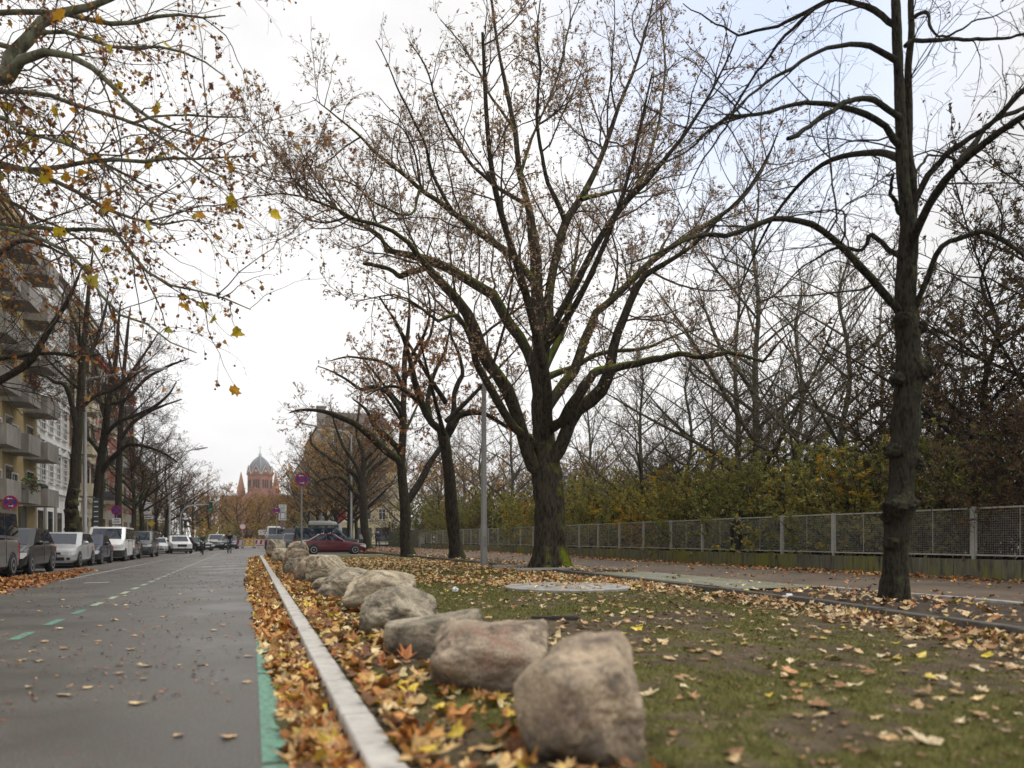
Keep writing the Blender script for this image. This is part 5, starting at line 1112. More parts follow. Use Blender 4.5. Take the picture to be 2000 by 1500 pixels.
def put_windows(root, x, ys, zs, w, h, mf, face=1, ped=0):
    f,p = window_me(w,h,mf,ped)
    for z in zs:
        for y in ys:
            o=link('window',f,root); o.location=(x,y,z); o.rotation_euler=(0,0,0 if face>0 else PI); link('pane',p,o)
def balcony(root, x, y, z, w, proj, h, mat, box=None):
    b=MB(); t=.09
    b.box((x+proj/2,y,z+.08),(proj,w,.16)); b.box((x+proj-t/2,y,z+.16+h/2),(t,w,h))
    for s in (-1,1): b.box((x+(proj-t)/2,y+s*(w/2-t/2),z+.16+h/2),(proj-t,t,h))
    o=link('balcony',b.mesh('balcony',mat),root)
    return o
def house(name,label,y0,y1,h,wallm,x=-13.5,dep=12,roof=3.2,face=1):
    root=thing(name,label,'building',(x,(y0+y1)/2,.12)); W=y1-y0
    b=MB(); b.box((-face*dep/2,0,h/2),(dep,W-.01,h)); link('wall',b.mesh('wall',wallm),root)
    b=MB(); b.prism([(face*.35,-W/2,h+.02),(face*.35,-W/2,h+.3),(-face*2.2,-W/2,h+roof),(-face*(dep-2),-W/2,h+roof),(-face*dep,-W/2,h+.02)],(0,0,0),(0,W-.01,0)); link('roof',b.mesh('roof',M_roofm),root)
    b=MB(); b.box((face*.16,0,h-.25),(.32,W-.02,.3)); b.box((face*.1,0,h-.6),(.2,W-.02,.18)); link('cornice',b.mesh('cornice',wallm),root)
    return root
# --- ochre house with concrete balconies
hA=house('apartment_house','ochre apartment house with stacked grey concrete balconies',12,57.4,20.4,M_yel)
cy=(12+57.4)/2; W=57.4-12
zs=[1.1+2.93*i+2.2 for i in range(5)]
put_windows(hA,0,[y-cy for y in (13.5,16.2,20.4,23,26.8,29.6,33,36,38.6,42.8,45.4,49.0,52.2)],zs,1.15,1.5,M_frame)
M_door=mat_flat('door_dark',(.05,.045,.035),.5)
for yc in (18.3,24.9,31.3,40.7,47.1,51.2,55.6):
    for i in range(6 if yc>50 else 5):
        z=3.0+2.93*i
        bo=balcony(hA,0,yc-cy,z,2.6 if yc<55 else 2.9,1.35,.95,M_greyc)
        b=MB(); b.box((.02,yc-cy,z+1.25),(.04,1.5,2.1)); dr=link('balcony_door',b.mesh('balcony_door',M_frame),hA); b=MB(); b.box((.05,yc-cy-.36,z+1.35),(.02,.62,1.7)); b.box((.05,yc-cy+.36,z+1.35),(.02,.62,1.7)); link('pane',b.mesh('pane',M_glass),dr)
b=MB(); b.box((.03,54.0-cy,1.35),(.06,1.3,2.5)); b.box((.02,54.0-cy,1.5),(.03,1.7,2.9)); link('door',b.mesh('door',M_door),hA)
for yc in (15,21,27.5,37.5,43.5,49.5): 
    b=MB(); b.box((.03,yc-cy,1.4),(.05,1.9,1.7)); link('shop_window',b.mesh('shop_window',M_glass),hA)
# flower boxes
M_flower=mat_tint('balcony_plant',.6,.2)
def plant(label,loc,n,pal,wts,sc,seed):
    r=np.random.default_rng(seed); pos=r.normal(size=(n,3))*np.array(sc); V,F,C=leaf_arrays(pos,rotm(r.random(n)*6,r.random(n)*6,r.random(n)*6),.09*(.6+.8*r.random(n)),pick_tint(r,n,pal,wts),OVAL,r)
    o=thing('balcony_plant',label,'plant',loc); link('foliage',mesh_arrays('foliage',V,[F],[M_flower],smooth=False,col=C),o); b=MB(); b.box((0,0,-.25),(.22,1.2,.2)); link('planter',b.mesh('planter',M_roofm),o)
G3=[(.06,.13,.03),(.09,.17,.04),(.04,.09,.02)]
plant('leafy green plant with pink flowers on a lower grey balcony',(-12.2,50.6,4.3),420,G3+[(.35,.08,.13)],[3,3,2,1.6],(.16,.5,.22),1)
plant('trailing dry brown vine on an upper grey balcony',(-12.2,51.0,10.3),300,[(.15,.08,.05),(.10,.06,.04)],[1,1],(.16,.5,.3),2)
b=MB(); 
for k in (-.35,.35): b.sphere((0,k,.26),.3,12,0,(1,1,.9))
ba=thing('garden_furniture','covered dark garden furniture on the lowest corner balcony','furniture',(-12.75,55.4,4.08)); link('cover',b.mesh('cover',M_cloth,True,60),ba)
# --- white stucco house
hB_=house('stucco_house','white stucco house with relief courses beside the knobbly trunk',57.4,66.2,19.5,M_stucco); cy=61.8
put_windows(hB_,0,[-3.0,-.9,1.2,3.3],[5+3.45*i for i in range(4)],1.1,1.95,M_frame,1,.45)
b=MB()
for z in np.arange(3.9,19,.46): b.box((.022,0,z),(.045,8.76,.06))
for z in (4.3,7.8,11.2,14.7): b.box((.09,0,z),(.18,8.76,.22))
link('relief_course',b.mesh('relief_course',M_stucco),hB_)
for y in (-3.6,-1.0,1.7): b=MB(); b.box((.03,y,1.5),(.05,1.15,2.7)); link('shop_window',b.mesh('shop_window',M_glass),hB_)
for y in (-2.5,.4): b=MB(); b.box((.05,y,1.75),(.08,.5,3.4)); link('pilaster',b.mesh('pilaster',M_greyc),hB_)
b=MB(); M_spray=mat_flat('black_spray',(.02,.02,.02),.7)
b.tube([(.01,3.0,1.5),(.01,3.2,1.75),(.01,3.4,1.45),(.01,3.55,1.8),(.01,3.75,1.6)],.025,6); b.tube([(.01,3.05,1.15),(.01,3.25,1.35),(.01,3.5,1.1),(.01,3.6,1.3)],.025,6); link('graffiti',b.mesh('graffiti',M_spray),hB_)
# --- cream house
hC=house('cream_house','cream house with pedimented windows behind the forked tree',66.2,77.2,20.2,M_cream); cy=71.7
put_windows(hC,0,[-4.2,-1.6,1.6,4.2],[5+3.5*i for i in range(4)],1.15,2.0,M_dframe,1,.5)
for i in range(3): balcony(hC,0,0,4.5+3.5*i,3.0,1.0,.9,M_cream)
b=MB()
for z in (4.2,7.7,11.2,14.7): b.box((.1,0,z),(.2,10.9,.25))
for z in np.arange(.6,4.0,.55): b.box((.02,0,z),(.04,10.9,.44))
link('string_course',b.mesh('string_course',M_cream),hC)
for y in (-3.8,-1.2,1.4,4.0): b=MB(); b.box((.03,y,1.5),(.06,1.3,2.5)); link('shop_window',b.mesh('shop_window',M_glass),hC)
b=MB(); b.box((.12,-3.4,3.55),(.16,3.2,.7)); link('shop_sign',b.mesh('shop_sign',M_stucco),hC)
# --- red brick house
hR=house('brick_house','red brick house with cream window bays and grey balconies',77.2,101.0,17.8,M_redbrick); cy=89.1
put_windows(hR,0,[-10.4,-6.2,-2.2,2.2,6.2,10.4],[4.6+3.4*i for i in range(4)],1.25,2.0,M_frame)
for y in (-8.4,4.2): 
    for i in range(4):
        o=balcony(hR,0,y,4.2+3.4*i,2.8,1.25,.18,M_cream)
        b=MB(); b.box((1.22,y,4.2+3.4*i+.8),(.03,2.7,.85)); 
        for s in (-1,1): b.box((.6,y+s*1.37,4.2+3.4*i+.8),(1.2,.03,.85))
        link('railing',b.mesh('railing',mat_flat('grey_sheet',(.10,.105,.115),.5)) if i==0 and y<0 else bpy.data.meshes['railing'].copy() if False else b.mesh('railing',bpy.data.materials['grey_sheet']),o)
for y in (-8.4,4.2): b=MB(); b.box((.06,y,9.5),(.12,3.1,15.5)); link('bay',b.mesh('bay',M_cream),hR)
for y in (-8.4,4.2):
    for i in range(4): b=MB(); b.box((.13,y,5.6+3.4*i),(.03,1.4,2.2)); link('balcony_door',b.mesh('balcony_door',M_glass),hR)
b=MB(); b.box((.05,0,1.9),(.1,23.7,3.7)); link('ground_floor',b.mesh('ground_floor',M_greyc),hR)
for y in (-9,-4.5,0,4.5,9): b=MB(); b.box((.12,y,1.6),(.05,2.4,2.4)); link('shop_window',b.mesh('shop_window',M_glass),hR)
# --- further houses, left beyond the crossing and right beyond it
M_brown=mat_noise('brown_render',[(.3,(.24,.18,.13)),(.7,(.34,.27,.2))],1,.9,6)
hD=house('corner_house','brown corner house beyond the crossing on the left',122,150,12,M_brown,-16.5); put_windows(hD,0,list(np.arange(-12,13,3.2)),[3+3.1*i for i in range(3)],1.2,1.9,M_frame)
M_pale=mat_noise('pale_yellow_render',[(.3,(.46,.38,.22)),(.7,(.56,.48,.31))],.8,.9,6)
hF=thing('corner_house','pale yellow corner house with a grey corner tower on the right','building',(11.7,141,.12))
b=MB(); b.box((7,19,10.8),(14,38,21.6)); link('wall',b.mesh('wall',M_pale),hF)
b=MB(); b.prism([(-.4,-.4,21.62),(14,-.4,21.62),(12,-.4+2.5,24.8),(1.8,-.4+2.5,24.8)],(0,0,0),(0,36,0)); link('roof',b.mesh('roof',M_roofm),hF)
b=MB(); b.box((.6,.6,12.6),(1.5,1.5,25.2)); b.box((.6,.6,25.3),(1.8,1.8,.25)); link('tower',b.mesh('tower',M_greyc),hF)
f,p=window_me(1.2,1.9,M_frame)
for z in [4.6+3.5*i for i in range(5)]:
    for x_ in np.arange(3.4,13.6,2.8): o=link('window',f,hF); o.location=(x_,0,z); o.rotation_euler=(0,0,-PI/2); link('pane',p,o)
    for y_ in np.arange(4,37,3.6): o=link('window',f,hF); o.location=(0,y_,z); o.rotation_euler=(0,0,PI); link('pane',p,o)
b=MB()
for z in (4.0,7.6,21.0): b.box((7,-.1,z),(14.2,.2,.3)); b.box((-.1,19,z),(.2,38,.3))
link('string_course',b.mesh('string_course',M_cream),hF)
for x_ in (4.5,8.5,11.8): b=MB(); b.box((x_,-.03,1.7),(2.6,.05,2.6)); link('shop_window',b.mesh('shop_window',M_glass),hF)
hG_=thing('far_house','pale far house on the right with a dark mansard','building',(11.9,180,.12)); b=MB(); b.box((12,30,10),(24,60,20)); link('wall',b.mesh('wall',M_cream),hG_); b=MB(); b.prism([(-.3,0,20.02),(24,0,20.02),(22,0,23.5),(2,0,23.5)],(0,0,0),(0,60,0)); link('roof',b.mesh('roof',M_roofm),hG_)
for z in [4.6+3.4*i for i in range(5)]:
    for y_ in np.arange(3,58,5): o=link('window',f,hG_); o.location=(0,y_,z); o.rotation_euler=(0,0,PI); link('pane',p,o)
# ================================================================== church at the end of the street
CD=380; cc=at(508,HZ,CD); pxm=CD/FPX
ch=thing('church','red brick church with a dark ribbed dome closing the street','church',(cc[0],cc[1],0),-YAW)
M_slate=mat_noise('dome_slate',[(.3,(.10,.105,.115)),(.7,(.17,.175,.185))],.6,.6,6,stretch=(1,1,.25)); M_lead=mat_flat('pale_lead',(.42,.46,.46),.5); M_dark=mat_flat('dark_opening',(.03,.022,.02),.9)
def ngon(r,z,k=8,ph=PI/8): return [(r*math.cos(ph+2*PI*j/k),r*math.sin(ph+2*PI*j/k),z) for j in range(k)]
b=MB(); b.loft([ngon(6.1,0),ngon(6.1,33.2)]); b.loft([ngon(6.4,33.25),ngon(6.4,33.8)]); b.loft([ngon(6.35,23.0),ngon(6.35,23.6)]); link('drum',b.mesh('drum',M_rust),ch)
b=MB(); b.box((0,14,11),(13,44,22)); b.box((0,3,11.5),(38,12,23)); b.prism([(-6.5,-8,22.02),(6.5,-8,22.02),(0,-8,27)],(0,0,0),(0,1.0,0)); link('nave',b.mesh('nave',M_rust),ch)
b=MB(); prof=[(5.95,33.8),(5.7,36.0),(5.0,38.2),(4.2,39.7),(3.2,41.0),(2.0,42.2),(.8,43.1)]
b.loft([ngon(r_,z,16,0) for r_,z in prof]); dm=link('dome',b.mesh('dome',M_slate,True,50),ch)
b=MB()
for j in range(8):
    a=PI/8+2*PI*j/8; b.tube([(r_*1.01*math.cos(a),r_*1.01*math.sin(a),z) for r_,z in prof],.10,5)
link('rib',b.mesh('rib',M_lead),dm)
b=MB(); b.loft([ngon(.8,43.1),ngon(.7,44.2),ngon(.05,45.4)]); link('lantern',b.mesh('lantern',M_lead),ch)
b=MB(); b.box((0,0,47.0),(.16,.16,3.4)); b.box((0,0,47.5),(1.5,.15,.16)); b.sphere((0,0,45.4),.28,8); link('cross',b.mesh('cross',M_lead),ch)
for j in range(8):
    a=2*PI*j/8; n=Vector((math.cos(a),math.sin(a),0)); t=Vector((-n.y,n.x,0)); o_=n*5.65; w=2.2
    b=MB(); b.prism([o_-t*w+Vector((0,0,33.8)),o_+t*w+Vector((0,0,33.8)),o_+Vector((0,0,38.0))],n*-.6,n*.42); g_=link('gable',b.mesh('gable',M_rust),ch)
    b=MB(); 
    for s in (-1,1): b.tube([o_+n*.45+t*s*w*1.06+Vector((0,0,33.7)),o_+n*.45+Vector((0,0,38.3))],.17,5)
    link('coping',b.mesh('coping',M_lead),g_); b=MB(); b.disc(o_+n*.43+Vector((0,0,35.3)),n,.55,12,0,.05); link('rose_window',b.mesh('rose_window',M_lead),g_)
    for k in (-1,0,1):
        b=MB(); q=o_+t*k*1.15+n*.03; b.prism([q+t*-.36+Vector((0,0,26.6)),q+t*.36+Vector((0,0,26.6)),q+t*.36+Vector((0,0,30.6)),q+Vector((0,0,31.2)),q+t*-.36+Vector((0,0,30.6))],n*-.05,n*.03); link('window',b.mesh('window',M_dark),ch)
for x_ in (-9.0,8.7):
    b=MB(); b.loft([ngon(1.9,0),ngon(1.9,25.2)]); b.loft([ngon(2.05,24.6),ngon(2.05,25.3)]); tw=link('turret',b.mesh('turret',M_rust),ch); tw.location=(x_,-2,0)
    b=MB(); b.loft([ngon(2.0,25.3),ngon(.9,31.2),ngon(.06,35.2)]); link('spire',b.mesh('spire',mat_flat('spire_tile',(.36,.15,.07),.7)),tw)
# ================================================================== vehicles
def paint(name,c,metal=.0,rough=.28): 
    m=mat_flat(name,c,rough,metal,.5,.4,.04); return m
P_black=paint('black_paint',(.012,.012,.014)); P_silver=paint('silver_paint',(.46,.47,.48),.35); P_navy=paint('navy_paint',(.018,.022,.05)); P_white=paint('white_paint',(.72,.72,.71)); P_grey=paint('grey_paint',(.13,.135,.14),.3)
P_dgrey=paint('dark_grey_paint',(.045,.047,.052),.2); P_beige=paint('beige_silver_paint',(.40,.39,.36),.3); P_red=paint('dark_red_paint',(.10,.006,.015)); P_teal=paint('petrol_paint',(.010,.028,.033)); P_vgrey=paint('warm_grey_paint',(.17,.165,.155),.3)
M_tyre=mat_flat('tyre_rubber',(.018,.018,.018),.85); M_rim=mat_flat('alloy_rim',(.42,.42,.43),.35,.7); M_trim=mat_flat('black_trim',(.016,.016,.017),.55); M_lamp=mat_flat('headlamp_lens',(.62,.64,.66),.12,0,.7); M_tail=mat_flat('tail_lamp_red',(.35,.012,.012),.2); M_plate=mat_flat('number_plate',(.68,.68,.66),.4); M_chrome=mat_flat('chrome',(.6,.6,.6),.15,.95); M_amber=mat_flat('amber_lens',(.55,.2,.03),.2)
M_cglass=mat_glass('car_glass',(.012,.02,.034),.01); M_cglass.node_tree.nodes['Principled BSDF'].inputs['IOR'].default_value=1.5; M_bluestrip=mat_flat('plate_blue',(.02,.06,.35),.4)
def wheel_meshes(r,w):
    b=MB(); k=20; prof=[(r*.62,-w/2),(r*.9,-w/2),(r,-w*.36),(r,w*.36),(r*.9,w/2),(r*.62,w/2)]
    b.loft([[(q*math.cos(2*PI*j/k),y,q*math.sin(2*PI*j/k)) for j in range(k)] for q,y in prof]); t=b.mesh('tyre',M_tyre,True,50)
    b=MB(); b.ring((0,w*.44,0),(0,1,0),r*.54,r*.66,20,0,.03); b.disc((0,w*.40,0),(0,1,0),r*.17,12,0,.05)
    for j in range(7): a=2*PI*j/7; b.box((math.cos(a)*r*.35,w*.42,math.sin(a)*r*.35),(r*.44,.02,r*.13),0,0,0,-a)
    rm=b.mesh('rim',M_rim); b=MB(); b.disc((0,w*.30,0),(0,1,0),r*.6,20,0,.02); return t,rm,b.mesh('brake_drum',M_trim)
def lerp(a,b,t): return a+(b-a)*t
def car(name,label,loc,rz,mat,L=4.25,W=1.78,H=1.46,wb=2.6,fo=.85,r=.315,zh=.80,zc=.95,zb=.98,ztail=1.0,xa=1.15,xb=1.95,xc=3.45,xd=4.05,wr=.66,lower=None,zlow=.22,split=(.42,.80),bumper=None,grille='wide',rack=False,cat='car',group=None,van=False,rearlow=None,tail_open=False):
    root=thing(name,label,cat,loc,rz,group); hx=L/2; w=W/2; X=lambda s: hx-s
    st=[(0,zh-.11,.74),(.035,zh-.055,.84),(.14,zh-.02,.92),(.42,zh+.01,.975),(xa*.75,lerp(zh,zc,.75),.995),(xa,zc,1.0),(xc*.5+xa*.5,zb,1.0),(min(xd,L-.4),ztail if not van else zb,1.0),(L-.22,(ztail if not van else zb)-.01,.975),(L-.05,(ztail if not van else zb)-.05,.93),(L,(ztail if not van else zb)-.2,.86)]
    rings=[]
    for s,zt,f in st:
        u=w*f; z0=zlow+(.07 if s in (0,L) else 0); e=zt-z0; x=X(s)
        half=[(u-.12,z0),(u-.015,z0+.10),(u,z0+.42*e),(u-.012,zt-.18*e),(u-.05,zt-.035),(u-.16,zt),(u*.45,zt+.014)]
        rings.append([(x,y,z) for y,z in half]+[(x,-y,z) for y,z in reversed(half)])
    b=MB(); b.loft(rings); 
    # cabin, lofted upwards
    wbelt=w*.955; wroof=w*wr*1.28; lv=[(0,0),(.5,.5),(.86,.88),(.96,.975),(1.0,1.0)]
    rg=[]
    for i,(t,tz) in enumerate(lv):
        xf=X(lerp(xa,xb,t))-(0 if i<4 else .14); xr=X(lerp(xd,xc,t))+(0 if i<4 else .14); yy_=lerp(wbelt,wroof,t)-(0 if i<4 else .11); z=lerp(zc-.03,H,tz); zr=lerp((ztail if not van else zb)-.03,H-.015,tz); c=.10
        rg.append([(xf,yy_-c-.05,z),(xf-c*1.3,yy_,z),(xr+c,yy_,zr),(xr,yy_-c,zr),(xr,-yy_+c,zr),(xr+c,-yy_,zr),(xf-c*1.3,-yy_,z),(xf,-yy_+c+.05,z)])
    b.loft(rg); link('body',b.mesh('body',mat,True,32),root)
    # glass: quads set just proud of the cabin planes
    def fpt(t,y,off): 
        dx=(xb-xa); dz=H-zc+.03; n=Vector((dz,0,dx)).normalized(); return Vector((X(lerp(xa,xb,t)),y,lerp(zc-.03,H,t*1.0+.0)))+n*off
    def glass(nm,pts,off): 
        g=MB(); g.prism(pts,(0,0,0),off); return link(nm,g.mesh(nm,M_cglass),root)
    yb=lerp(wbelt,wroof,.08)-.17; yt=lerp(wbelt,wroof,.86)-.17
    glass('windshield',[fpt(.06,-yb,.004),fpt(.06,yb,.004),fpt(.86,yt,.004),fpt(.86,-yt,.004)],(.012,0,.008))
    dzr=H-(ztail if not van else zb); 
    def rpt(t,y): return Vector((X(lerp(xd,xc,t))-.006,y,lerp((ztail if not van else zb)-.03,H-.015,t)))
    glass('rear_window',[rpt(.12,-yb),rpt(.12,yb),rpt(.84,yt),rpt(.84,-yt)],(-.012,0,.006))
    for s in (-1,1):
        def sp(fx,t):
            xf=X(lerp(xa,xb,t))-.20; xr=X(lerp(xd,xc,t))+.17; x=lerp(xf,xr,fx); z=lerp(lerp(zc,ztail if not van else zb,fx)-.03,H,t); return Vector((x,s*(lerp(wbelt,wroof,t)+.004),z))
        ed=[0]+list(split)+[1]
        for a_,c_ in zip(ed[:-1],ed[1:]):
            a2=a_+(.012 if a_>0 else 0); c2=c_-(.012 if c_<1 else 0)
            o=glass('side_window',[sp(a2,.10),sp(c2,.10),sp(c2,.85),sp(a2,.85)],(0,s*.010,.003))
        # door seams and handles
        for fx in split[:2]:
            q=MB(); p=sp(fx,.06); q.box((p.x,s*(w+.001),lerp(zlow+.16,zc,.5)),(.014,.008,zc-zlow-.22)); link('door_seam',q.mesh('door_seam',M_trim),root)
            q=MB(); q.box((p.x+.14,s*(w+.012),zc-.13),(.20,.03,.035)); link('door_handle',q.mesh('door_handle',mat if lower is None else M_trim),root)
        q=MB(); pm=sp(0,.12); q.sphere((pm.x+.03,s*(w+.11),zc+.06),.1,10,0,(.7,1.15,.75)); q.box((pm.x+.02,s*(w+.0),zc+.01),(.07,.12,.05)); link('mirror',q.mesh('mirror',M_trim if lower else mat,True,60),root)
        q=MB(); pts=[(hx+.012,w*.44,zh-.25,zh-.15),(hx+.012,w*.72,zh-.28,zh-.13),(hx-.025,w*.84+.008,zh-.28,zh-.10),(hx-.13,w*.92+.012,zh-.27,zh-.09),(hx-.38,w*.975+.008,zh-.17,zh-.10)]; q.loft([[(x_,s*y_,a_),(x_,s*y_,b_),(x_-.03,s*(y_-.03),b_),(x_-.03,s*(y_-.03),a_)] for x_,y_,a_,b_ in pts]); hl=link('headlight',q.mesh('headlight',M_lamp),root)
        q=MB(); zt_=ztail if not van else zb; dz_=.18 if not van else .5; pts=[(-hx-.010,w*.58),(-hx-.010,w*.86),(-hx+.04,w*.935+.010),(-hx+.20,w*.978+.009)]; q.loft([[(x_,s*y_,zt_-.14-dz_),(x_,s*y_,zt_-.13),(x_+.03,s*(y_-.03),zt_-.13),(x_+.03,s*(y_-.03),zt_-.14-dz_)] for x_,y_ in pts]); link('tail_light',q.mesh('tail_light',M_tail),root)
        q=MB(); q.box((hx-.04,s*w*.66,zlow+.17),(.08,.22,.09),0,-s*.3); link('fog_lamp',q.mesh('fog_lamp',M_trim),root)
    # front and rear trim
    q=MB()
    if grille=='wide': q.box((hx-.012,0,zh-.20),(.06,W*.42,.085))
    else: q.box((hx-.012,0,zh-.24),(.07,W*.42,.22)); 
    q.box((hx-.02,0,zlow+.16),(.08,W*.56,.13)); link('grille',q.mesh('grille',M_trim),root)
    if grille=='chrome':
        q=MB(); 
        for z_ in (-.20,-.27): q.box((hx+.022,0,zh+z_),(.02,W*.38,.022))
        q.ring((hx+.03,0,zh-.235),(1,0,0),.07,.085,20,0,.02); link('grille_bar',q.mesh('grille_bar',M_chrome),root)
    for s_,z_ in ((1,zlow+.28),(-1,zlow+.45)):
        q=MB(); q.box((s_*(hx+.012),0,z_),(.02,.52,.11)); pl_=link('number_plate',q.mesh('number_plate',M_plate),root); q=MB(); q.box((s_*(hx+.023),.235,z_),(.004,.045,.10)); link('plate_strip',q.mesh('plate_strip',M_bluestrip),pl_)
    q=MB(); q.box((0,0,zlow-.02),(L*.86,W*.84,.10)); link('underbody',q.mesh('underbody',M_trim),root)
    if bumper:
        q=MB(); rg2=[]
        for s,f in ((-.03,.80),(.05,.93),(.30,1.0),(xa*.62,1.012)): u=w*f+.012; rg2.append([(X(s),u,zlow+.03),(X(s),u,bumper),(X(s),-u,bumper),(X(s),-u,zlow+.03)])
        q.loft(rg2); link('bumper',q.mesh('bumper',M_trim,True,30),root)
    t_,rm_,dr_=wheel_meshes(r,.21)
    for x_ in (hx-fo,hx-fo-wb):
        for s in (-1,1):
            o=link('wheel',t_,root); o.location=(x_,s*(w-.085),r); o.rotation_euler=(0,0,0 if s>0 else PI); link('rim',rm_,o); link('brake_drum',dr_,o)
            q=MB(); q.ring((x_,s*(w+.002),r+.01),(0,1,0),r*.96,r*1.15,28,0,.012); q.v=[v if v[2]>zlow-.02 else (v[0],v[1],zlow-.02) for v in q.v]; link('wheel_arch',q.mesh('wheel_arch',M_trim),root)
    if rack:
        q=MB(); 
        for x_ in (X(xb)-.25,X(xc)+.25): q.box((x_,0,H+.07),(.05,wroof*1.9,.04)); q.box((x_,wroof*.85,H+.02),(.06,.05,.1)); q.box((x_,-wroof*.85,H+.02),(.06,.05,.1))
        link('roof_rack',q.mesh('roof_rack',M_chrome),root)
    return root
FACE=-PI/2        # facing the camera
GC='cars parked along the left kerb'
def parked(wx,px,fo,L,**k):
    """nearside front wheel seen at photo column px"""
    X_=-6.55; Y=y_for(px,X_); return (X_-.9, Y-fo+L/2, float(rz(X_,Y))-.01)
VAN=dict(L=4.9,W=1.93,H=1.98,wb=3.0,fo=.95,r=.34,zh=1.02,zc=1.22,zb=1.12,ztail=1.12,xa=.95,xb=1.62,xc=4.72,xd=4.86,wr=.70,split=(.25,.62),van=True,cat='van')
V0=dict(VAN); car('parked_van','warm grey van cut off by the left edge of the photo',(-7.55,23.9,-.07),FACE,P_vgrey,group=GC,**V0)
car('parked_car','black hatchback parked directly behind the grey van',parked(0,63,.83,4.2),FACE,P_black,H=1.50,xa=1.05,xb=1.85,group=GC,grille='wide')
cg=car('parked_car','silver hatchback with round front emblem behind the black hatchback',parked(0,157,.86,4.25),FACE,P_silver,group=GC)
q=MB(); q.ring((4.25/2+.035,0,.61),(1,0,0),.06,.075,20,0,.02); q.tube([(4.25/2+.035,.04,.655),(4.25/2+.035,.018,.56),(4.25/2+.035,0,.60),(4.25/2+.035,-.018,.56),(4.25/2+.035,-.04,.655)],.008,5); q.tube([(4.25/2+.035,.018,.665),(4.25/2+.035,0,.62),(4.25/2+.035,-.018,.665)],.008,5); link('emblem',q.mesh('emblem',M_chrome),cg)
car('parked_car','dark blue saloon parked between the silver hatchback and the white van',parked(0,199,.80,4.2),FACE,P_navy,H=1.42,zh=.76,zc=.92,ztail=.95,xa=1.2,xb=2.0,xc=3.1,xd=3.75,bumper=.5,group=GC)
car('parked_van','white van with black bumper behind the dark blue saloon',parked(0,243,.95,4.8),FACE,P_white,group=GC,**dict(VAN,L=4.8,H=1.9,bumper=.62,lower=1))
car('parked_car','small grey hatchback squeezed between the white and the black van',parked(0,266,.75,3.8),FACE,P_grey,L=3.8,W=1.66,H=1.46,wb=2.4,fo=.75,xa=1.0,xb=1.75,xc=3.2,xd=3.7,split=(.5,.9),group=GC)
car('parked_van','black van with chrome grille in front of the white cars',parked(0,297,.95,4.9),FACE,P_dgrey,group=GC,**dict(VAN,H=1.86,grille='chrome'))
p=on_ground(345,1081,-.27); car('parked_car','white off-roader with black wheel trims turned out of the row',(p[0],p[1]+2.0,float(rz(p[0],p[1]))),FACE+.22,P_white,L=4.3,W=1.82,H=1.60,wb=2.6,fo=.85,r=.34,zh=.95,zc=1.07,zb=1.05,ztail=1.06,bumper=.46,lower=1,grille='big',rack=True,group=GC)
p=on_ground(311,1081,-.27); car('parked_car','white saloon half hidden behind the white off-roader',(p[0]-.3,p[1]+1.9,float(rz(p[0],p[1]))),FACE+.1,P_white,H=1.42,group=GC)
p=on_ground(384,1077,-.27); car('parked_car','dark brown-grey car seen behind the cyclist in green',(p[0],p[1]+2.2,float(rz(p[0],p[1]))),FACE+.5,P_dgrey,H=1.5,group=GC)
p=on_ground(423,1075,-.25); car('minivan','beige silver minivan waiting before the roadworks',(p[0],p[1]+2.1,float(rz(p[0],p[1]))),FACE-.12,P_beige,L=4.4,W=1.83,H=1.74,wb=2.75,fo=.9,r=.32,zh=.98,zc=1.14,zb=1.1,ztail=1.1,xa=.95,xb=1.75,xc=4.1,xd=4.3,wr=.69,split=(.32,.66),bumper=.5,grille='wide',cat='van')
p=on_ground(452,1075,-.2); car('parked_car','dark car just right of the beige minivan',(p[0]-.3,p[1]+3.2,float(rz(p[0],p[1]))),FACE-.05,P_dgrey,H=1.45)
# right: parking bay beyond the lawn
p=on_ground(651,1082.3,0); car('red_car','dark red hatchback with roof bars parked across the end of the lawn',(p[0],p[1],0),0,P_red,L=4.2,W=1.70,H=1.39,wb=2.7,fo=.74,r=.31,zh=.74,zc=.90,zb=.93,ztail=.96,xa=1.35,xb=2.1,xc=3.05,xd=3.85,wr=.63,split=(.52,.93),rack=True,zlow=.20)
p=on_ground(645,1079.0,0); tv=car('parked_van','petrol blue van carrying a grey roof box behind the red hatchback',(p[0]-.1,p[1]+1.0,0),0,P_teal,**dict(VAN,L=5.1,W=1.84,H=1.93,fo=.9,wb=3.1,xa=1.15,xb=1.95,xc=4.95,xd=5.06,zh=.98,zc=1.16,split=(.27,.62)))
q=MB(); rg=[]
for x_,f in ((1.35,.15),(1.2,.7),(.6,.95),(-.5,1),(-1.5,.95),(-1.62,.6)): rg.append([(x_,.46,0),(x_,.46,.12+.10*f),(x_,.36,.12+.28*f),(x_,-.36,.12+.28*f),(x_,-.46,.12+.10*f),(x_,-.46,0)])
rb=thing('roof_box','grey roof box on the petrol blue van','roof box',(tv.location[0]-.25,tv.location[1],2.06)); rb.scale=(.72,1,.9); q.loft(rg); link('lid',q.mesh('lid',mat_flat('roof_box_grey',(.20,.205,.205),.5),True,35),rb); q=MB(); q.box((-.1,0,-.03),(2.95,.94,.09)); link('tray',q.mesh('tray',M_trim),rb); q=MB(); q.box((-.9,0,-.09),(.06,1.5,.05)); q.box((.8,0,-.09),(.06,1.5,.05)); link('crossbar',q.mesh('crossbar',M_trim),rb)
p=on_ground(581,1079,0); car('parked_car','dark grey estate car facing away left of the red hatchback',(p[0],p[1]+2.8,0),PI/2-.15,P_grey,L=4.5,H=1.48,xc=3.9,xd=4.4,ztail=.98,wb=2.65)
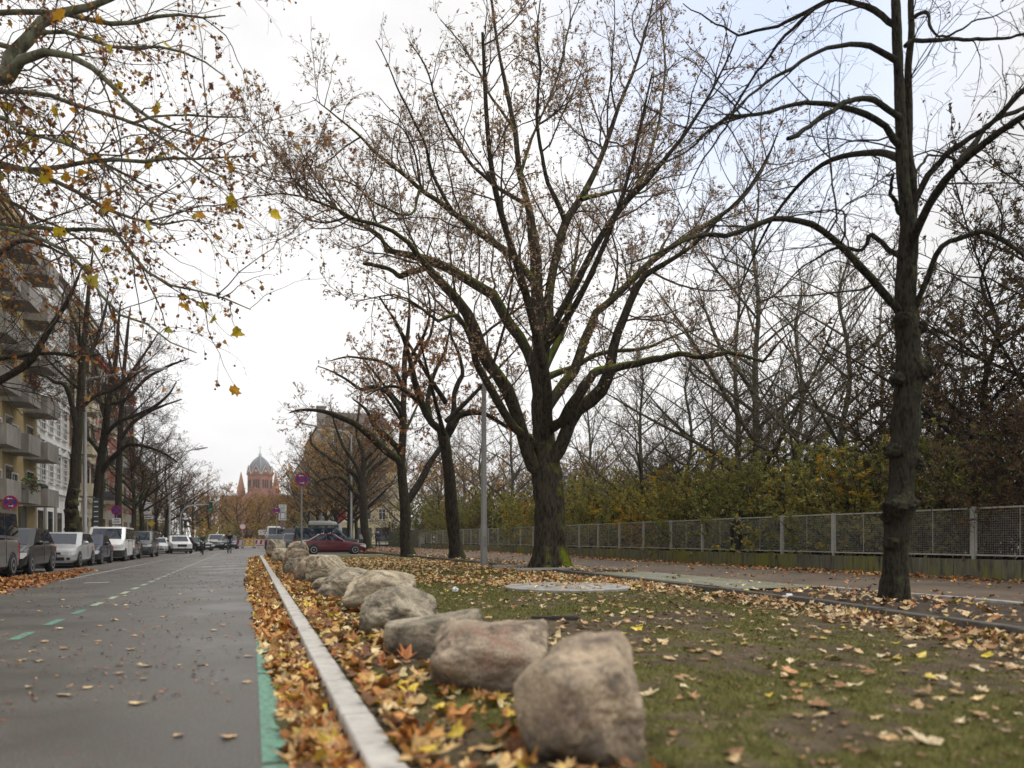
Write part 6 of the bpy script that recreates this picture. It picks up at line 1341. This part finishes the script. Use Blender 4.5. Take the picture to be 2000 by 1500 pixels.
p=on_ground(574,1077,0); car('off_roader','black off-roader facing away behind the grey estate car',(p[0]+.1,p[1]+9.5,0),PI/2-.12,P_black,L=4.7,W=1.88,H=1.98,wb=2.8,zh=1.05,zc=1.18,zb=1.15,ztail=1.15,xc=4.3,xd=4.62,r=.37,wr=.70)
p=on_ground(553,1077,0); car('parked_car','dark blue car far behind the small boulders',(p[0],p[1]+4.2,0),PI/2-.3,P_navy,L=4.1,H=1.42)
for px,Yd,lb,h in ((538,88,'white box van far behind the barrier, right of the framed sign',2.5),):
    p=at(px,HZ,Yd); car('box_van',lb,(p[0],p[1],0),FACE,P_white,**dict(VAN,L=5.6,W=2.1,H=h,zc=1.3,zb=1.3,ztail=1.3,xc=5.4,xd=5.56))
# scooter by the tree
p=on_ground(701,1079,.05); sc=thing('scooter','parked scooter between the petrol van and the low tree','scooter',(p[0],p[1]+1.5,.0),.5)
q=MB(); 
for x_ in (-.6,.6):
    k=18; q.loft([[(x_+rr_*math.cos(2*PI*j/k),y_,.25+rr_*math.sin(2*PI*j/k)) for j in range(k)] for rr_,y_ in ((.15,-.05),(.25,-.05),(.25,.05),(.15,.05))])
link('wheel',q.mesh('wheel',M_tyre,True,50),sc); q=MB(); q.loft([[(x_,y_*w_,z_+dz) for y_,dz in ((-1,0),(-1,h_),(1,h_),(1,0))] for x_,w_,z_,h_ in ((-.85,.10,.5,.2),(-.4,.17,.35,.42),(-.05,.17,.28,.12),(.3,.17,.28,.10),(.42,.2,.35,.65),(.55,.08,.5,.55))]); link('body',q.mesh('body',P_dgrey,True,40),sc)
q=MB(); q.tube([(.55,0,.3),(.42,0,1.0)],.03,8); q.tube([(.42,-.32,1.02),(.42,.32,1.02)],.02,8); link('handlebar',q.mesh('handlebar',M_chrome),sc); q=MB(); q.box((-.35,0,.82),(.7,.28,.10)); link('seat',q.mesh('seat',M_trim),sc); q=MB(); q.prism([(.5,-.2,1.0),(.5,.2,1.0),(.38,.16,1.35),(.38,-.16,1.35)],(0,0,0),(.015,0,0)); link('windscreen',q.mesh('windscreen',M_lamp),sc)

# ================================================================== signs, lamps, signals
M_blue=mat_flat('sign_blue',(.025,.035,.24),.4); M_red=mat_flat('sign_red',(.42,.012,.03),.4); M_swhite=mat_flat('sign_white',(.72,.72,.72),.45); M_sblack=mat_flat('sign_black',(.02,.02,.02),.5); M_pole=mat_noise('grey_pole',[(.3,(.26,.26,.255)),(.7,(.36,.36,.355))],8,.5,5,metallic=.3,stretch=(1,1,.2)); M_back=mat_flat('sign_back_grey',(.24,.24,.24),.5,.3)
def no_stopping(label,x,y,h,r=.3,arrows=0,group='round no-stopping signs',z0=.1,pr=.03):
    t=thing('no_stopping_sign',label,'road sign',(x,y,z0),FACE,group)
    b=MB(); b.tube([(0,0,-.05),(0,0,h+r*.8)],pr,10); link('post',b.mesh('post',M_pole,True),t)
    b=MB(); b.disc((.05,0,h),(1,0,0),r,36,0,.012); dk=link('disc',b.mesh('disc',M_blue),t)
    b=MB(); b.ring((.062,0,h),(1,0,0),r*.84,r*1.0,36,0,.014); 
    for s in (-1,1): b.box((.061,0,h),(.010,r*1.76,r*.17),0,0,s*PI/4)
    link('ring_and_cross',b.mesh('ring_and_cross',M_red),dk)
    if arrows:
        b=MB()
        for zc_,d in ((h+r*.55,-1),(h-r*.55,1)):
            b.box((.071,0,zc_),(.006,r*.5,r*.10)); b.prism([(.069,d*r*.42,zc_),(.069,d*r*.2,zc_+r*.16),(.069,d*r*.2,zc_-r*.16)],(0,0,0),(.006,0,0))
        link('arrow',b.mesh('arrow',M_swhite),dk)
    b=MB(); b.box((.03,0,h+r*.4),(.05,.09,.04)); b.box((.03,0,h-r*.4),(.05,.09,.04)); link('clamp',b.mesh('clamp',M_back),t)
    return t
p=at(589,HZ,38); no_stopping('tall no-stopping sign with white arrows beside the red hatchback',p[0],p[1],3.98,.34,1,None,.1,.045)
p=at(540,HZ,66); no_stopping('no-stopping sign next to the white framed sign',p[0],p[1],3.55,.33,1,None,.0,.04)
p=(-9.35,y_for(21,-9.35)); no_stopping('no-stopping sign above the grey van at the left edge',p[0],p[1],2.55,.28,1,z0=0)
p=(-9.35,y_for(228,-9.35)); no_stopping('no-stopping sign above the white van with a white panel below',p[0],p[1],2.65,.30,0,z0=-.1).scale=(1.22,)*3
t=[o for o in COL.objects if o.get('label','').startswith('no-stopping sign above the white van')][0]
b=MB(); b.box((.05,0,2.0),(.012,.48,.36)); b.box((.05,0,1.5),(.012,.48,.46)); link('panel',b.mesh('panel',M_swhite),t)
b=MB(); 
for z_,w_ in ((2.08,.3),(1.95,.36),(1.62,.3),(1.45,.34)): b.box((.058,0,z_),(.004,w_,.045))
link('text_line',b.mesh('text_line',M_sblack),t)
# white framed sign with panels
p=at(552,HZ,68); t=thing('board_sign','white board sign with black square frame on a grey post','road sign',(p[0],p[1],0),FACE)
b=MB(); b.tube([(0,0,0),(0,0,4.2)],.05,10); link('post',b.mesh('post',M_pole,True),t)
b=MB(); b.box((.06,0,3.85),(.02,.66,.62)); b.box((.06,-.02,3.12),(.02,.66,.76)); bd=link('board',b.mesh('board',M_swhite),t)
b=MB()
for y_,z_,w_,h_ in ((0,3.42,.46,.05),(0,2.86,.46,.05),(.21,3.14,.05,.56),(-.21,3.14,.05,.56)): b.box((.075,y_,z_),(.01,w_,h_))
link('square_frame',b.mesh('square_frame',M_sblack),bd); b=MB()
for i in range(4): b.box((.075,0,4.05-.13*i),(.008,.5-.07*(i%2),.05))
link('text_line',b.mesh('text_line',mat_flat('sign_green',(.10,.28,.2),.5)),bd)
b=MB(); b.disc((.06,0,2.35),(1,0,0),.30,28,0,.015); link('lower_disc',b.mesh('lower_disc',M_back),t); b=MB(); b.ring((.072,0,2.35),(1,0,0),.24,.30,28,0,.01); b.box((.07,0,2.35),(.01,.18,.2)); link('disc_ring',b.mesh('disc_ring',mat_flat('sign_dull_red',(.25,.09,.08),.5)),t)
# round white sign with red ring at the roadworks
p=at(474,HZ,76); t=thing('prohibition_sign','small round white sign with red ring at the barrier','road sign',(p[0],p[1],0),FACE); b=MB(); b.tube([(0,0,0),(0,0,2.5)],.035,8); link('post',b.mesh('post',M_pole,True),t); b=MB(); b.disc((.05,0,2.3),(1,0,0),.34,28,0,.012); dk=link('disc',b.mesh('disc',M_swhite),t); b=MB(); b.ring((.062,0,2.3),(1,0,0),.26,.34,28,0,.012); link('ring',b.mesh('ring',mat_flat('sign_bright_red',(.55,.05,.05),.5)),dk)
# parking sign left
p=(-9.5,y_for(288,-9.5)); t=thing('parking_sign','white parking sign with black car symbol behind the black van','road sign',(p[0],p[1],-.2),FACE); t.scale=(1.35,)*3; b=MB(); b.tube([(0,0,0),(0,0,3.5)],.04,8); link('post',b.mesh('post',M_pole,True),t); b=MB(); b.box((.06,0,3.1),(.02,.62,.9)); b.box((.06,0,2.45),(.02,.75,.22)); bd=link('board',b.mesh('board',M_swhite),t); b=MB(); b.box((.075,0,3.0),(.01,.34,.09)); b.box((.075,0,3.08),(.01,.2,.09)); b.disc((.075,.1,2.94),(1,0,0),.045,10,0,.012); b.disc((.075,-.1,2.94),(1,0,0),.045,10,0,.012); b.box((.075,0,2.45),(.01,.5,.05)); link('symbol',b.mesh('symbol',M_sblack),bd)
p=(-9.4,y_for(183,-9.4)); t=thing('street_board','tall narrow dark street board beside the forked tree','sign',(p[0],p[1],-.15),FACE); t.scale=(1.2,)*3; b=MB(); b.tube([(0,0,0),(0,0,3.2)],.04,8); link('post',b.mesh('post',M_pole,True),t); b=MB(); b.box((.05,.12,2.3),(.05,.28,1.7)); link('board',b.mesh('board',mat_flat('board_green',(.04,.055,.045),.6)),t); b=MB(); 
for i in range(6): b.box((.08,.12,1.65+.26*i),(.01,.2,.05))
link('lettering_bar',b.mesh('lettering_bar',M_swhite),t)
p=(-9.9,y_for(296,-9.9)); t=thing('yellow_sign','small yellow sign between two trunks behind the parking sign','road sign',(p[0],p[1],.4),FACE); t.scale=(1.3,)*3; b=MB(); b.tube([(0,0,-.5),(0,0,1.6)],.03,8); link('post',b.mesh('post',M_pole),t); b=MB(); b.box((.05,0,1.75),(.02,.42,.42),0,0,PI/4); link('plate',b.mesh('plate',mat_flat('sign_yellow',(.6,.42,.03),.5)),t)

def lamp(label,x,y,h,arm,dirx,rise,r=.085,hl=1.0,grp='grey street lamps'):
    t=thing('street_lamp',label,'street lamp',(x,y,.12),0,grp)
    b=MB(); b.tube([(0,0,-.1),(0,0,.02),(0,0,1.6),(0,0,1.65),(0,0,h*.75),(0,0,h)],[r*1.25,r*1.25,r*1.2,r,r*.85,r*.6],14); link('post',b.mesh('post',M_pole,True,40),t)
    b=MB(); b.tube([(0,0,h-.05),(dirx*.25,0,h+.12),(dirx*arm*.6,0,h+.12+rise*.6),(dirx*arm,0,h+.12+rise)],[r*.55,r*.5,r*.42,r*.4],10); link('arm',b.mesh('arm',M_pole,True,40),t)
    b=MB(); ang=math.atan2(rise,arm); c=Vector((dirx*(arm+hl*.45),0,h+.12+rise*(1+hl*.45/arm))); rg=[]
    for u,wd,tk in ((-.5,.05,.04),(-.42,.10,.07),(.2,.13,.08),(.45,.10,.05),(.5,.03,.02)): rg.append([(c.x+dirx*u*hl,y_*wd,c.z+u*hl*math.sin(ang)+z_*tk) for y_,z_ in ((-1,-.6),(-1,.3),(-.6,1),(.6,1),(1,.3),(1,-.6))])
    b.loft(rg); hd=link('lamp_head',b.mesh('lamp_head',M_back,True,40),t); b=MB(); b.box((c.x,0,c.z-.06),(hl*.6,.16,.02),0,0,0,-ang*dirx); link('lens',b.mesh('lens',M_lamp),hd); return t
p=on_ground(945,1101,.2); t=thing('grey_pole','plain grey steel pole left of the oak','pole',(p[0],p[1],.15)); b=MB(); b.tube([(0,0,-.05),(0,0,.03),(0,0,1.35),(0,0,1.42),(0,0,5),(0.02,0,6.9)],[.12,.12,.115,.10,.085,.06],16); link('post',b.mesh('post',M_pole,True,40),t); b=MB(); b.sphere((.02,0,6.9),.062,10); link('cap',b.mesh('cap',M_pole,True,80),t); b=MB(); b.box((0,-.113,.8),(.09,.012,.34)); link('hatch',b.mesh('hatch',M_back),t)
p=(-9.35,y_for(166,-9.35)); lamp('street lamp with long arm over the road beside the knobbly trunk',p[0],p[1],10.4,2.9,1,.6,.12,1.7)
p=at(340,HZ,72); lamp('street lamp whose head shows beside the church sky on the left',p[0]-.4,p[1],9.0,2.2,1,.5,.1,1.3)
p=at(686,HZ,66); lamp('slim street lamp left of the upright bare tree',p[0],p[1],10.2,3.0,-1,.45,.10,1.7)
p=at(628,HZ,85); lamp('farther street lamp above the tall no-stopping sign',p[0],p[1],8.8,2.2,-1,.4,.09,1.3)
p=at(600,HZ,118); lamp('farthest street lamp on the right beside the church turret',p[0],p[1],9.0,2.2,-1,.4,.1,1.4)
# traffic signal on an arched mast
p=at(352,HZ,78); t=thing('traffic_signal','green traffic signal hanging from an arched grey mast','traffic light',(p[0],p[1],.1)); b=MB(); b.tube([(0,0,0),(0,0,3.0),(.1,0,3.6),(.45,0,4.15),(1.0,0,4.42),(2.0,0,4.55),(3.2,0,4.6)],[.10,.085,.08,.075,.07,.06,.05],10); link('mast',b.mesh('mast',M_pole,True,50),t)
b=MB(); b.box((3.0,0,4.35),(.38,.28,1.0)); hs_=link('signal_box',b.mesh('signal_box',mat_flat('signal_green',(.02,.10,.06),.5)),t)
for i in range(3): b=MB(); b.disc((3.0,-.15,4.66-.3*i),(0,1,0),.11,16,0,.03); link('lens',b.mesh('lens',M_sblack if i<2 else mat_flat('green_lens',(.03,.35,.22),.3)),hs_)
p=at(362,HZ,74); t=thing('traffic_signal','slim signal post with white plates behind the white off-roader','traffic light',(p[0],p[1],.1),FACE); b=MB(); b.tube([(0,0,0),(0,0,3)],.05,8); link('post',b.mesh('post',M_pole),t); b=MB(); b.box((.1,0,2.4),(.2,.26,.75)); hs_=link('signal_box',b.mesh('signal_box',M_sblack),t); b=MB(); b.box((.05,0,1.75),(.02,.5,.16)); b.box((.05,.05,2.95),(.02,.4,.2)); link('plate',b.mesh('plate',M_swhite),t)
# red panel sign and white pillar among right trees
p=at(661,HZ,100); t=thing('pillar_sign','round red sign on a white pillar behind the petrol van','sign',(p[0],p[1],0),FACE); b=MB(); b.box((0,0,1.8),(.5,.9,3.6)); link('pillar',b.mesh('pillar',M_swhite),t); b=MB(); b.disc((.3,.1,4.3),(1,0,0),.85,28,0,.12); link('disc',b.mesh('disc',M_red),t); b=MB(); b.box((.3,-.85,4.1),(.1,.7,1.3)); link('side_plate',b.mesh('side_plate',mat_flat('pale_green',(.32,.42,.34),.6)),t)

# ================================================================== roadworks
def barrier(label,px,d,w=2.0,turn=0):
    p=at(px,HZ,d); t=thing('barrier',label,'barrier',(p[0],p[1],float(rz(p[0],p[1]))),FACE+turn,'red and white site barriers')
    b=MB(); b.box((0,0,.62),(.05,w,.72)); link('board',b.mesh('board',M_swhite),t); b=MB()
    for i in range(4): b.prism([(.03,-w/2+.12+i*.5,.45),(.03,-w/2+.34+i*.5,.45),(.03,-w/2+.44+i*.5,.9),(.03,-w/2+.22+i*.5,.9)],(0,0,0),(.008,0,0))
    b.box((.03,0,.30),(.02,w*.98,.07)); link('stripe',b.mesh('stripe',M_red),t); b=MB()
    for s in (-.7,.7): b.box((0,s,.05),(.6,.16,.1))
    link('foot',b.mesh('foot',M_tyre),t); b=MB()
    for s in (-.75,.0,.75): b.sphere((0,s,1.08),.10,8); b.box((0,s,.98),(.05,.05,.12))
    link('warning_lamp',b.mesh('warning_lamp',M_amber,True,80),t)
for k,(px,lb) in enumerate(((462,'red and white barrier at the left end of the roadworks'),(485,'red and white barrier behind the yellow one'),(507,'red and white barrier below the white framed board'),(530,'red and white barrier at the right end of the roadworks'))): barrier(lb,px,82+k*.3,1.3*2.0/2.0+.0 if False else 1.25,0)
p=at(486,HZ,79); t=thing('barrier','yellow plank barrier in the middle of the road closure','barrier',(p[0],p[1],0),FACE); b=MB()
for z_ in (.35,.65,.95): b.box((0,0,z_),(.06,1.35,.2))
link('plank',b.mesh('plank',mat_flat('barrier_yellow',(.62,.42,.07),.6)),t); b=MB()
for s in (-.5,.5): b.box((0,s,.55),(.10,.09,1.1)); b.box((0,s,.03),(.7,.1,.06))
link('foot',b.mesh('foot',M_pole),t)
p=at(514,HZ,84); t=thing('site_board','white site board with dark marks on two posts behind the barrier','sign',(p[0],p[1],0),FACE); b=MB(); b.box((.05,0,1.75),(.03,1.05,.55)); link('board',b.mesh('board',M_swhite),t); b=MB()
for y_,z_,w_ in ((.3,1.88,.26),(.05,1.86,.16),(.2,1.66,.2),(-.25,1.76,.12)): b.box((.07,y_,z_),(.006,w_,.09))
link('mark',b.mesh('mark',mat_flat('mark_violet',(.10,.05,.12),.6)),t); b=MB()
for s in (-.48,.48): b.box((0,s,.95),(.06,.06,1.9))
link('post',b.mesh('post',M_pole),t)

# ================================================================== people
M_skin=mat_flat('skin',(.42,.26,.19),.6); M_hair=mat_flat('hair_dark',(.03,.022,.018),.8)
def skin_mesh(name,J,E,parent,mat,root,sub=1):
    names=list(J); me=bpy.data.meshes.new(name); me.from_pydata([J[n][:3] for n in names],[(names.index(a),names.index(b)) for a,b in E],[]); me.materials.append(mat)
    o=link(name,me,parent); md=o.modifiers.new('Skin','SKIN'); md.use_smooth_shade=True
    for i,n in enumerate(names):
        s=me.skin_vertices[0].data[i]; s.radius=(J[n][3],J[n][4] if len(J[n])>4 else J[n][3]); s.use_root=(n==root)
    sb=o.modifiers.new('Subsurf','SUBSURF'); sb.levels=sub; sb.render_levels=sub
    return o
def person(label,loc,rz,J,top,legs,hat=None,hatm=None):
    root=thing('person',label,'person',loc,rz); J=dict(J); E=[('pel','belly'),('belly','chest'),('chest','neck'),('neck','head'),('head','crown')]
    for s in 'lr':
        E+=[('chest','sh'+s),('sh'+s,'el'+s),('el'+s,'wr'+s),('wr'+s,'pa'+s),('pel','hi'+s),('hi'+s,'kn'+s),('kn'+s,'an'+s),('an'+s,'to'+s)]
        w_=np.array(J['wr'+s][:3]); p_=np.array(J['pa'+s][:3]); d=nrm(p_-w_); sd=np.array([0,1.,0]) if s=='l' else np.array([0,-1.,0])
        for i,(off,ln) in enumerate(((-.03,.065),(-.01,.08),(.012,.075),(.032,.06))):
            a=p_+np.array([0,0,1.])*0+np.cross(d,sd)*off; J[f'f{i}a{s}']=(*(a+d*.04),.009); J[f'f{i}b{s}']=(*(a+d*.04+d*ln*.5-np.array([0,0,.03])),.008); E+=[('pa'+s,f'f{i}a{s}'),(f'f{i}a{s}',f'f{i}b{s}')]
        J['th'+s]=(*(w_*.6+p_*.4-sd*.05+d*.03),.010); E.append(('wr'+s,'th'+s))
    body=skin_mesh('body',J,E,root,M_skin,'pel')
    def sub(keys,grow_): return {k:(*J[k][:3],*[q+grow_ for q in J[k][3:]]) for k in keys}
    jk=sub(['pel','belly','chest','shl','shr','ell','elr','wrl','wrr'],.022); skin_mesh('jacket',jk,[('pel','belly'),('belly','chest'),('chest','shl'),('chest','shr'),('shl','ell'),('shr','elr'),('ell','wrl'),('elr','wrr')],root,top,'pel')
    tk=sub(['pel','hil','hir','knl','knr','anl','anr'],.02); skin_mesh('trousers',tk,[('pel','hil'),('pel','hir'),('hil','knl'),('hir','knr'),('knl','anl'),('knr','anr')],root,legs,'pel')
    for s in 'lr': skin_mesh('shoe',{'a':(*J['an'+s][:3],.055),'t':(*J['to'+s][:3],.05)},[('a','t')],root,M_trim,'a')
    h=np.array(J['head'][:3]); b=MB(); b.sphere((h[0]-.02,0,h[2]+.05),.118,12,0,(1.05,.9,.85)); link(hat or 'hair',b.mesh(hat or 'hair',hatm or M_hair,True,80),root)
    b=MB(); b.sphere((h[0]+.098,0,h[2]-.005),.02,8,0,(1,.8,1.3)); 
    link('nose',b.mesh('nose',M_skin,True,80),root); b=MB()
    for s in (-1,1): b.sphere((h[0]+.088,s*.034,h[2]+.03),.013,8)
    link('eyes',b.mesh('eyes',M_hair,True,80),root); b=MB()
    for s in (-1,1): b.sphere((h[0]-.005,s*.095,h[2]+.005),.028,8,0,(.7,.4,1.2))
    link('ears',b.mesh('ears',M_skin,True,80),root)
    return root
RIDE={'pel':(-.18,0,.96,.13,.15),'belly':(-.12,0,1.12,.125,.14),'chest':(-.02,0,1.36,.13,.165),'neck':(.03,0,1.50,.055),'head':(.08,0,1.61,.085,.085),'crown':(.08,0,1.70,.07),
 'shl':(.0,.19,1.40,.065),'shr':(.0,-.19,1.40,.065),'ell':(.20,.27,1.18,.045),'elr':(.20,-.27,1.18,.045),'wrl':(.40,.27,1.06,.032),'wrr':(.40,-.27,1.06,.032),'pal':(.46,.26,1.05,.036),'par':(.46,-.26,1.05,.036),
 'hil':(-.16,.10,.93,.095),'hir':(-.16,-.10,.93,.095),'knl':(.20,.12,.74,.062),'knr':(.10,-.12,.60,.062),'anl':(.02,.12,.40,.042),'anr':(-.02,-.12,.20,.042),'tol':(.15,.13,.35,.034),'tor':(.12,-.13,.15,.034)}
def bicycle(label,loc,rz,mat):
    t=thing('bicycle',label,'bicycle',loc,rz)
    for x_ in (-.52,.54):
        b=MB(); k=28; b.loft([[(rr_*math.cos(2*PI*j/k),y_,rr_*math.sin(2*PI*j/k)) for j in range(k)] for rr_,y_ in ((.32,-.02),(.35,-.02),(.35,.02),(.32,.02),(.32,-.02))],0,False); o=link('wheel',b.mesh('wheel',M_tyre,True,50),t); o.location=(x_,0,.35); b=MB()
        for j in range(12): a=2*PI*j/12; b.tube([(0,0,0),(.32*math.cos(a),0,.32*math.sin(a))],.003,4)
        link('spoke',b.mesh('spoke',M_chrome),o)
    b=MB(); A,B_,C_,D_=(-.52,0,.35),(-.05,0,.30),(-.2,0,.80),(.38,0,.82)
    for a_,c_ in ((A,B_),(A,C_),(B_,C_),(B_,D_),(C_,D_),(D_,(.54,0,.35))): b.tube([a_,c_],.018,8)
    b.tube([C_,(-.22,0,.90)],.014,8); link('frame',b.mesh('frame',mat,True,60),t); b=MB(); b.tube([D_,(.36,0,1.0)],.014,8); b.tube([(.42,-.29,1.02),(.38,-.1,1.02),(.38,.1,1.02),(.42,.29,1.02)],.013,8); link('handlebar',b.mesh('handlebar',M_chrome,True,60),t); b=MB(); b.box((-.2,0,.915),(.26,.15,.05)); link('saddle',b.mesh('saddle',M_trim),t); b=MB(); b.box((.02,.11,.36),(.1,.09,.02)); b.box((-.02,-.11,.15),(.1,.09,.02)); b.tube([(-.05,.04,.30),(.02,.07,.36)],.01,6); b.tube([(-.05,-.04,.30),(-.02,-.07,.15)],.01,6); link('pedals',b.mesh('pedals',M_trim),t); b=MB(); b.box((.60,0,.92),(.06,.08,.08)); link('front_lamp',b.mesh('front_lamp',M_lamp),t); return t
p=on_ground(396,1084,-.2); bicycle('bicycle under the rider in the green jacket',(p[0],p[1],float(rz(p[0],p[1]))),FACE+.1,P_black); person('person in a green jacket and orange helmet cycling toward the camera',(p[0],p[1],float(rz(p[0],p[1]))),FACE+.1,RIDE,mat_flat('green_jacket',(.03,.07,.035),.8),mat_flat('dark_trousers',(.03,.03,.035),.9),'helmet',mat_flat('orange_helmet',(.55,.15,.04),.5))
p=on_ground(448,1082,-.16); bicycle('bicycle under the rider dressed in black',(p[0],p[1],float(rz(p[0],p[1]))),FACE-.15,P_navy); person('person in black clothes cycling toward the camera',(p[0],p[1],float(rz(p[0],p[1]))),FACE-.15,{k:((v[0],-v[1],*v[2:]) if True else v) for k,v in RIDE.items()} if False else RIDE,mat_flat('black_coat',(.012,.012,.015),.85),mat_flat('blue_jeans',(.03,.045,.08),.9))
WALK={'pel':(0,0,.92,.12,.15),'belly':(.01,0,1.08,.115,.14),'chest':(.02,0,1.32,.125,.17),'neck':(.03,0,1.47,.055),'head':(.05,0,1.58,.085),'crown':(.05,0,1.67,.07),'shl':(0,.19,1.37,.06),'shr':(0,-.19,1.37,.06),'ell':(-.08,.24,1.10,.045),'elr':(.06,-.24,1.10,.045),'wrl':(.0,.25,.88,.032),'wrr':(.2,-.22,.92,.032),'pal':(.02,.25,.81,.036),'par':(.24,-.22,.86,.036),
 'hil':(0,.10,.88,.09),'hir':(0,-.10,.88,.09),'knl':(.12,.10,.49,.06),'knr':(-.04,-.10,.48,.06),'anl':(.18,.10,.09,.042),'anr':(-.22,-.10,.11,.042),'tol':(.32,.11,.035,.034),'tor':(-.10,-.11,.035,.034)}
p=at(738,HZ,68); person('person in a dark blue jacket walking away on the footpath',(p[0],p[1],.2),PI/2+.2,WALK,mat_flat('navy_jacket',(.02,.03,.07),.85),mat_flat('walker_jeans',(.035,.045,.07),.9))

# ================================================================== damp air
m = bpy.data.materials.new('haze'); m.use_nodes = True; nt = m.node_tree
for n_ in list(nt.nodes):
    if n_.type == 'BSDF_PRINCIPLED': nt.nodes.remove(n_)
pv = N(nt,'ShaderNodeVolumePrincipled'); pv.inputs['Color'].default_value = (.95,.96,.98,1); pv.inputs['Density'].default_value = .00032; pv.inputs['Anisotropy'].default_value = .2
nt.links.new(pv.outputs[0], nt.nodes['Material Output'].inputs['Volume'])
b = MB(); b.box((0,310,34.3),(500,780,71.4)); hz = link('haze', b.mesh('haze', m)); hz['kind'] = 'stuff'; hz['label'] = 'thin damp autumn haze down the street'
SC.cycles.volume_bounces = 0
print('objects', len(COL.objects))
